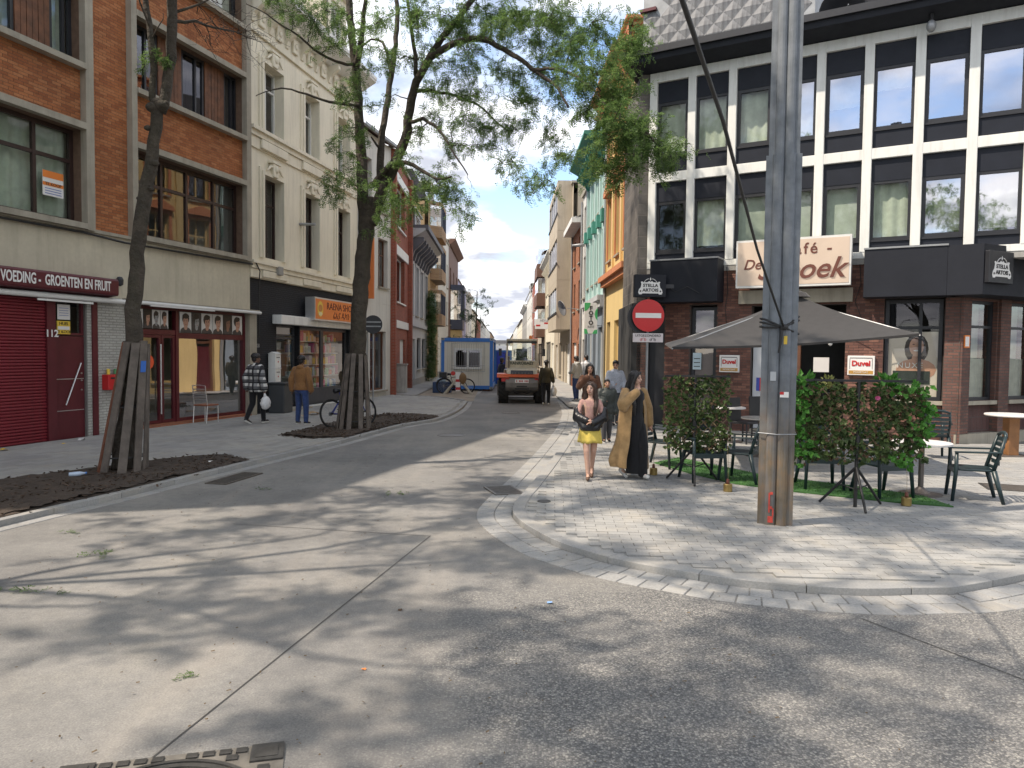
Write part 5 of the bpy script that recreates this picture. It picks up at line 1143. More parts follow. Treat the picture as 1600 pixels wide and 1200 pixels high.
# ------------------------------------------------------------------ terrace furniture
PZ = .066
gp = [V2(G(q[0],q[1],PZ)) for q in ((1022,724),(1080,741),(1150,757),(1240,769),(1400,786),(1490,793),(1440,776),(1330,760),(1200,745),(1060,716))]
M_turf = mat('artificial_grass', (.045,.13,.03), .9, .3, 12, bmp=.6, bscale=160)
mtt = MB().prism([(p.x,p.y) for p in gp], PZ+.002, PZ+.018).build('grass_mat', M_turf); tag(mtt, 'green artificial grass mat on the pavement under the cafe chairs', 'mat')
bl = MB(); xs_ = [p.x for p in gp]; ys_ = [p.y for p in gp]
for _ in range(9000):
    x = random.uniform(min(xs_),max(xs_)); y = random.uniform(min(ys_),max(ys_))
    if not pip(x,y,gp): continue
    a = random.uniform(0,6.28); h = random.uniform(.012,.028); bl.add([(x-.006*math.cos(a),y-.006*math.sin(a),PZ+.017),(x+.006*math.cos(a),y+.006*math.sin(a),PZ+.017),(x+random.uniform(-.015,.015),y+random.uniform(-.015,.015),PZ+.017+h)],[(0,1,2)])
o = bl.build('grass_blades', leafmat('turf_blade', (.03,.11,.02), (.09,.22,.05), .2), mtt); o['kind'] = 'stuff'
M_chair = mat('dark_green_plastic', (.014,.03,.034), .38, .15, 4)
def make_chair():
    t = thing('plastic_chair', 'x', 'chair')          # faces -y
    MB().prism([(-.22,-.24),(.22,-.24),(.24,-.1),(.21,.2),(-.21,.2),(-.24,-.1)],.40,.43).build('seat', M_chair, t, bevel=.012)
    MB().box(-.23,.23,-.255,-.235,.36,.425).build('seat_apron', M_chair, t)
    for s in (-1,1):
        MB().tube([(s*.255,-.27,0),(s*.235,-.235,.40),(s*.245,-.235,.64)],[.021,.027,.022],8).build('front_leg', M_chair, t, True)
        MB().tube([(s*.26,.30,0),(s*.22,.19,.42)],[.022,.034],8).build('rear_leg', M_chair, t, True)
        MB().bar((s*.25,-.26,.645),(s*.245,.26,.66),.055,.022).build('armrest', M_chair, t, bevel=.008)
        MB().tube([(s*.21,.18,.40),(s*.225,.25,.65),(s*.20,.31,.87)],[.026,.024,.018],8).build('back_post', M_chair, t, True)
    MB().tube([(-.20,.31,.86),(-.1,.325,.895),(0,.33,.905),(.1,.325,.895),(.20,.31,.86)],.022,8).build('top_rail', M_chair, t, True)
    for k in range(5):
        z = .49+k*.075; y = .21+.10*(z-.42)/.45+.02; MB().prism([(-.2,y-.008),(0,y+.006),(.2,y-.008),(.2,y+.008),(0,y+.022),(-.2,y+.008)],z,z+.052).build('back_slat', M_chair, t)
    MB().prism([(-.2,.20),(0,.214),(.2,.20),(.2,.216),(0,.23),(-.2,.216)],.425,.465).build('back_slat', M_chair, t)
    return t
ch0 = make_chair()
chairs = [((1519,780),R(-112),'dark green plastic armchair alone at the right end of the terrace'), ((1378,775),R(12),'plastic armchair under the right half of the right ivy screen'), ((1280,762),R(-8),'plastic armchair under the left half of the right ivy screen beside the mast'),
          ((1455,715),R(165),'plastic armchair facing the road behind the round white table'), ((1160,752),R(-128),'plastic armchair just left of the mast with arms toward it'), ((1098,750),R(8),'plastic armchair behind the left ivy screen'), ((1032,728),R(55),'plastic armchair at the left terrace end beside the woman in the coat')]
for i, (q, rz, lab) in enumerate(chairs):
    p = G(q[0],q[1],PZ); c = ch0 if i == 0 else copy_tree(ch0); c.location = (p.x,p.y,PZ+(.02 if pip(p.x,p.y,gp) else 0)); c.rotation_euler = (0,0,rz); tag(c, lab, 'chair', 'plastic terrace chairs')
def wicker(q, rz, lab):
    p = G(q[0],q[1],PZ); t = thing('wicker_chair', lab, 'chair', (p.x,p.y,PZ), rz, 'dark wicker chairs by the door')
    MB().box(-.23,.23,-.23,.23,.42,.47).build('seat', M_black, t, bevel=.01); MB().box(-.22,.22,.2,.24,.47,.98).build('backrest', M_rub, t, bevel=.01, rot=(R(-6),0,0))
    for sx in (-1,1):
        for sy in (-1,1): MB().tube([(sx*.21,sy*.21,0),(sx*.2,sy*.2,.42)],.018,8).build('leg', M_black, t)
        MB().bar((sx*.2,-.2,.2),(sx*.2,.2,.2),.02,.02).build('stretcher', M_black, t)
wicker((1163,692),R(35),'dark wicker chair at the cafe door, left of the pair'); wicker((1196,688),R(20),'dark wicker chair at the cafe door, behind the mast')
M_top = mat('white_tabletop', (.66,.64,.62), .4, .05); M_ped = mat('brown_grey_metal', (.16,.14,.13), .45, .15, metal=.5)
def rtable(q, r, h, lab, ped=True):
    p = G(q[0],q[1],PZ); t = thing('round_table', lab, 'table', (p.x,p.y,PZ+(.019 if pip(p.x,p.y,gp) else 0)))
    MB().lathe([(r-.02,h-.035),(r,h-.03),(r,h-.005),(r-.008,h),(.001,h)],n=36).build('table_top', M_top, t)
    MB().tube([(0,0,.05),(0,0,h-.035)],.035,12).build('pedestal', M_ped, t); MB().lathe([(.27,0),(.27,.012),(.12,.03),(.07,.07),(.04,.1),(.001,.1)],n=28).build('base', M_ped, t)
    MB().lathe([(.16,h-.05),(.16,h-.036),(.001,h-.036)],n=16).build('top_plate', M_ped, t); return t
rtable((1438,772),.37,.72,'round white table on a metal pedestal right of the ivy screens'); rtable((1186,712),.34,.72,'round white table half hidden behind the mast'); rtable((1140,690),.32,.75,'round table behind the left ivy screen near the brick wall')
p = G(1578,712,PZ); t = thing('wood_post_table', 'round white table on a square wooden post at the right edge', 'table', (p.x,p.y,PZ)); MB().lathe([(.43,.76),(.45,.775),(.45,.79),(.44,.80),(.001,.80)],n=36).build('table_top', M_top, t); MB().box(-.1,.1,-.1,.1,.02,.76).build('post', mat('honey_wood', (.24,.11,.04), .6, .25, 7), t, bevel=.006); MB().box(-.27,.27,-.22,.22,0,.02).build('base', M_ped, t)
# parasol
M_para = clothmat('grey_canvas', (.055,.053,.053), .08, .25, 9)
ap = Vector((4.92,12.8,2.98)); cs_ = [atY(1050,542,11.5), atY(1438,521,11.05), Vector((6.5,14.3,2.35)), Vector((3.05,14.7,2.16))]
pt = thing('parasol', 'large square grey canvas parasol over the cafe terrace', 'parasol', (ap.x,ap.y,PZ)); off = Vector((ap.x,ap.y,PZ))
cm_ = MB()
for i in range(4):
    a = cs_[i]-off; b = cs_[(i+1)%4]-off; top = ap-off; n = 10; rows = []
    for r_i in range(n+1):
        f_ = r_i/n; row = []
        for k in range(n+1):
            g_ = k/n; e = a.lerp(b,g_)-Vector((0,0,0)); sag = .05*math.sin(math.pi*g_)*f_+.06*math.sin(math.pi*f_)
            inw = (top-e); q_ = e.lerp(top,1-f_); q_.z -= sag; hz = Vector((inw.x,inw.y,0)).normalized()*(.07*math.sin(math.pi*g_)*f_); row.append(q_+hz)
        rows.append(row)
    cm_.add([v for r_ in rows for v in r_], [(r_i*(n+1)+k,(r_i+1)*(n+1)+k,(r_i+1)*(n+1)+k+1,r_i*(n+1)+k+1) for r_i in range(n) for k in range(n)])
    va = []
    for k in range(n+1): e = rows[n][k]; va += [e, e+Vector((0,0,-.035))]
    cm_.add(va, [(2*k,2*k+1,2*k+3,2*k+2) for k in range(n)])
cpy = cm_.build('canopy', M_para, pt, True); MB().lathe([(.22,-.03),(.14,.05),(.02,.09),(.001,.09)],(0,0,ap.z-PZ),14).build('vent_cap', M_para, cpy)
for c in cs_: MB().tube([Vector((0,0,ap.z-PZ-.09)), (c-off)+Vector((0,0,-.03))],.012,6).build('rib', M_zinc, pt); MB().tube([Vector((0,0,ap.z-PZ-.75)), (c-off).lerp(Vector((0,0,ap.z-PZ-.06)),.5)+Vector((0,0,-.06))],.009,6).build('strut', M_zinc, pt)
MB().tube([(0,0,0),(0,0,ap.z-PZ)],.032,12).build('pole', M_zinc, pt); MB().box(-.3,.3,-.3,.3,0,.08).build('base_slab', M_concrete, pt, bevel=.01)
# ivy screens
M_ivy = leafmat('ivy_leaf', (.028,.052,.02), (.14,.20,.07), .3); M_ivyb = leafmat('bright_leaf', (.04,.15,.02), (.12,.30,.06), .3); M_ivyr = leafmat('dry_leaf', (.10,.06,.04), (.26,.18,.11), .2); M_lath = mat('willow_lath', (.26,.19,.11), .8, .25, 9); M_pink = mat('pink_petal', (.55,.10,.25), .6, .15)
def leaf(mb, c, d, n, L, Wd):
    d = d.normalized(); s = d.cross(n).normalized(); n = s.cross(d)
    mb.add([c, c+d*L*.35+s*Wd/2+n*.01, c+d*L, c+d*L*.35-s*Wd/2+n*.01, c+d*L*.45-n*.012*L/.06], [(0,4,1),(1,4,2),(2,4,3),(3,4,0)])
def screen(q, x0, x1, z0, z1, rz, lab, bright, ztop):
    p = G(q[0],q[1],PZ); t = thing('ivy_screen', lab, 'ivy screen', (p.x,p.y,PZ), rz, 'artificial ivy screens on stands')
    MB().tube([(0,0,.0),(0,0,ztop)],.022,10).build('stand_pole', M_rub, t); MB().bar((x0,0,ztop),(x1,0,ztop),.035,.03).build('top_bar', M_rub, t); MB().lathe([(.035,-.06),(.035,.06)],(0,0,.85),10).build('collar', M_rub, t)
    for a in (R(-95),R(25),R(150)): MB().tube([(0,0,.5),(math.cos(a)*.42,math.sin(a)*.42,.015)],[.018,.016],8).build('tripod_leg', M_rub, t); MB().tube([(0,0,.22),(math.cos(a)*.22,math.sin(a)*.22,.27)],.008,6).build('brace', M_rub, t)
    lt = MB(); st_ = .14; L = (z1-z0)
    k = x0-L
    while k < x1:
        for s in (1,-1):
            a0 = Vector((k if s == 1 else k+L,.045+.008*s,z0)); b0 = Vector((k+L if s == 1 else k,.045+.008*s,z1))
            def clip(v0, v1):
                d = v1-v0; t0, t1 = 0, 1
                for lim, sg in ((x0,1),(x1,-1)):
                    if abs(d.x) > 1e-6:
                        tt = (lim-v0.x)/d.x
                        if d.x*sg > 0: t0 = max(t0,tt)
                        else: t1 = min(t1,tt)
                return (v0+d*t0, v0+d*t1) if t1 > t0+.03 else None
            cc_ = clip(a0,b0)
            if cc_: lt.bar(cc_[0],cc_[1],.014,.006,(0,1,0))
        k += st_
    lt.build('lattice', M_lath, t)
    for mt_, cnt, nm, L0 in ((M_ivy,1150,'ivy_leaves',.07),(M_ivyr,420 if bright else 220,'dry_leaves',.055)):
        mb = MB()
        for _ in range(int(cnt*(x1-x0))):
            x = random.uniform(x0,x1)+random.gauss(0,.02); z = random.uniform(z0,z1)+random.gauss(0,.025); y = random.choice((-1,1,-1))*random.uniform(.0,.055)+.03+.02*math.sin(x*7)*math.sin(z*9)
            if math.sin(x*11.3+3)*math.sin(z*13.1+x*4) > .62 and random.random() < .8: continue
            leaf(mb, Vector((x,y,z)), Vector((random.uniform(-1,1),random.uniform(-.7,.3),random.uniform(-1,.35))), Vector((random.uniform(-.4,.4),-1,random.uniform(0,.8))), random.uniform(.7,1.3)*L0, random.uniform(.7,1.2)*L0*.8)
        o = mb.build(nm, mt_, t); o['kind'] = 'stuff'
    if bright:
        mb = MB()
        for cx, cz, n, sx, sz in bright:
            for _ in range(n):
                x = cx+random.gauss(0,sx); z = cz+random.gauss(0,sz)
                leaf(mb, Vector((x,random.uniform(-.14,.0),z)), Vector((random.uniform(-1,1),random.uniform(-.8,.2),random.uniform(-.8,.8))), Vector((random.uniform(-.4,.4),-1,random.uniform(.2,.9))), random.uniform(.06,.11), random.uniform(.05,.075))
        o = mb.build('bright_leaves', M_ivyb, t); o['kind'] = 'stuff'
        for x, z in ((.18,z1-.13),(-.28,z1-.22),(-.5,z1-.2)):
            fl = MB()
            for k in range(9): a = k*2.4; fl.add([(x,-.1,z),(x+.034*math.cos(a),-.13,z+.028*math.sin(a)),(x+.034*math.cos(a+.7),-.12,z+.028*math.sin(a+.7))],[(0,1,2)])
            fl.build('flower', M_pink if x > 0 else M_ivyr, t)
    return t
screen((1083,753), -.44, .50, .47, 1.56, R(-6), 'left artificial ivy screen on a black tripod stand', None, 1.56)
rs = screen((1336,792), -.80, .82, .58, 1.50, R(-4), 'right artificial ivy screen with bright leaves and pink flowers', [(-.74,1.3,40,.06,.15),(-.74,.95,34,.05,.2),(-.66,.72,34,.08,.08),(.78,1.2,40,.05,.15),(.72,.95,22,.08,.1),(.52,.6,28,.07,.06),(.55,1.47,20,.15,.04)], 1.575)
def potplant(x, label, kind):
    P = rs.location + Vector((x,.22,0)); t = thing('potted_plant', label, 'plant', (P.x,P.y,PZ)); mb = MB()
    MB().lathe([(.06,1.26),(.07,1.265),(.085,1.40),(.09,1.41),(.075,1.41),(.001,1.39)],n=14).build('hanging_pot', M_black, t); MB().bar((0,-.2,1.53),(0,-.05,1.40),.02,.01).build('hook', M_black, t)
    for _ in range(130):
        a = random.uniform(0,6.28); e = random.uniform(.1,1.4); d = Vector((math.cos(a)*math.cos(e),math.sin(a)*math.cos(e),math.sin(e))); c = Vector((0,0,1.42))+d*random.uniform(.05,.2)
        leaf(mb, c, d+Vector((0,0,-.3)), Vector((0,0,1))+d*.2, random.uniform(.08,.13) if kind else .05, random.uniform(.05,.07) if kind else .03)
    mb.build('foliage', M_ivyb if kind else leafmat('yellow_leaf', (.16,.18,.05), (.33,.34,.13), .3), t)
potplant(-.62,'leafy green plant showing above the right ivy screen next to the mast',True); potplant(-.26,'round yellow green plant above the right ivy screen',False); potplant(.48,'small green plant above the right ivy screen near its right end',True)
M_brass = mat('brass', (.36,.26,.10), .35, .15, 8, metal=.85)
for q, lab in (((1021,742),'brass weight by the left end of the grass mat'),((1137,768),'brass weight on the pavement left of the mast'),((1416,790),'brass weight at the right end of the grass mat')):
    p = G(q[0],q[1],PZ); t = thing('brass_weight', lab, 'weight', (p.x,p.y,PZ+(.019 if pip(p.x,p.y,gp) else 0)), 0, 'brass weights along the terrace edge')
    MB().lathe([(.055,0),(.06,.005),(.06,.1),(.052,.108),(.02,.11),(.001,.11)],n=20).build('body', M_brass, t); MB().lathe([(.02,.11),(.024,.13),(.018,.17),(.001,.175)],n=12).build('knob', mat('red_brown_knob', (.16,.05,.03), .5, .2), t); MB().tube([(0,0,.17),(.01,.02,.35),(-.005,.04,.62)],.0025,4).build('cord', M_lath, t)
# ------------------------------------------------------------------ trees
M_bark = mat('bark', (.062,.050,.038), .9, .45, 5, bmp=1.0, bscale=16, dist=.05, streak=.35, dirt=(.035,.042,.018))
M_twig = mat('twig_bark', (.035,.028,.022), .85, .3, 9)
M_leaf = leafmat('locust_leaf', (.065,.125,.038), (.19,.29,.085), .55)
rng = np.random.default_rng(11)
class Fronds:
    def __init__(s): s.c = []; s.d = []; s.L = []
    def add(s, c, d, L): s.c.append(tuple(c)); s.d.append(tuple(d)); s.L.append(L)
    def build(s, parent, m, pairs=5, name='crown', width=.32):
        n = len(s.c)
        if not n: return
        c = np.array(s.c); d = np.array(s.d); d /= np.linalg.norm(d, axis=1, keepdims=True)+1e-9; L = np.array(s.L)[:,None]
        up = rng.normal(0,.45,(n,3)); up[:,2] += 1; sd = np.cross(d, up); sd /= np.linalg.norm(sd,axis=1,keepdims=True)+1e-9; nm = np.cross(sd, d)
        V = []
        for k in range(pairs):
            f = (k+.6)/pairs
            b = c + d*L*f - np.array([0,0,1])*L*.18*f*f
            w = L*width*(.55+.45*math.sin(math.pi*min(1,f*.9+.1)))
            for s_ in (1,-1):
                o = sd*s_*w + d*w*.45 + nm*rng.normal(0,.10,(n,1))*L; e = d*L*.085
                V.append(np.stack([b-e*.5, b+o*.5-e*.9, b+o, b+o*.5+e*.9], axis=1))
        A = np.concatenate(V, axis=1).reshape(-1,3); q = len(A)//4
        me = bpy.data.meshes.new(name); me.vertices.add(len(A)); me.vertices.foreach_set('co', A.ravel())
        me.loops.add(len(A)); me.loops.foreach_set('vertex_index', np.arange(len(A), dtype=np.int32))
        me.polygons.add(q); me.polygons.foreach_set('loop_start', np.arange(0,4*q,4,dtype=np.int32)); me.polygons.foreach_set('loop_total', np.full(q,4,dtype=np.int32))
        me.update(calc_edges=True); me.validate(); me.materials.append(m); o = bpy.data.objects.new(name, me); COL.objects.link(o); o.parent = parent; return o
def wob(pts, n=4, amp=.04):
    out = []
    for a, b in zip(pts, pts[1:]):
        for k in range(n): out.append(a.lerp(b,k/n)+Vector(rng.normal(0,amp,3))*(.3 if k == 0 else 1)*min(1,(b-a).length))
    return out+[pts[-1]]
def curve_to(a, b, n=7, sag=.25, amp=.06):
    L = (b-a).length; pts = []
    side = Vector(rng.normal(0,1,3)); 
    for k in range(n+1):
        f = k/n; p = a.lerp(b,f); p.z += sag*L*math.sin(math.pi*f)*.6; p += side*(amp*L*math.sin(math.pi*f*1.5))*.5+Vector(rng.normal(0,amp*.25,3)); pts.append(p)
    pts[0] = a.copy(); return pts
def clump(fr, tw, c, rad, nfr, anchor=None, L=(.11,.20), droop=.5):
    ntw = max(3, int(nfr/11))
    for _ in range(ntw):
        d = Vector(rng.normal(0,1,3)); d.z *= .6; d.normalize(); e = c+d*rad*rng.uniform(.4,1.0)
        pts = curve_to(c+d*.02, e, 5, .12, .1); tw.tube(pts, [.008*(1-.7*k/5) for k in range(6)], 4, False)
        for j in range(int(nfr/ntw)):
            f = rng.uniform(.15,1.0); p = pts[min(5,int(f*5))].lerp(pts[min(5,int(f*5)+1)], rng.uniform(0,1))
            dd = (e-c).normalized()*.6+Vector(rng.normal(0,.7,3)); dd.z -= droop; fr.add(p, dd, rng.uniform(*L))
def build_tree(name, label, base, limbs, clumps, extra=None, leafm=None, twig_leaf=True):
    t = thing(name, label, 'tree', base); B = Vector(base)
    tr = MB(); nodes = []
    for pts, r0, r1, pw in limbs:
        P = [q+Vector(rng.normal(0,.012,3)) for q in resample(catmull([p-B for p in pts], .08), .22)]+[pts[-1]-B]; P[0] = pts[0]-B; n = len(P)
        rs_ = [(r0+(r1-r0)*(k/(n-1))**pw)*(1+rng.normal(0,.035)) for k in range(n)]
        tr.tube(P, rs_, 10); nodes += [(p, r) for p, r in zip(P, rs_) if r < .16]
    trunk = tr.build('trunk', M_bark, t, True)
    tw = MB(); fr = Fronds()
    for c, rad, nfr in clumps:
        c = Vector(c)-B; d, k = min(((p-c).length+ (3 if p.z > c.z+1.5 else 0), i) for i, (p, r) in enumerate(nodes))
        a, r = nodes[k]; pts = curve_to(a, c, 8, .10, .12); L = (c-a).length
        r_ = min(r*.6, .012+.008*L); tw.tube(pts, [r_*(1-.72*q/8) for q in range(9)], 5, False)
        for q in range(2,9):
            if q > 3: nodes.append((pts[q], r_*(1-.72*q/8)))
        clump(fr, tw, c, rad, nfr)
        for _ in range(int(nfr*.55)):
            q = int(rng.integers(3,9)); fr.add(pts[q]+Vector(rng.normal(0,.13,3)), Vector(rng.normal(0,.8,3))+Vector((0,0,-.4)), rng.uniform(.12,.2))
    if extra: extra(t, tw, fr, B)
    o_ = tw.build('twigs', M_twig, t); o_['kind'] = 'stuff'; fr.build(t, leafm or M_leaf); return t
def P(px, py, Y): return atY(px, py, Y)
# the tall forked tree
Y2 = G(553,670).y; b2 = G(553,670,.08)
fk = P(574,345,Y2)
limbs2 = [([b2, P(557,600,Y2), P(561,500,Y2), P(566,420,Y2), fk, P(573,310,Y2)], .205, .185, 1.0),
  ([P(571,370,Y2), P(567,300,Y2+.1), P(562,200,Y2+.3), P(556,110,Y2+.5), P(549,50,Y2+.5), P(545,-40,Y2+.6), P(560,-160,Y2+.8)], .155, .055, .9),
  ([P(556,110,Y2+.5), P(566,50,Y2+.2), P(572,-20,Y2)], .09, .04, 1),
  ([P(582,350,Y2), P(593,315,Y2+.2), P(596,227,Y2+.7), P(608,140,Y2+1.1), P(621,35,Y2+1.4), P(618,-60,Y2+1.6), P(640,-170,Y2+1.7)], .11, .035, .9),
  ([P(580,350,Y2), P(588,322,Y2), P(601,290,Y2-.2), P(633,217,Y2-.5), P(647,140,Y2-.8), P(675,84,Y2-1.0), P(710,38,Y2-1.2), P(738,0,Y2-1.4), P(780,-70,Y2-1.7), P(850,-140,Y2-2)], .155, .03, .8),
  ([P(672,90,Y2-1.0), P(696,73,Y2-1.2), P(745,61,Y2-1.5), P(780,73,Y2-1.7), P(832,108,Y2-2.1), P(867,133,Y2-2.4), P(888,168,Y2-2.6)], .085, .022, 1),
  ([P(832,108,Y2-2.1), P(880,110,Y2-2.7), P(920,135,Y2-3.2), P(955,172,Y2-3.6), P(1000,196,Y2-4), P(1035,238,Y2-4.2)], .035, .01, 1),
  ([P(584,290,Y2-.1), P(600,268,Y2-.4), P(619,255,Y2-.7), P(650,259,Y2-1.1), P(682,280,Y2-1.5), P(705,276,Y2-1.7)], .075, .022, 1),
  ([P(640,190,Y2-.6), P(665,188,Y2-1.2), P(689,206,Y2-1.6), P(710,241,Y2-2), P(731,273,Y2-2.2)], .05, .012, 1),
  ([P(647,143,Y2-.8), P(682,142,Y2-.5), P(724,154,Y2), P(752,168,Y2+.3), P(797,210,Y2+.6)], .045, .012, 1),
  ([P(596,235,Y2+.7), P(588,225,Y2+.5), P(580,214,Y2+.2)], .035, .015, 1),
  ([P(612,120,Y2+1.1), P(600,70,Y2+1.4), P(580,60,Y2+1.6), P(565,75,Y2+1.6)], .05, .02, 1),
  ([P(650,120,Y2-.8), P(645,60,Y2-1), P(637,0,Y2-1), P(630,-70,Y2-1)], .05, .02, 1),
  ([P(560,165,Y2+.3), P(520,160,Y2-.3), P(480,148,Y2-.9), P(440,138,Y2-1.4), P(400,150,Y2-1.8)], .04, .008, 1),
  ([P(553,100,Y2+.4), P(520,95,Y2-.2), P(470,60,Y2-1), P(420,25,Y2-1.6), P(385,5,Y2-2)], .04, .008, 1)]
cl2 = []
def cpx(lst, Yo, rad, n, jy=.5):
    for x, y in lst: [cl2.append((P(x+rng.normal(0,9), y+rng.normal(0,7), Y2+Yo+rng.normal(0,jy)), rad*rng.uniform(.9,1.75), int(n*rng.uniform(.7,1.4)))) for _ in range(2)]
cpx([(600,25),(640,15),(660,50),(690,25),(720,45),(745,15),(770,35),(795,10),(815,40),(845,20),(870,45),(895,15),(735,75),(780,60),(830,70),(865,80)], -1.4, .55, 62)
cpx([(905,55),(930,35),(955,70),(890,85),(925,95)], -2.2, .5, 55)
cpx([(610,90),(660,100),(700,110),(740,115),(775,115),(810,125),(850,120),(680,140),(720,150),(760,150),(800,160),(840,160),(870,150)], -.8, .5, 46)
cpx([(675,185),(705,185),(735,190),(770,195),(800,195),(830,200),(860,195),(700,215),(745,225),(770,240),(790,250)], -1.0, .45, 30)
cpx([(785,265),(810,275),(830,290),(845,300),(870,230),(880,250),(895,245),(875,275)], -1.8, .35, 20)
cpx([(655,215),(640,250),(655,285),(680,300),(705,300),(720,318),(725,345),(690,262),(700,285),(640,312),(630,330),(610,300),(600,335)], -1.1, .36, 30)
cpx([(900,115),(915,130),(940,120),(960,130),(935,150),(965,160),(985,150),(915,165)], -3.0, .42, 46)
cpx([(940,185),(955,200),(975,195),(990,210),(1005,205),(950,225),(970,230),(990,235),(1010,228),(1025,225),(940,250),(960,260),(975,265),(1000,255),(1030,250),(1040,240)], -3.8, .50, 40, .4)
cpx([(965,90),(980,65),(990,55),(975,110),(985,80)], -3.6, .38, 34, .3)
cpx([(545,120),(535,140),(550,160),(540,200),(548,235),(525,290),(540,285),(520,300),(560,290),(548,260),(610,320),(575,210),(585,160),(590,110)], -.2, .36, 26)
cpx([(480,15),(500,40),(450,25),(515,20),(430,8),(545,30),(560,60),(525,70)], -.8, .45, 34)
cpx([(570,-40),(620,-60),(680,-50),(740,-50),(800,-50),(860,-40),(920,-30),(600,-120),(680,-120),(760,-120),(850,-110),(940,-90),(650,-190),(750,-190)], -.8, .8, 90, 1.2)
build_tree('locust_tree', 'tall forked tree with feathery leaves arching across the street', b2, limbs2, cl2)
# the near left tree, pollarded and almost bare
Y1 = G(190,735).y; b1 = G(190,735,.08)
limbs1 = [([b1, P(199,650,Y1), P(207,560,Y1), P(211,450,Y1), P(222,340,Y1), P(235,260,Y1), P(244,190,Y1), P(248,165,Y1)], .158, .088, .8),
  ([P(246,175,Y1), P(238,150,Y1-.05), P(240,110,Y1-.05), P(236,60,Y1-.1), P(228,0,Y1-.1), P(222,-80,Y1-.1), P(200,-200,Y1-.2)], .055, .03, 1),
  ([P(250,175,Y1), P(260,145,Y1), P(266,90,Y1+.05), P(270,30,Y1+.1), P(272,-40,Y1+.1), P(285,-140,Y1+.2), P(330,-260,Y1+.3)], .085, .05, 1),
  ([P(269,32,Y1+.1), P(300,32,Y1+.4), P(335,42,Y1+.8), P(370,52,Y1+1.2), P(400,62,Y1+1.6)], .03, .006, 1),
  ([P(270,20,Y1+.1), P(300,10,Y1+.3), P(330,-5,Y1+.5)], .025, .01, 1),
  ([P(238,60,Y1-.1), P(250,40,Y1-.3), P(255,20,Y1-.3)], .012, .004, 1),
  ([P(237,50,Y1-.1), P(225,20,Y1-.2), P(214,-10,Y1-.3)], .02, .008, 1),
  ([P(285,-140,Y1+.2), P(380,-190,Y1), P(520,-220,Y1-.5), P(660,-260,Y1-1)], .06, .02, 1)]
def ext1(t, tw, fr, B):
    for (x, y) in ((320,38),(345,45),(370,52),(385,57),(300,33),(330,0),(310,8)):
        a = P(x,y,Y1+.4+(x-300)*.011)-B
        for _ in range(4):
            e = a+Vector((rng.uniform(.1,.8),rng.uniform(-.4,.5),rng.uniform(-.7,.35))); pts = curve_to(a,e,6,.05,.2); tw.tube(pts,[.006*(1-.7*k/6) for k in range(7)],4,False)
            for _ in range(2): k = int(rng.integers(2,6)); e2 = pts[k]+Vector((rng.uniform(-.2,.45),rng.uniform(-.3,.3),rng.uniform(-.45,.15))); tw.tube(curve_to(pts[k],e2,4,.05,.2),[.003,.003,.002,.002,.001],3,False)
    for (x, y, s) in ((243,95,.13),(252,100,.12),(225,105,.10),(240,83,.08),(257,92,.1)): clump(fr, tw, P(x,y,Y1-.05)-B, s, 26, L=(.08,.13))
    kn = MB()
    for (x, y, r) in ((240,168,.12),(252,165,.12),(246,160,.10),(258,162,.07),(231,200,.06),(242,255,.07),(218,310,.05),(236,295,.05)): kn.ell(P(x,y,Y1-.05)-B, r, r*.9, r*.7, 9, 7)
    kn.build('knots', M_bark, t, True)
cl1 = [(P(x,y,Y1+rng.normal(-.5,1.0)), .8, 75) for x, y in ((150,-130),(230,-170),(310,-180),(390,-200),(460,-180),(520,-240),(600,-260),(660,-250),(560,-190),(430,-260),(330,-290),(690,-300),(620,-210),(500,-290))]
build_tree('street_tree', 'near left street tree with knobbly bare trunk inside leaning planks', b1, limbs1, cl1, ext1)
# two more trees of the same row and square, standing beside and behind the viewer: their crowns dapple the road
def big_tree(base, lean, H, spread, lab, n, seed, lo, extra=()):
    global rng
    rng = np.random.default_rng(seed); B = Vector(base); top = B+Vector((lean[0]*.35,lean[1]*.35,H*.45))
    lim = [([B, B+Vector((0,0,H*.2)), B+Vector((lean[0]*.12,lean[1]*.12,H*.33)), top], .26, .19, 1)]; cls = []
    for k in range(5):
        a = k*2.4+seed; e = B+Vector((lean[0]+math.cos(a)*spread[0]*.6, lean[1]+math.sin(a)*spread[1]*.6, H*(.8+.12*math.sin(k*1.7)))); m = top.lerp(e,.5)+Vector((rng.normal(0,.7),rng.normal(0,.7),.6)); m1 = top.lerp(m,.5)+Vector(rng.normal(0,.35,3)); m2 = m.lerp(e,.5)+Vector(rng.normal(0,.5,3)); lim.append(([top-Vector((0,0,.3)), m1, m, m2, e], .045, .010, 1))
    for _ in range(n):
        u = rng.normal(0,1,3); u /= np.linalg.norm(u); r = rng.uniform(.35,1)**.5
        c = B+Vector((lean[0]+u[0]*spread[0]*r, lean[1]+u[1]*spread[1]*r, max(lo, H*.82+u[2]*spread[2]*r)))
        if c.y > 1 and c.z < 1.95+c.y*.56+.9: continue
        cls.append((c, .8, 56))
    for c in extra: cls.append((Vector(c), .6, 48))
    build_tree('street_tree', lab, base, lim, cls)
big_tree((-8.6,4.6,.08), (4.0,1.2), 10.0, (6.0,4.2,2.0), 'street tree in the left row just outside the view', 140, 5, 6.0, [(random.uniform(-7,-.2),random.uniform(4.6,9.8),random.uniform(8.6,10.6)) for _ in range(100)])
big_tree((-1.9,-2.8,0), (-.6,2.6), 9.5, (5.4,4.2,1.8), 'street tree standing behind the viewer with the strap on its trunk', 130, 9, 5.5)

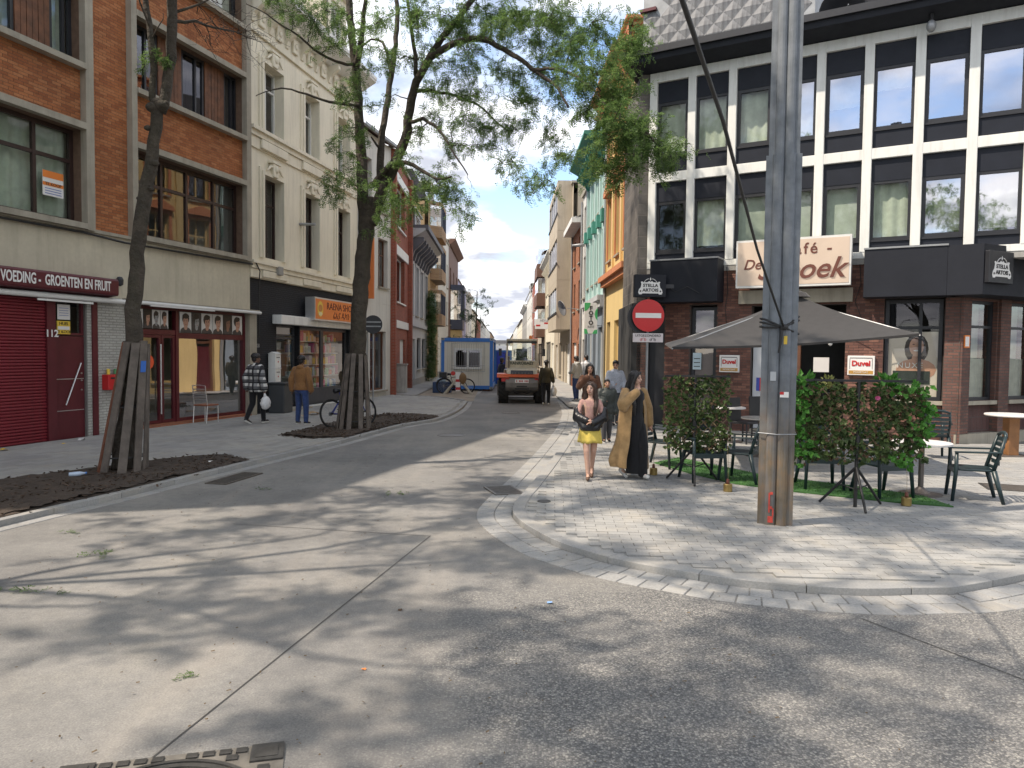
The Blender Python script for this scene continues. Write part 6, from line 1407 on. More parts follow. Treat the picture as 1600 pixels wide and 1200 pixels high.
# plank guards round the trunks
M_plank = mat('weathered_plank', (.115,.095,.080), .85, .35, 6, bmp=.4, bscale=40, streak=.4); M_plank_r = mat('reddish_plank', (.17,.065,.035), .85, .3, 6, bmp=.4)
def guard(top, bot, rt_, rb, n, lab, pw, red=(), marks=None):
    base = Vector((bot.x,bot.y,.08)); t = thing('tree_guard', lab, 'tree guard', base, 0, 'plank guards round tree trunks'); T = top-base
    ang = [2*math.pi*(k+.3)/n+random.uniform(-.12,.12) for k in range(n)]
    for k, a in enumerate(ang):
        c = Vector((math.cos(a),math.sin(a),0)); p0 = c*rb+Vector((random.uniform(-.03,.03),random.uniform(-.03,.03),-.02)); p1 = T+c*rt_+Vector((0,0,random.uniform(-.05,.05)))
        d = (p1-p0).normalized(); tng = Vector((-math.sin(a),math.cos(a),0)); o = tng.cross(d)
        vs = [p+tng*(i*pw/2)+o*(j*.013) for p in (p0,p1) for i, j in ((-1,-1),(1,-1),(1,1),(-1,1))]
        pk = MB().add(vs,[(3,2,1,0),(4,5,6,7),(0,1,5,4),(1,2,6,5),(2,3,7,6),(3,0,4,7)]).build('plank', M_plank_r if k in red else M_plank, t)
        if marks and k in marks:
            q0 = p0.lerp(p1,.80); vs = [q0+d*(z*.09)+tng*(i*.045)+c*.022 for i, z in ((-1,-1),(1,-1),(1,1),(-1,1))]
            MB().add(vs,[(0,1,2,3)]).build('paint_mark', marks[k], pk)
    for f in (.12,.5,.88):
        c = Vector((0,0,-.02)).lerp(T,f); r = rb+(rt_-rb)*f-.03; MB().tube([c+Vector((math.cos(x)*r,math.sin(x)*r,0)) for x in np.linspace(0,2*math.pi,17)], .012, 6, False).build('hoop', M_rub, t)
M_bl = mat('blue_paint', (.02,.11,.42), .6, .1); M_or = mat('orange_red_paint', (.75,.10,.03), .6, .1)
guard(P(213,537,Y1), b1, .18, .34, 9, 'dark plank guard leaning round the near left tree trunk', .12, (3,5), {8: M_bl})
guard(P(557,553,Y2), b2, .25, .41, 11, 'dark plank guard round the trunk of the tall forked tree', .11, (), None)
# climbing plant on the house wall
iv = thing('wall_ivy', 'green climbing plant on the pale house wall behind the cabin', 'ivy', (LX(46.8)+.05,46.8,0)); fr = Fronds(); rng = np.random.default_rng(3)
for _ in range(1500):
    z = rng.uniform(.2,5.6); fr.add((.12+rng.uniform(0,.35),rng.normal(0,.38)*(1.25-z*.1),z), rng.normal(0,1,3), rng.uniform(.2,.34))
fr.build(iv, leafmat('ivy_green', (.025,.06,.02), (.09,.17,.05), .3), 3, 'foliage', .5); MB().tube([(.1,0,0),(.12,.1,2),(.1,-.1,4),(.1,.1,5.4)],.03,6).build('stem', M_twig, iv)
rng = np.random.default_rng(17); B = Vector((-3.1,62,0)); cls = [(B+Vector((rng.normal(0,.8),rng.normal(0,.8),rng.uniform(3.0,7.6))),.6,46) for _ in range(26)]
build_tree('young_tree', 'slim young tree rising behind the site cabin', B, [([B,B+Vector((0,0,3)),B+Vector((.1,0,7))],.11,.03,1)], cls, None, leafmat('dark_leaf', (.015,.045,.015), (.045,.10,.03), .3))
rng = np.random.default_rng(19)
# ------------------------------------------------------------------ loader
LP = G(815,631); ld = thing('wheel_loader', 'cream and orange wheel loader parked in the road seen from behind', 'wheel loader', (LP.x,LP.y,0))
M_lcream = mat('loader_cream', (.50,.46,.36), .5, .1, 2, streak=.55); M_lor = mat('loader_orange', (.62,.11,.03), .45, .1, 3); M_tyre = mat('tyre_rubber', (.018,.017,.016), .85, .3, 6, bmp=.3); M_lgrey = mat('loader_grey', (.17,.155,.14), .55, .25, 3, metal=.3)
def wheel(par, x, y, r, wd):
    wl = MB().lathe([(r*.55,-wd/2),(r*.92,-wd/2),(r,-wd*.36),(r,wd*.36),(r*.92,wd/2),(r*.55,wd/2)],(x,y,r),32,'x').build('wheel', M_tyre, par, True)
    MB().lathe([(.06,-wd*.52),(r*.5,-wd*.46),(r*.56,-wd*.5),(r*.56,wd*.5),(r*.5,wd*.46),(.06,wd*.52)],(x,y,r),20,'x').build('rim', M_lcream, wl)
    lug = MB()
    for k in range(22):
        a = 2*math.pi*k/22
        for s in (-1,1):
            aa = a+(.14 if s > 0 else 0); c0 = Vector((x+s*wd*.48,y+math.cos(aa)*r*.95,r+math.sin(aa)*r*.95)); c1_ = Vector((x+s*wd*.04,y+math.cos(aa+.2)*(r+.008),r+math.sin(aa+.2)*(r+.008))); lug.bar(c0,c1_,.06,.05,(0,math.cos(aa),math.sin(aa)))
    lug.build('tread', M_tyre, wl)
for y in (.45,2.5):
    for s in (-1,1): wheel(ld, s*.70, y, .54, .36)
MB().prismx([(-.12,.50),(-.20,.62),(-.20,.80),(-.10,1.0),(1.5,1.0),(1.5,.45),(.1,.42)],-.62,.62).build('counterweight', M_lgrey, ld, bevel=.03)
MB().box(-.80,.80,-.16,1.4,1.0,1.12).build('orange_hood_band', M_lor, ld, bevel=.02); MB().prismx([(-.14,1.12),(-.05,1.30),(1.4,1.42),(1.4,1.12)],-.58,.58).build('engine_hood', M_lcream, ld, bevel=.03); MB().prismx([(-.17,1.13),(-.10,1.26),(.1,1.28),(.1,1.13)],-.42,.42).build('vent', M_black, ld)
MB().box(-.75,.75,-.10,.3,.80,.995).build('rear_panel', M_black, ld)
for s in (-1,1):
    l_ = MB().box(s*.62-.15,s*.62+.15,-.14,-.10,.84,.97).build('tail_light', mat('tail_red', (.32,.012,.012), .3, .1), ld); MB().box(s*.62-.14,s*.62-.02,-.146,-.1405,.85,.96).build('lens', M_red, l_)
pl_ = MB().box(-.26,.26,-.22,-.205,.80,.93).build('number_plate', M_print, ld); [MB().box(-.21+.052*k,-.18+.052*k,-.2235,-.2205,.83,.90).build('plate_mark', M_red, pl_) for k in (0,2,3,4,6,7,8)]
MB().box(-.27,.27,-.205,-.20,.55,.60).box(-.2,.2,-.212,-.2,.64,.69).build('hitch_slot', M_ink, ld)
for s in (-1,1): MB().box(s*.70-.28,s*.70+.28,-.05,1.05,1.02-.0,1.06) if False else MB().prismx([(-.18,1.0),(-.12,1.13),(1.1,1.13),(1.2,.95),(1.12,.95),(1.05,1.06),(-.08,1.06),(-.12,.98)],s*.72-.22,s*.72+.22).build('fender', M_lor, ld)
cabf = MB()
for sx in (-1,1):
    for y, yt in ((.75,.85),(2.2,2.0)): cabf.bar((sx*.60,y,1.35),(sx*.56,yt,2.36),.07,.07)
cabf.build('cab_frame', M_lcream, ld); MB().box(-.62,.62,.72,2.2,1.32,1.62).build('cab_lower', M_lcream, ld, bevel=.02); MB().box(-.60,.60,.70,2.15,2.36,2.46).build('cab_roof', M_lcream, ld, bevel=.03); MB().box(-.58,.58,.72,.78,2.30,2.359).build('rear_header', M_black, ld)
for n_, vs in (('rear_window',[(-.53,.76,1.63),(.53,.76,1.63),(.50,.85,2.30),(-.50,.85,2.30)]),('front_window',[(-.53,2.18,1.63),(.53,2.18,1.63),(.50,2.0,2.30),(-.50,2.0,2.30)]),('side_window',[(-.58,.8,1.63),(-.58,2.1,1.63),(-.55,2.0,2.3),(-.55,.9,2.3)]),('side_window',[(.58,.8,1.63),(.58,2.1,1.63),(.55,2.0,2.3),(.55,.9,2.3)])): MB().add(vs,[(0,1,2,3)]).build(n_, M_glass, ld)
st = MB().box(-.24,.24,1.1,1.55,1.62,1.72).box(-.22,.22,1.05,1.14,1.72,2.08).build('seat', M_black, ld, bevel=.03); MB().tube([(.2*math.cos(a),1.9+.06*math.sin(a),1.82+.19*math.sin(a)) for a in np.linspace(0,6.28,18)],.014,6).build('steering_wheel', M_black, ld); MB().tube([(0,2.0,1.5),(0,1.92,1.8)],.03,8).build('steering_column', M_black, ld)
text('VANROBAEY', 'lettering', mat('green_black_ink', (.03,.045,.03), .5, .1), ld, (0,.705,1.52), .16, bold=.004)
MB().box(-.7,.7,1.4,3.0,.45,1.25).build('front_frame', M_lcream, ld, bevel=.03)
for s in (-1,1): MB().tube([(s*.45,2.2,1.35),(s*.5,3.2,1.0),(s*.5,3.8,.35)],[.09,.09,.08],8).build('lift_arm', M_lor, ld); MB().tube([(s*.66,.75,1.9),(s*.80,.80,1.92)],.012,6).box(s*.84-.06,s*.84+.06,.78,.81,1.8,2.08).build('mirror', M_black, ld)
MB().prismx([(3.7,.1),(4.3,.05),(4.4,.12),(3.85,.22),(3.75,.75),(3.65,.75)],-1.0,1.0).build('bucket', M_lgrey, ld); MB().lathe([(.05,0),(.06,.05),(.06,.13),(.03,.16),(.001,.165)],(.35,1.8,2.46),12).build('beacon', M_orange, ld)

for s in (-1,1): MB().box(s*.45-.09,s*.45+.09,.64,.70,2.28,2.38).build('work_light', M_black, ld, bevel=.01); MB().tube([(s*.63,.70,1.15),(s*.66,.62,1.5),(s*.63,.72,1.9)],.014,6).build('handrail', M_black, ld)
MB().tube([(.1,.70,1.66),(-.25,.73,1.95)],.008,5).build('wiper', M_ink, ld); MB().tube([(-.5,.5,1.25),(-.5,.5,1.7),(-.5,.45,1.78)],.035,10).build('exhaust', M_lgrey, ld)
for k in range(7): MB().box(-.36+.12*k-.02,-.36+.12*k+.02,-.185,-.171,1.14,1.18).build('vent_slat', M_lgrey, ld)
for s in (-1,1): MB().tube([(s*.3,-.1,.55),(s*.34,-.18,.48),(s*.2,-.12,.40),(s*.05,.1,.42)],.018,6).build('hose', M_rub, ld, True)
# ------------------------------------------------------------------ site cabin
ca = G(688,611); cb = G(770,611); cx0 = ca.x; cx1 = cb.x; cy = (ca.y+cb.y)/2; cw = cx1-cx0
cab = thing('site_cabin', 'white site cabin with blue frame and barred window', 'cabin', (cx0,cy,.1)); M_blue = mat('cabin_blue', (.03,.16,.50), .45, .12, 2, streak=.2); M_cabw = mat('cabin_white', (.66,.63,.55), .55, .06, 2, streak=.45); ch_ = 2.50
MB().box(.12,cw-.12,.04,5.9,.16,ch_-.15).build('wall_panel', M_cabw, cab)
rib = MB().box(-.025,.025,-.0,.02,.17,ch_-.17).mesh('corrugation', M_cabw)
for k in range(24): share('corrugation', rib, cab, (.18+k*(cw-.36)/23,.025,0))
MB().box(0,.16,0,.16,0,ch_).build('corner_post', M_blue, cab); MB().box(cw-.16,cw,0,.16,0,ch_).build('corner_post', M_blue, cab); MB().box(0,.16,5.84,6,0,ch_).build('corner_post', M_blue, cab); MB().box(cw-.16,cw,5.84,6,0,ch_).build('corner_post', M_blue, cab)
MB().box(.161,cw-.161,-.002,.16,ch_-.17,ch_+.0).build('top_rail', M_blue, cab); MB().box(.161,cw-.161,-.002,.16,0,.17).build('bottom_rail', M_blue, cab); MB().box(0,cw,.165,6,ch_-.14,ch_+.02).build('roof', M_blue, cab); MB().box(.0,.12,.161,5.839,0,.17).box(cw-.12,cw,.161,5.839,0,.17).build('side_rail', M_blue, cab)
wn_ = window(cab, .62, 2.02, .98, 2.02, -.05, M_offwhite, .11, (.5,), (), glassmat('dark_cabin_glass', (.25,.25,.28), 1.6, .04), None, name='cabin_window')
MB().box(.62,2.02,.022,.03,.98,2.02).build('dark_room', M_dark, wn_); gr_ = MB().box(.5,2.16,-.12,-.11,2.22,2.24).box(.5,2.16,-.12,-.11,.86,.88).box(.5,2.16,-.12,-.11,1.15,1.165).box(.5,.515,-.119,-.111,.881,2.219).box(2.145,2.16,-.119,-.111,.881,2.219).build('window_grille', M_zinc, cab)
for k in range(14): MB().tube([(.56+k*.117,-.115,.88),(.56+k*.117,-.115,2.22)],.006,5).build('grille_bar', M_zinc, gr_)
for x in (0,cw-.16):
    for z in (-.02,ch_-.12): MB().box(x-.006,x+.166,-.012,-.0025,z+.02,z+.14).build('corner_casting', M_zinc, cab); MB().prismy(oval(x+.08,z+.08,.035,.025,10),-.016,-.0125).build('casting_hole', M_ink, cab)
for x in (.2,cw-.5): MB().box(x,x+.35,.1,.6,-.1,-.001).build('timber_block', M_wood, cab)
wb = thing('portable_toilet', 'blue portable toilet behind the site cabin', 'portable toilet', (cx1+.42,cy+6.6,0)); MB().box(-.5,.5,-.5,.5,.08,2.05).build('body', M_blue, wb, bevel=.03); MB().prismx([(-.52,2.05),(0,2.3),(.52,2.05)],-.52,.52).build('roof', M_offwhite, wb); MB().box(-.36,.36,-.52,-.501,.15,1.95).build('door', mat('toilet_door_blue', (.02,.05,.42), .4, .1), wb)
pc = thing('parked_car', 'white car partly hidden between cabin and loader', 'car', (-.85,52,0)); MB().prismx([(-2,.3),(-2.05,.75),(-1.9,.95),(-1.2,1.0),(-.7,1.42),(.9,1.42),(1.5,.95),(2.1,.85),(2.1,.3)],-.85,.85).build('body', M_white, pc, bevel=.08); MB().prismx([(-1.24,1.02),(-.74,1.38),(.86,1.38),(1.4,1.0)],-.86,.86).build('windows', M_black, pc)
for s in (-1,1):
    for y in (-1.3,1.35): MB().lathe([(.1,-.1),(.3,-.1),(.32,0),(.3,.1),(.1,.1)],(s*.78,y,.32),18,'x').build('wheel', M_tyre, pc, True)
    MB().box(s*.66-.12,s*.66+.12,-2.07,-2.03,.7,.85).build('tail_light', M_red, pc)
# ------------------------------------------------------------------ bicycles
def bicycle(name, lab, loc, rz, lean, fm, rack=False):
    t = thing(name, lab, 'bicycle', loc, rz); t.rotation_euler = (lean,0,rz); r = .34   # x forward
    for nm_, x in (('rear_wheel',-.52),('front_wheel',.54)):
        wl = MB().tube([(x+r*math.cos(a),0,r+r*math.sin(a)) for a in np.linspace(0,2*math.pi,33)],.021,7,False).build(nm_, M_tyre, t, True)
        MB().tube([(x+(r-.028)*math.cos(a),0,r+(r-.028)*math.sin(a)) for a in np.linspace(0,2*math.pi,33)],.010,5,False).build('rim', M_black, wl)
        sp_m = MB()
        for k in range(18): a = k*math.pi/9; sp_m.tube([(x+.025*math.cos(a+.5),.02*(1 if k%2 else -1),r+.025*math.sin(a+.5)),(x+(r-.03)*math.cos(a),0,r+(r-.03)*math.sin(a))],.0018,3,False)
        sp_m.build('spokes', M_alu, wl); MB().tube([(x,-.05,r),(x,.05,r)],.022,8).build('hub', M_black, wl)
    MB().tube([(-.52,0,r),(-.08,0,.30),(.38,0,.66),(.36,0,.80),(-.20,0,.74),(-.08,0,.30)],.019,8,False).tube([(-.20,0,.74),(-.24,0,.88)],.015,8).tube([(-.52,.03,r),(-.20,.0,.70)],.011,6).tube([(-.52,-.03,r),(-.20,.0,.70)],.011,6).build('frame', fm, t, True)
    MB().tube([(.36,0,.82),(.40,0,.62),(.54,.0,r)],.016,8).build('fork', fm, t, True); MB().tube([(.35,0,.80),(.33,0,.97)],.014,8).build('stem', M_black, t); MB().tube([(.26,-.30,.98),(.33,-.12,.97),(.34,0,.97),(.33,.12,.97),(.26,.30,.98)],.013,8).build('handlebar', M_black, t, True)
    MB().tube([(-.38,0,.89),(-.25,0,.90),(-.12,0,.895)],[.065,.05,.02],8).build('saddle', M_black, t, True); MB().lathe([(.09,-.012),(.09,.012),(.02,.014)],(-.08,.06,.30),18,'y').build('chainring', M_black, t)
    MB().tube([(-.08,-.09,.30),(-.02,-.1,.16)],.011,6).box(-.06,.03,-.2,-.1,.145,.165).tube([(-.08,.09,.30),(-.14,.1,.44)],.011,6).box(-.19,-.1,.1,.2,.43,.45).build('cranks', M_black, t); MB().lathe([(.055,-.01),(.05,.01),(.02,.012)],(-.52,.05,r),14,'y').build('cassette', M_zinc, t)
    if rack:
        MB().bar((-.75,0,.74),(-.3,0,.74),.13,.02).tube([(-.7,.05,.73),(-.54,.05,.36)],.008,5).build('rack', M_black, t); MB().box(-.74,-.4,-.15,.15,.76,.98).build('crate', M_black, t); MB().tube([(-.52+.375*math.cos(a),0,r+.375*math.sin(a)) for a in np.linspace(.2,2.9,12)],.018,5).build('mudguard', M_black, t)
    return t
bk = G(515,668,.07); bicycle('mountain_bike', 'blue mountain bike leaning behind the tree guard', (bk.x+.40,bk.y+.42,.066), R(52), R(-8), mat('bike_blue', (.02,.03,.24), .35, .1))
bk = G(714,614,.02); bicycle('town_bicycle', 'black town bicycle with crate before the site cabin', (bk.x-.05,bk.y-.3,.012), R(4), R(4), M_black, True)
# barrier and junk before the cabin
q = G(716,614,.02); tr_ = thing('site_barrier', 'white wooden trestle barrier with red reflectors and a brown bag', 'barrier', (q.x+.05,q.y-.9,.012))
for s in (-1,1): MB().bar((s*.65,-.1,0),(s*.12,-.0,.62),.07,.07).bar((s*.55,.2,0),(s*.12,.04,.62),.06,.06).build('leg', mat('pale_board', (.46,.42,.34), .7, .15), tr_)
MB().box(-.10,.10,-.05,.05,.15,1.0).build('reflector_board', M_print, tr_); MB().box(-.101,.101,-.056,-.051,.2,.32).box(-.101,.101,-.056,-.051,.56,.68).build('red_stripe', M_red, tr_); MB().lathe([(.10,0),(.10,.03),(.001,.03)],(-.22,-.08,.95),16,'y').build('lamp', M_red, tr_); MB().ell((.22,-.05,.72),.17,.10,.26,10,8).build('bag', mat('brown_bag', (.22,.13,.06), .8, .2), tr_, True)
bx_ = G(696,612,.02); t = thing('site_crate', 'dark blue crate with rubbish beside the cabin', 'crate', (bx_.x-.1,bx_.y-.6,.012)); MB().box(-.42,.42,-.3,.3,0,.5).build('box', mat('dark_blue_plastic', (.02,.05,.13), .5, .15), t, bevel=.02); MB().ell((-.05,-.05,.55),.22,.18,.14,9,7).build('rubbish_bag', mat('grey_blue_bag', (.3,.4,.48), .5, .2), t, True)
# ------------------------------------------------------------------ projecting signs and lamps on the right row
q = atY(923,497,29.2); s_ = thing('shop_sign', 'white and green projecting photo shop sign', 'sign', q, R(0)); MB().box(-.26,.26,-.06,.06,-.62,.60).build('panel', M_print, s_, bevel=.01); 
for k, c in enumerate('FOTO'): text(c, 'lettering', M_ink, s_, (0,-.065,.38-.19*k), .22, bold=.008)
text('PUNT', 'lettering', M_zinc, s_, (0,-.065,-.34), .10); M_grn = mat('sign_green', (.06,.42,.14), .5, .08)
MB().prismy([(-.26,.60),(-.26,.28),(-.16,.30),(-.06,.42),(-.02,.60)],-.064,-.0605).prismy([(.26,.40),(.26,-.10),(.18,.0),(.14,.15),(.18,.30)],-.064,-.0605).prismy([(-.26,-.62),(-.26,-.42),(-.16,-.44),(-.10,-.62)],-.064,-.0605).prismy([(.26,-.62),(.26,-.45),(.14,-.48),(.06,-.62)],-.064,-.0605).build('green_shape', M_grn, s_); MB().tube([(.26,.02,.3),(RX(29.2)-q.x,.02,.3)],.02,6).tube([(.26,.02,-.3),(RX(29.2)-q.x,.02,-.3)],.02,6).build('bracket', M_zinc, s_)
q = atY(858,506,52); s_ = thing('estate_sign', 'white projecting banner sign with red blocks across the right row', 'sign', q, R(-10)); MB().box(-1.0,1.0,-.05,.05,-.36,.34).build('panel', M_print, s_)
text('HEYLEMAEYDEN', 'lettering', M_zinc, s_, (.15,-.055,.22), .24, wide=.9); MB().box(-.35,.25,-.054,-.0505,-.02,.10).box(.35,.9,-.054,-.0505,.04,.12).box(-.92,-.62,-.054,-.0505,-.18,-.06).build('red_block', M_red, s_); MB().tube([(1.0,0,.1),(RX(52)-q.x+.2,.1,.1)],.025,6).build('bracket', M_zinc, s_)
for (x, y, Y, L, lab) in ((905,383,36,.55,'grey street lamp arm on the narrow white house'),(838,488,84,.9,'small street lamp arm far down the right row')):
    q = atY(x,y,Y); t = thing('street_lamp', lab, 'street lamp', q, 0, 'street lamps fixed to the house walls'); MB().tube([(RX(Y)-q.x,0,-.02),(.2,0,0)],.03,8).build('arm', M_zinc, t); MB().tube([(.3,0,0),(.1,0,.0),(-.35,0,-.03)],[.06,.09,.05],8).build('lamp_head', M_zinc, t, True)
q = G(583,600,.06); rs_ = thing('traffic_sign', 'dark back of a round traffic sign on a post beside the tall tree', 'road sign', (P(583,507,24).x,24,.06)); zz_ = P(583,507,24).z-.06; MB().lathe([(.30,0),(.30,.01),(.285,.02),(.001,.02)],(0,0,zz_),30,'y').build('disc', M_black, rs_); MB().tube([(0,.04,0),(0,.04,zz_+.3)],.03,10).build('post', M_zinc, rs_); MB().box(-.25,.25,-.008,.0,zz_-.08,zz_-.04).box(-.25,.25,-.008,.0,zz_+.06,zz_+.10).build('clamp', M_zinc, rs_)
q = P(579,425,29.3); vs = thing('vertical_sign', 'orange vertical sign box on the white shop house', 'sign', (q.x,29.3,q.z-1.05)); MB().box(-.14,.14,-.08,.08,0,2.4).build('box', mat('sign_orange', (.6,.16,.03), .5, .1), vs, bevel=.01); MB().box(-.4,-.14,-.02,.02,.4,.46).box(-.4,-.14,-.02,.02,1.9,1.96).build('bracket', M_black, vs)
# cabinet, bins, letter boxes, chair by the barber
q = G(620,613,.06); t = thing('utility_cabinet', 'dirty white utility cabinet at the red brick house', 'cabinet', (q.x,q.y,.05)); MB().box(-.45,.45,-.2,.2,0,1.25).build('body', mat('dirty_white', (.45,.44,.41), .6, .15, 3, streak=.6), t, bevel=.02); MB().box(-.4,-.01,-.215,-.201,.1,1.15).box(.01,.4,-.215,-.201,.1,1.15).build('door', MATS['dirty_white'], t); MB().box(-.48,.48,-.23,.23,1.25,1.32).build('lid', M_conc2, t)
for (px, py, z, lab) in ((421,573,1.42,'white upper letter box beside the shop door'),(423,595,.98,'white lower letter box beside the shop door')):
    v = bC.matrix_basis @ Vector((1.15,-.14,z)); t = thing('letter_box', lab, 'letter box', v, bC.rotation_euler.z, 'white letter boxes'); MB().box(-.16,.16,-.12,.12,-.02,.40).build('body', M_white, t, bevel=.01); MB().prismx([(-.14,.40),(0,.46),(.14,.40)],-.17,.17).build('lid', M_white, t); MB().box(-.1,.1,-.125,-.121,.28,.30).build('slot', M_ink, t); MB().box(-.02,.02,-.126,-.121,.14,.18).build('lock', M_red, t)
v = bC.matrix_basis @ Vector((1.0,-.42,.066)); t = thing('wheelie_bin', 'dark grey bin standing before the black brick wall', 'bin', v, bC.rotation_euler.z); MB().prism([(-.26,-.26),(.26,-.26),(.26,.26),(-.26,.26)],.0,.85).build('body', mat('bin_grey', (.05,.055,.06), .5, .15), t, bevel=.03); MB().box(-.29,.29,-.30,.29,.85,.91).build('lid', MATS['bin_grey'], t, bevel=.02)
v = bA.matrix_basis @ Vector((12.75,-.35,.066)); t = thing('metal_chair', 'metal chair with brown seat before the barber shop window', 'chair', v, bA.rotation_euler.z+R(90)); M_bs = mat('brown_seat', (.25,.09,.05), .5, .15)
MB().box(-.21,.21,-.22,.22,.43,.47).build('seat', M_bs, t, bevel=.012)
for sx in (-1,1): MB().tube([(sx*.2,-.2,0),(sx*.2,-.2,.43)],.011,6).build('leg', M_alu, t); MB().tube([(sx*.2,.24,0),(sx*.2,.2,.45),(sx*.19,.27,.95)],.011,6).build('leg', M_alu, t)
MB().tube([(-.19,.27,.95),(0,.29,.97),(.19,.27,.95)],.011,6).build('top_rail', M_alu, t)
for k in range(5): MB().bar((-.19,.225+.009*k,.60+.065*k),(.19,.225+.009*k,.60+.065*k),.012,.03).build('back_slat', M_alu, t)
dd = bA.matrix_basis @ Vector((11.30,.085,1.62)); st_ = thing('door_sticker', 'round orange red sticker on the barber shop glass door', 'sticker', dd, bA.rotation_euler.z); MB().prismy(oval(0,0,.16,.17,20),0,.004).build('disc', M_or, st_)
for (u, c, lab) in ((9.95,M_yellow,'yellow can on the red letter box'),(10.14,mat('green_can', (.06,.22,.08), .4, .1),'green can on the red letter box')):
    v = bA.matrix_basis @ Vector((u,-.07,1.362)); t = MB().lathe([(.03,0),(.034,.005),(.034,.11),(.028,.12),(.001,.12)],n=14).build('drink_can', c, None, loc=v); tag(t, lab, 'can', 'cans on the red letter box')
# ------------------------------------------------------------------ litter and fallen leaves
M_pet = mat('bluish_bottle', (.42,.50,.62), .2, .15, 9)
def bottle(q, rz, lab, m=M_pet):
    p = G(q[0],q[1],.1); t = thing('plastic_bottle', lab, 'bottle', (p.x,p.y,.125), rz, 'litter in the tree bed'); o = MB().lathe([(.01,-.11),(.032,-.105),(.033,.03),(.014,.09),(.014,.115),(.001,.116)],n=14).build('body', m, t, True, rot=(0,R(88),0)); MB().lathe([(.016,.098),(.016,.118),(.001,.119)],n=12).build('cap', M_blue, t, rot=(0,R(88),0))
bottle((121,743),R(35),'crushed pale plastic bottle lying on the dark soil bed')
for q, lab, m, s in (((228,722),'crumpled white paper by the tree guard foot',M_print,.06),((329,726),'white paper scrap on the soil bed near the kerb',M_print,.05),((128,688),'crumpled pale paper before the maroon door',M_bgp,.09),((100,694),'yellow scrap on the pavement by the shutter',M_yellow,.05),((7,704),'yellow wrapper at the foot of the red shutter',M_yellow,.09),((470,652),'cardboard piece before the shop window',mat('cardboard', (.45,.30,.17), .8, .15),.16),((490,648),'flattened brown carton by the shop step',MATS['cardboard'],.22),((859,943),'small blue wrapper on the road near the curved gutter',mat('blue_wrapper', (.2,.35,.62), .4, .1),.03),((568,1047),'orange dry leaf alone on the near road',M_orange,.018),((625,954),'brown leaf on the concrete road',M_chip,.02)):
    p = G(q[0],q[1],.066 if q[0] < 500 and q[1] < 750 else 0); mb = MB()
    pts = [Vector((math.cos(a)*s*random.uniform(.6,1.1),math.sin(a)*s*random.uniform(.5,1),random.uniform(0,.5)*s)) for a in np.linspace(0,5.6,8)]; z0_ = min(v.z for v in pts)
    mb.add([v-Vector((0,0,z0_)) for v in pts]+[(0,0,s*.45)],[(i,(i+1)%8,8) for i in range(8)]); o = mb.build('litter', m, None, loc=(p.x,p.y,(.07 if q[0] < 500 and q[1] < 750 else .004)+(.04 if q[1] in (722,726) else 0))); tag(o, lab, 'litter')
def sprig(q, n, L, lab, spread):
    p = G(q[0],q[1],0); zb = .10 if q in ((15,795),(305,728)) else .006; t = thing('leaf_sprig', lab, 'leaf', (p.x,p.y,zb)); fr = Fronds()
    for _ in range(n): a = random.uniform(0,6.28); fr.add((random.gauss(0,spread),random.gauss(0,spread*.5),random.uniform(.0,.03)),(math.cos(a),math.sin(a),.03),L*random.uniform(.7,1.2))
    fr.build(t, M_leaf, 6, 'leaves')
for q, n, L, lab, sp__ in (((160,867),6,.10,'green leaf sprig on the concrete road left of the joint',.08),((627,772),5,.11,'small green sprig in the middle of the road',.08),((116,834),5,.1,'tiny green sprig by the left gutter',.05),((45,928),9,.10,'olive leaf litter patch at the left road edge',.12),((293,1058),4,.08,'small leaf on the near concrete',.03),((16,795),16,.16,'green sprig lying on the soil bed',.12),((305,727),14,.18,'leafy green twig on the soil bed behind the guard',.14),((410,765),4,.08,'small leaf by the left gutter grate',.04)): sprig(q, n, L, lab, sp__)
lt = MB()
for _ in range(900):
    x = random.uniform(-4.5,4); y = 3.2+random.random()**1.5*12; 
    if pip(x,y,polyr) or y*1.0 < 3: continue
    a = random.uniform(0,3.14); L = random.uniform(.003,.014); W_ = random.uniform(.002,.005); d = Vector((math.cos(a)*L,math.sin(a)*L,0)); n = Vector((-math.sin(a)*W_,math.cos(a)*W_,0)); c = Vector((x,y,.010)); lt.add([c-d-n,c+d-n,c+d+n+Vector((0,0,.004)),c-d+n+Vector((0,0,.003))],[(0,1,2,3)])
o = lt.build('leaf_debris', mat('dry_debris', (.12,.085,.05), .9, .5, 40)); tag(o, 'fine dry leaf debris strewn over the road', kind='stuff')
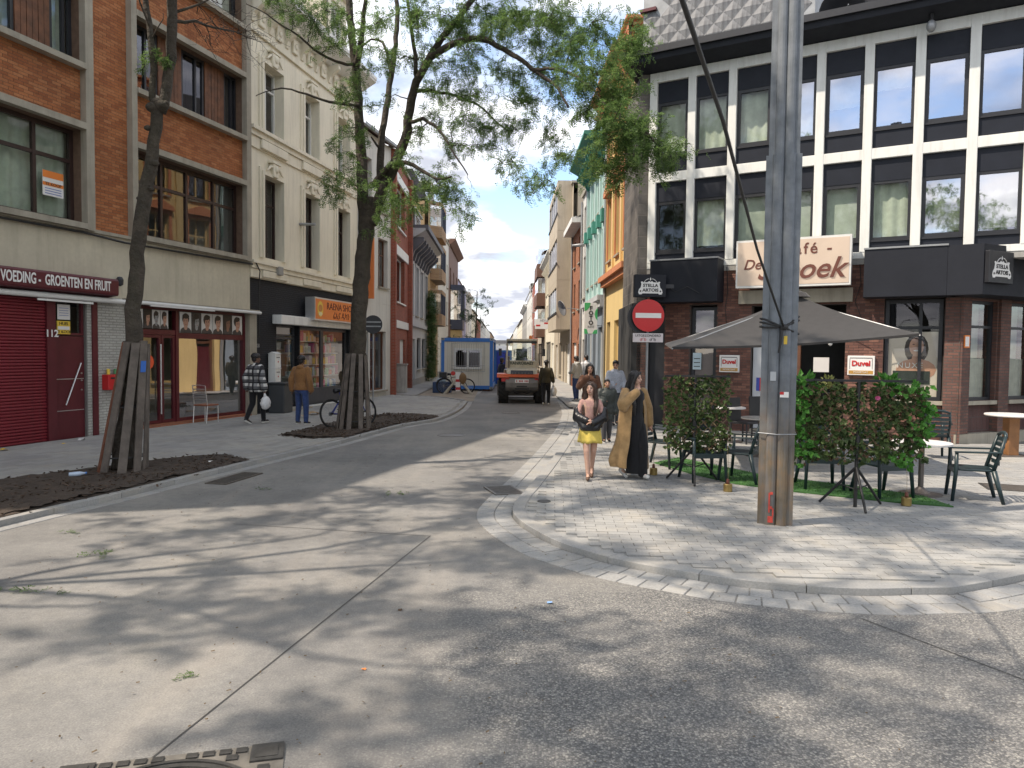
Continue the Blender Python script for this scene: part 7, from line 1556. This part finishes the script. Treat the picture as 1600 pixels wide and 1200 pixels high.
# ------------------------------------------------------------------ people
M_eye = mat('eye_dark', (.02,.015,.012), .3, .1); M_lip = mat('lip', (.30,.10,.09), .5, .1); M_browm = mat('brow_hair', (.03,.02,.015), .7, .1)
def skinmat(n, c):
    m = mat(n, c, .55, .08, 14); 
    try: m.node_tree.nodes['Principled BSDF'].inputs['Subsurface Weight'].default_value = .08
    except Exception: pass
    return m
SK_L = skinmat('skin_light', (.52,.32,.24)); SK_T = skinmat('skin_tan', (.40,.225,.15)); SK_D = skinmat('skin_brown', (.16,.085,.055))
M_hair = mat('black_hair', (.012,.010,.010), .45, .3, 22, bmp=.4, bscale=70); M_hairb = mat('brown_hair', (.045,.024,.016), .5, .35, 22, bmp=.4, bscale=70)
def plaidmat():
    m, t, b = newmat('plaid_cloth'); co = nd(t,'ShaderNodeTexCoord').outputs['Object']; s = nd(t,'ShaderNodeSeparateXYZ'); lk(t, co, s.inputs[0])
    def band(o, per, w1, ph=0):
        a = nd(t,'ShaderNodeMath', operation='ADD', i_1=ph+10); lk(t, o, a.inputs[0]); mo = nd(t,'ShaderNodeMath', operation='MODULO', i_1=per); lk(t, a.outputs[0], mo.inputs[0])
        l = nd(t,'ShaderNodeMath', operation='LESS_THAN', i_1=w1); lk(t, mo.outputs[0], l.inputs[0]); return l.outputs[0]
    c = (.60,.59,.56)
    cc = mixc(t, band(s.outputs[0],.19,.09), (.62,.61,.58), (.26,.26,.26)); cc = mixc(t, band(s.outputs[2],.17,.075), cc, (.10,.10,.105)); cc = mixc(t, band(s.outputs[0],.19,.045,.03), cc, (.025,.025,.028)); cc = mixc(t, band(s.outputs[2],.17,.03,.02), cc, (.015,.015,.018))
    lk(t, cc, b.inputs['Base Color']); b.inputs['Roughness'].default_value = .9; bump(t, b, noise(t, co, 120, 3), .3, .004); return m
M_plaid = plaidmat()
DJ = dict(hipR=(.048,0,.515),hipL=(-.048,0,.515),kneeR=(.052,.012,.285),kneeL=(-.052,.012,.285),ankR=(.052,-.005,.045),ankL=(-.052,-.005,.045),toeR=(.060,.075,.012),toeL=(-.060,.075,.012),
  pelvis=(0,0,.53),waist=(0,0,.615),chest=(0,.004,.725),neck=(0,-.004,.83),head=(0,.010,.925),shR=(.098,-.004,.795),shL=(-.098,-.004,.795),elR=(.128,-.02,.64),elL=(-.128,-.02,.64),wrR=(.135,.02,.50),wrL=(-.135,.02,.50),hR=(.134,.032,.45),hL=(-.134,.032,.45))
def capsule(mb, a, b, r0, r1, n=12):
    a = Vector(a); b = Vector(b); d = (b-a)
    mb.tube([a, a.lerp(b,.5), b], [r0,(r0+r1)/2,r1], n); mb.ell(a, r0,r0,r0,n,8); mb.ell(b, r1,r1,r1,n,8)
PEOPLE = []
class Person:
    def __init__(s, label, loc, rz, H, skin, J=None, yaw=0, pitch=0, vox=.010, group=None):
        s.t = thing('person', label, 'person', loc, rz, group); s.H = H; s.J = {k: Vector(v) for k, v in DJ.items()}
        for k, v in (J or {}).items(): s.J[k] = Vector(v)
        s.hr = Matrix.Rotation(yaw,3,'Z') @ Matrix.Rotation(pitch,3,'X'); s.vox = vox; s.skin = skin; s.body()
    def p(s, k): return s.J[k]
    def fin(s, mb, name, m, vox=None, smooth=6):
        mb.v = [tuple(c*s.H for c in v) for v in mb.v]; o = mb.build(name, m, s.t, True)
        r = o.modifiers.new('remesh','REMESH'); r.mode = 'VOXEL'; r.voxel_size = vox or s.vox; r.use_smooth_shade = True
        if smooth: sm = o.modifiers.new('smooth','SMOOTH'); sm.iterations = smooth; sm.factor = .5
        return o
    def torso(s, mb, m=0.0, lo=.47, hi=.83, fl=1.0, yo=0.0):
        pr = [(.455,.074,.056),(.50,.086,.066),(.545,.086,.066),(.61,.072,.055),(.68,.080,.060),(.74,.092,.064),(.785,.096,.055),(.81,.070,.045),(.83,.034,.034)]
        rings = []
        for z, rx, ry in pr:
            if lo-1e-6 <= z <= hi+1e-6:
                f = (z-.53)/.30; c = s.J['pelvis'].lerp(s.J['neck'], f); c = Vector((c.x,c.y+yo,z*1.0 + (c.z-(.53+f*.30)))); rings.append((c, rx*fl+m, ry*fl+m))
        mb.loft(rings, 18)
    def arm(s, mb, sd, m=0.0, up=True, fore=True, loose=0):
        if up: capsule(mb, s.J['sh'+sd], s.J['el'+sd], .027+m, .022+m+loose*.5)
        if fore: capsule(mb, s.J['el'+sd], s.J['wr'+sd], .022+m+loose*.5, .0155+m+loose)
    def leg(s, mb, sd, m=0.0, to='ank'):
        capsule(mb, s.J['hip'+sd], s.J['knee'+sd], .047+m, .033+m)
        if to == 'ank': capsule(mb, s.J['knee'+sd], s.J['ank'+sd], .032+m, .020+m*1.2)
    def hand(s, mb, sd):
        w_ = s.J['wr'+sd]; h = s.J['h'+sd]; d = (h-w_).normalized(); x = Vector((0,1,0)); sdv = d.cross(x)
        if sdv.length < .2: sdv = d.cross(Vector((0,0,1)))
        sdv.normalize(); nrm = sdv.cross(d).normalized(); pal = w_.lerp(h,.75); capsule(mb, w_, pal+nrm*.008, .013, .014,8); capsule(mb, w_, pal-nrm*.010, .013, .013,8)
        for k in range(4):
            o = nrm*(.016-.0105*k); L = (.040,.045,.042,.033)[k]; b = pal+o; m_ = b+d*L*.55-sdv*.002; e = m_+d*L*.40-sdv*.012; mb.tube([b,m_,e],[.0056,.0054,.0046],6)
        b = w_.lerp(h,.35)+nrm*.012; mb.tube([b,b+nrm*.018+d*.014,b+nrm*.022+d*.034],[.0068,.006,.005],6)
    def body(s):
        mb = MB(); s.torso(mb); c = s.J['head']; R_ = s.hr
        capsule(mb, s.J['neck']-Vector((0,0,.02)), c+R_ @ Vector((0,-.008,-.03)), .031, .028)
        rot = R_
        mb.ell(c+rot@Vector((0,-.004,.012)), .0435,.053,.052,16,12,rot); mb.ell(c+rot@Vector((0,.012,-.022)), .034,.038,.042,14,10,rot); mb.ell(c+rot@Vector((0,.026,-.047)), .018,.018,.016,10,8,rot)
        mb.tube([c+rot@Vector((0,.046,.010)), c+rot@Vector((0,.056,-.010)), c+rot@Vector((0,.050,-.017))],[.006,.0095,.008],8)
        for x in (-1,1): mb.ell(c+rot@Vector((x*.044,-.006,-.004)), .006,.010,.015,8,6,rot); mb.ell(c+rot@Vector((x*.022,.034,-.014)), .014,.012,.012,8,6,rot)
        mb.ell(c+rot@Vector((0,.046,-.033)), .013,.007,.006,8,6,rot)
        for sd in 'RL': s.arm(mb, sd); s.leg(mb, sd); s.hand(mb, sd); capsule(mb, s.J['ank'+sd], s.J['toe'+sd], .020, .014,8)
        o = s.fin(mb, 'body', s.skin, s.vox*.8, 3); PEOPLE.append((s, o))
    def shoes(s, m, sole=None):
        for sd in 'RL':
            a = s.J['ank'+sd]; t_ = s.J['toe'+sd]; d = (t_-a); dh = Vector((d.x,d.y,0)); 
            if dh.length < .02: dh = Vector((0,1,0))*.05
            dh.normalize(); mb = MB(); heel = a+(t_-a)*.0-dh*.018+Vector((0,0,-.022)); heel.z = max(heel.z,.016) if a.z < .07 else heel.z
            capsule(mb, heel+Vector((0,0,.004)), t_+Vector((0,0,.004)), .023, .019, 10); capsule(mb, a, a+Vector((0,0,-.015)), .024, .024, 10); o = s.fin(mb, 'shoe', m, s.vox, 2)
            if sole: so = MB(); capsule(so, heel-Vector((0,0,.012)), t_-Vector((0,0,.008)), .021, .019, 10); so.v = [(v[0],v[1],v[2]) for v in so.v]; s.fin(so, 'sole', sole, s.vox, 1)
    def trousers(s, m, e=.008, flare=0):
        mb = MB(); s.torso(mb, e, .455, .60)
        for sd in 'RL':
            capsule(mb, s.J['hip'+sd], s.J['knee'+sd], .049+e, .036+e); capsule(mb, s.J['knee'+sd], s.J['ank'+sd], .035+e, .024+e+flare)
        return s.fin(mb, 'trousers', m, None, 3)
    def jacket(s, m, e=.012, lo=.455, sleeves=True, fl=1.06, name='jacket', hood=False, collar=True, loose=.006, hi=.83):
        mb = MB(); s.torso(mb, e, lo, hi, fl)
        if sleeves:
            for sd in 'RL': s.arm(mb, sd, e+.003, True, True, loose)
        if collar: capsule(mb, s.J['neck']+Vector((0,-.004,-.01)), s.J['neck']+Vector((0,.002,.012)), .040, .040)
        if hood: mb.ell(s.J['neck']+Vector((0,-.045,.0)), .058,.035,.034,12,8); mb.tube([s.J['neck']+Vector((x*.045,.02-.03*abs(x),.01)) for x in (-1,-.5,0,.5,1)],.016,8)
        return s.fin(mb, name, m, None, 3)
    def hair(s, m, curly=False, cap=1.0):
        mb = MB(); c = s.J['head']; r = s.hr
        mb.ell(c+r@Vector((0,-.012,.024)), .050*cap,.056*cap,.052*cap,16,12,r); mb.ell(c+r@Vector((0,-.03,-.008)), .044*cap,.034*cap,.042,14,10,r); mb.ell(c+r@Vector((0,.022,.054)), .036,.028,.018,12,8,r)
        if curly:
            for k in range(46):
                a = k*2.4; z = 1-(k/46)*1.15; q = math.sqrt(max(0,1-z*z)); v = Vector((.05*q*math.cos(a),-.012+.055*q*math.sin(a),.026+.05*z))
                if v.y > .03 and v.z < .035: continue
                mb.ell(c+r@v, .014,.014,.013,7,5)
        return s.fin(mb, 'hair', m, None, 2)
    def longhair(s, m, length=.3, wd=.055, strands=True, back=True):
        mb = MB(); c = s.J['head']; r = s.hr
        mb.ell(c+r@Vector((0,-.012,.022)), .051,.057,.053,16,12,r); mb.ell(c+r@Vector((0,-.035,-.01)), .050,.034,.05,14,10,r)
        for x in (-1,1):
            pts = [c+r@Vector((x*.018,.030,.060)), c+r@Vector((x*.046,.016,.02)), c+r@Vector((x*.052,-.002,-.05)), c+r@Vector((x*.060,-.004,-.12))+Vector((0,0,0)), c+r@Vector((x*.062,.03,-length*.7)), c+r@Vector((x*.055,.042,-length))]
            if strands: mb.tube(pts,[.014,.018,.022,.026,.024,.010],10)
        if back: mb.loft([(c+r@Vector((0,-.035,-length)), wd*.5,.012),(c+r@Vector((0,-.052,-length*.7)), wd*1.0,.022),(c+r@Vector((0,-.050,-.12)), wd*1.05,.028),(c+r@Vector((0,-.035,-.04)), wd,.034),(c+r@Vector((0,-.02,.01)), .045,.04)], 14)
        return s.fin(mb, 'hair', m, None, 2)
WALK = dict(kneeR=(.05,.075,.295),ankR=(.045,.10,.055),toeR=(.045,.175,.03),kneeL=(-.05,-.015,.285),ankL=(-.05,-.125,.085),toeL=(-.05,-.055,.014),hipR=(.048,.008,.515),hipL=(-.048,-.008,.515))
def stride(k, mirror=False):
    d = {}
    for n, v in WALK.items():
        v = list(v); base = DJ[n]; w_ = [base[i]+(v[i]-base[i])*k for i in range(3)]
        if mirror: n = n[:-1]+('L' if n[-1] == 'R' else 'R'); w_[0] = -w_[0]
        d[n] = tuple(w_)
    return d
C = lambda n, c, v=.15, s=30: clothmat(n, c, v, 0, s)
M_wshoe = mat('white_shoe', (.62,.61,.58), .5, .08); M_bshoe = mat('black_shoe', (.015,.015,.017), .5, .15); M_blkcloth = C('black_cloth', (.012,.012,.014)); M_jeans = C('blue_jeans', (.035,.06,.16), .3, 14)
def gp_(px, py, z=.066): p = G(px, py, z); return (p.x,p.y,z)
# man in plaid with a carrier bag
J = stride(1.0); J.update(elR=(.150,-.03,.645),wrR=(.165,.0,.51),hR=(.167,.01,.455),elL=(-.145,-.05,.655),wrL=(-.15,-.03,.52),hL=(-.15,-.02,.47))
m1 = Person('man in black and white plaid overshirt walking away past the barber shop', gp_(400,662), R(-28), 1.78, SK_D, J, yaw=R(-25)); m1.trousers(C('black_trousers', (.012,.012,.014))); m1.jacket(M_plaid, .022, .455, fl=1.12, loose=.012); m1.hair(M_hair, True); m1.shoes(M_bshoe, M_wshoe)
def carrier(par, off, lab, s=1.0):
    w0 = par.t.matrix_basis @ (Vector(par.J['hR'])*par.H); t = thing('carrier_bag', lab, 'bag', (w0.x,w0.y,w0.z-.01), par.t.rotation_euler.z)
    mb = MB(); mb.ell((.02,0,-.26*s),.10*s,.15*s,.17*s,14,12); mb.tube([(.0,0,-.02),(.01,0,-.12*s)],[.014,.05*s],10); mb.v = [(v[0]+.008*math.sin(v[2]*60+v[1]*40),v[1]+.008*math.sin(v[2]*50),v[2]) for v in mb.v]
    mb.build('bag_body', mat('white_plastic_bag', (.66,.66,.66), .4, .08, 12, bmp=.5, bscale=25, dist=.01), t, True); MB().tube([(0,-.03,-.06),(0,0,.012),(0,.03,-.06)],.006,6).build('handle', MATS['white_plastic_bag'], t)
carrier(m1, 0, 'full white plastic carrier bag held by the man in plaid', 1.0)
# man in tan hoodie
J = stride(.55, True); J.update(kneeR=(.075,.0,.285),ankR=(.085,-.02,.05),toeR=(.095,.06,.014),kneeL=(-.065,.04,.29),ankL=(-.09,.05,.045),toeL=(-.095,.125,.012),elR=(.145,-.03,.645),wrR=(.155,.0,.505),hR=(.152,.01,.46),elL=(-.145,-.03,.645),wrL=(-.15,-.0,.51),hL=(-.15,.01,.465))
m2 = Person('man in tan hooded top and blue jeans walking away before the shop', gp_(471,663), R(-14), 1.74, SK_D, J); m2.trousers(M_jeans, .010); m2.jacket(C('tan_cotton', (.23,.115,.045)), .018, .50, fl=1.10, hood=True, loose=.009); m2.hair(M_hair, True, .96); m2.shoes(M_bshoe, M_wshoe)
# man beside the loader
J = stride(.5); J.update(elR=(.14,.0,.645),wrR=(.15,.05,.53),hR=(.15,.065,.485))
m3 = Person('man in dark olive top with white shoes standing beside the loader', gp_(853,633,.003), R(-12), 1.66, SK_D, J, vox=.013); m3.trousers(M_blkcloth, .010); m3.jacket(C('olive_cloth', (.045,.038,.022)), .016, .50, fl=1.08); m3.hair(M_hair, True); m3.shoes(M_wshoe); carrier(m3, 0, 'white plastic carrier bag held by the man beside the loader', 1.1)
m4 = Person('person in dark clothes partly hidden left of the loader', (G(783,622).x,32.0,.01), R(-60), 1.7, SK_D, stride(.4), vox=.014); m4.trousers(M_blkcloth); m4.jacket(C('navy_cloth', (.02,.022,.035)), .016, .455, fl=1.1); m4.hair(M_hair); m4.shoes(M_bshoe)
# two men further up the pavement
J = stride(.2); J.update(elL=(-.13,.0,.64),wrL=(-.10,.10,.62),hL=(-.08,.14,.63),elR=(.13,.0,.64),wrR=(.10,.10,.62),hR=(.08,.14,.63))
m5 = Person('man in pale grey shirt and blue jeans looking at his hands on the far pavement', gp_(900,626), R(40), 1.76, SK_D, J, yaw=R(15), pitch=R(-18), vox=.013); m5.trousers(M_jeans, .010); m5.jacket(C('pale_grey_cloth', (.42,.42,.40)), .014, .50, fl=1.07, hood=True); m5.hair(M_hair); m5.shoes(M_wshoe)
m6 = Person('man in long white shirt standing behind the man in jeans', gp_(915,622), R(25), 1.80, SK_T, stride(.2), yaw=R(20), vox=.013); m6.trousers(C('white_cloth', (.60,.60,.62))); m6.jacket(MATS['white_cloth'], .016, .455, fl=1.1); m6.hair(M_hair); m6.shoes(M_bshoe)
def robe(P_, m, z0, z1, rx0, ry0, rx1, ry1, yo=0, name='robe'):
    mb = MB(); rings = []
    for k in range(9):
        f = k/8; z = z0+(z1-z0)*f; rings.append((Vector((0,yo*(1-f),z)), rx0+(rx1-rx0)*f, ry0+(ry1-ry0)*f))
    mb.loft(rings, 20); return P_.fin(mb, name, m, None, 3)
robe(m6, MATS['white_cloth'], .30, .56, .10, .075, .095, .07, name='shirt_tail')
# woman in brown with headscarf
J = stride(.3); J.update(elR=(.15,.045,.68),wrR=(.05,.115,.80),hR=(.022,.108,.85),elL=(-.135,0,.64))
m7 = Person('woman in long brown robe with black hair raising a hand to her face', gp_(920,679), R(180), 1.64, SK_T, J, vox=.012); m7.jacket(C('brown_cloth', (.085,.038,.022)), .018, .455, fl=1.1, loose=.012); robe(m7, MATS['brown_cloth'], .06, .56, .125, .10, .095, .075); m7.longhair(M_hair, .16, .05); m7.shoes(M_bshoe)
# man in grey hoodie
J = stride(.3); J.update(elR=(.14,.02,.64),wrR=(.08,.10,.62),hR=(.045,.115,.63),elL=(-.14,.02,.64),wrL=(-.10,.09,.59),hL=(-.07,.11,.58))
m8 = Person('man in light grey hooded top looking down behind the boy', gp_(960,664), R(196), 1.70, SK_T, J, yaw=R(-30), pitch=R(-15), vox=.012); m8.trousers(C('grey_trousers', (.06,.065,.075))); m8.jacket(C('light_grey_cotton', (.33,.35,.40)), .020, .50, fl=1.12, hood=True, loose=.008); m8.hair(M_hair, False, 1.0); m8.shoes(M_bshoe)
# boy
J = stride(.4); J.update(elR=(.15,.0,.66),wrR=(.09,.10,.64),hR=(.05,.12,.645))
m9 = Person('boy in dark green padded coat and grey trousers behind the girl', gp_(947,691), R(188), 1.34, SK_T, J, yaw=R(-5)); m9.J['head'] = m9.J['head']; m9.trousers(C('dark_grey_trousers', (.05,.05,.055)), .012); m9.jacket(mat('green_padded', (.018,.024,.022), .5, .2, 10, bmp=.5, bscale=18, dist=.02), .034, .455, fl=1.14, hood=True, loose=.018); robe(m9, MATS['green_padded'], .36, .52, .125, .10, .115, .09, name='coat_skirt'); m9.hair(M_hair); m9.shoes(M_bshoe, M_wshoe)
# girl
J = stride(1.05); J.update(kneeR=(.030,.085,.295),ankR=(.012,.10,.05),toeR=(.012,.175,.02),kneeL=(-.034,-.01,.285),ankL=(-.018,-.12,.09),toeL=(-.02,-.05,.014),shR=(.084,0,.785),shL=(-.084,0,.785),elR=(.128,.005,.660),wrR=(.035,.105,.615),hR=(-.012,.118,.605),elL=(-.128,.005,.660),wrL=(-.035,.115,.595),hL=(.012,.128,.585))
m10 = Person('girl in pink top and yellow skirt walking with a black jacket round her arms', gp_(921,748), R(172), 1.46, SK_L, J, yaw=R(-14), vox=.009)
m10.jacket(C('pink_knit', (.46,.27,.235)), .004, .50, fl=.94, collar=False, loose=0, name='top', hi=.81)
def skirt(P_, m, z0, z1, r0, r1, name='skirt'):
    mb = MB(); n = 48; vs = []; rows = 7
    for k in range(rows+1):
        f = k/rows; z = z1+(z0-z1)*f; rr = r1+(r0-r1)*f
        for j in range(n): a = 2*math.pi*j/n; q = rr*(1+.06*f*math.sin(a*9+.6)+.03*f*math.sin(a*5)); vs.append((q*math.cos(a),.012*f+q*.78*math.sin(a),z+.006*f*math.sin(a*4)))
    mb.add(vs, [(k*n+j,k*n+(j+1)%n,(k+1)*n+(j+1)%n,(k+1)*n+j) for k in range(rows) for j in range(n)]); mb.v = [tuple(c*P_.H for c in v) for v in mb.v]; o = mb.build(name, m, P_.t, True); so = o.modifiers.new('solid','SOLIDIFY'); so.thickness = .006; return o
skirt(m10, clothmat('yellow_skirt_cloth', (.72,.57,.13), .1, .2, 18), .375, .60, .118, .092)
mb = MB(); M_leather = mat('black_leather', (.012,.013,.017), .35, .2, 9, bmp=.5, bscale=14, dist=.02)
for sd, x in (('R',1),('L',-1)):
    capsule(mb, m10.J['el'+sd]+Vector((x*.005,-.012,.045)), m10.J['el'+sd]+Vector((x*.008,.0,-.035)), .040, .048); capsule(mb, m10.J['el'+sd]+Vector((0,.01,-.02)), m10.J['wr'+sd]+Vector((0,.004,-.005)), .046, .034); capsule(mb, m10.J['el'+sd]+Vector((x*-.01,.02,-.04)), Vector((x*.06,.085,.535)), .042, .03)
mb.loft([(Vector((0,.045,.50)),.098,.060),(Vector((0,.05,.55)),.112,.066),(Vector((0,.045,.60)),.105,.055)],18); mb.loft([(Vector((0,-.02,.525)),.125,.085),(Vector((0,-.02,.58)),.13,.085),(Vector((0,-.04,.66)),.125,.055)],18); m10.fin(mb, 'leather_jacket', M_leather, None, 3)
m10.longhair(M_hairb, .27, .055); m10.shoes(mat('brown_sandal', (.10,.055,.035), .6, .2))
# woman in the long coat
J = stride(.85, True); J.update(elR=(.165,.06,.70),wrR=(.075,.125,.80),hR=(.045,.118,.845),elL=(-.150,-.01,.645),wrL=(-.165,.015,.505),hL=(-.167,.03,.455),head=(0,.014,.925))
m11 = Person('woman in long beige coat over black dress with hand raised to her mouth', gp_(989,747), R(207), 1.63, SK_L, J, yaw=R(30), pitch=R(-4), vox=.009)
M_coat = C('beige_wool', (.34,.215,.10), .2, 12)
mb = MB(); m11.torso(mb, .012, .455, .83, 1.0)
for k, (z0, z1) in enumerate([(.06,.50)]): mb.loft([(Vector((-.005,.015,.05)),.088,.075),(Vector((0,.012,.2)),.078,.07),(Vector((0,.01,.35)),.085,.07),(Vector((0,.006,.52)),.095,.075)],18)
capsule(mb, m11.J['kneeL'], m11.J['ankL'], .055, .045); capsule(mb, m11.J['hipL'], m11.J['kneeL'], .064, .058); capsule(mb, m11.J['hipR'], m11.J['kneeR'], .064, .056); capsule(mb, m11.J['kneeR'], m11.J['ankR']+Vector((0,0,.03)), .052, .038); m11.fin(mb, 'black_dress', M_blkcloth, None, 3)
# open coat: a cloth shell with folds, open in front
def coat(P_):
    mb = MB(); n = 56; rows = 18; vs = []
    for k in range(rows+1):
        f = k/rows; z = .825-(.825-.085)*f; 
        w_ = .062+.075*min(1,f*5) + .055*max(0,f-.25); d_ = .05+.035*min(1,f*5) + .075*max(0,f-.25); bulge = .05*math.exp(-((f-.86)/.13)**2)
        op = R(26)+R(10)*f if f > .08 else R(48)
        for j in range(n+1):
            a = math.pi/2+op+(2*math.pi-2*op)*j/n; fold = 1+(.07*f*math.sin(a*7+f*2)+.04*f*math.sin(a*13+1)); x = (w_+bulge*max(0,math.cos(a)))*math.cos(a)*fold; y = (d_+bulge*.8*max(0,-math.sin(a)))*math.sin(a)*fold-.008-.025*f; vs.append((x+.02*f*f,y,z+.03*max(0,math.cos(a))*(f>.9)))
    mb.add(vs, [(k*(n+1)+j,(k+1)*(n+1)+j,(k+1)*(n+1)+j+1,k*(n+1)+j+1) for k in range(rows) for j in range(n)]); mb.v = [tuple(c*P_.H for c in v) for v in mb.v]; o = mb.build('coat', M_coat, P_.t, True); so = o.modifiers.new('solid','SOLIDIFY'); so.thickness = .014; so.offset = 0; ss = o.modifiers.new('subd','SUBSURF'); ss.levels = 1; ss.render_levels = 1
    for sd in 'RL':
        s_ = MB(); capsule(s_, P_.J['sh'+sd], P_.J['el'+sd], .046, .058); capsule(s_, P_.J['el'+sd], P_.J['wr'+sd], .058, .040); s_.ell(P_.J['el'+sd]+Vector((0,0,-.03)),.05,.05,.05,12,8); P_.fin(s_, 'coat_sleeve', M_coat, None, 4)
coat(m11); m11.longhair(M_hair, .34, .062, True); m11.shoes(M_wshoe)
bgt = m11.t.matrix_basis @ Vector((-.19,-.06,.95)); bg_ = thing('shoulder_bag', 'black shoulder bag strap hanging behind the woman in the coat', 'bag', bgt, R(207)); MB().ell((0,0,-.05),.04,.12,.16,12,8).build('bag_body', M_leather, bg_, True); MB().tube([(0,-.08,.08),(.05,-.02,.36),(0,.08,.08)],.008,6).build('strap', M_leather, bg_)
def strands(P_, m, length, n, seed, side):
    rs2 = random.Random(seed); mb = MB(); c = P_.J['head']; r = P_.hr
    for _ in range(n):
        sx = rs2.choice((-1,1)); bk = rs2.random(); a = rs2.uniform(-.2,1.0)
        x0 = sx*(.030+.024*rs2.random()); y0 = -.055+.075*rs2.random()*side
        L = length*rs2.uniform(.75,1.06); pts = [c+r@Vector((x0*.35,y0*.3,.074)), c+r@Vector((x0*1.02,y0,.035)), c+r@Vector((x0*1.12,y0*1.05-.004,-.05)), c+r@Vector((x0*1.25+rs2.gauss(0,.004),y0*.9+.008,-L*.55)), c+r@Vector((x0*1.2+rs2.gauss(0,.010),y0*.8+.02+rs2.gauss(0,.008),-L))]
        mb.tube(pts,[.0020,.0028,.0030,.0026,.0010],4)
    mb.v = [tuple(k*P_.H for k in v) for v in mb.v]; o = mb.build('hair_strands', m, P_.t, True); o['kind'] = 'stuff'
strands(m10, M_hairb, .29, 130, 4, 1.0); strands(m11, M_hair, .36, 130, 5, .8); strands(m7, M_hair, .18, 60, 6, .8)
flush_texts()
bpy.context.view_layer.update(); dg = bpy.context.evaluated_depsgraph_get()
for s_, o in PEOPLE:
    me = bpy.data.meshes.new_from_object(o.evaluated_get(dg)); o.modifiers.clear(); old = o.data; o.data = me; me.materials.clear()
    for m in (s_.skin, M_eye, M_lip, M_browm): me.materials.append(m)
    inv = s_.hr.transposed(); hc = s_.J['head']*s_.H; mi = np.zeros(len(me.polygons), dtype=np.int32)
    ctr = np.empty(len(me.polygons)*3); me.polygons.foreach_get('center', ctr); ctr = ctr.reshape(-1,3); L_ = (np.array(inv) @ (ctr-np.array(hc)).T).T/s_.H
    x, y, z = np.abs(L_[:,0]), L_[:,1], L_[:,2]; fr_ = (y > .025) & (np.linalg.norm(L_,axis=1) < .09)
    mi[fr_ & (np.abs(x-.019) < .0075) & (np.abs(z-.003) < .004)] = 1; mi[fr_ & (np.abs(x-.020) < .011) & (np.abs(z-.0165) < .003)] = 3; mi[fr_ & (x < .013) & (np.abs(z+.033) < .0055) & (y > .035)] = 2
    me.polygons.foreach_set('material_index', mi); me.polygons.foreach_set('use_smooth', np.ones(len(me.polygons), dtype=bool)); me.update()
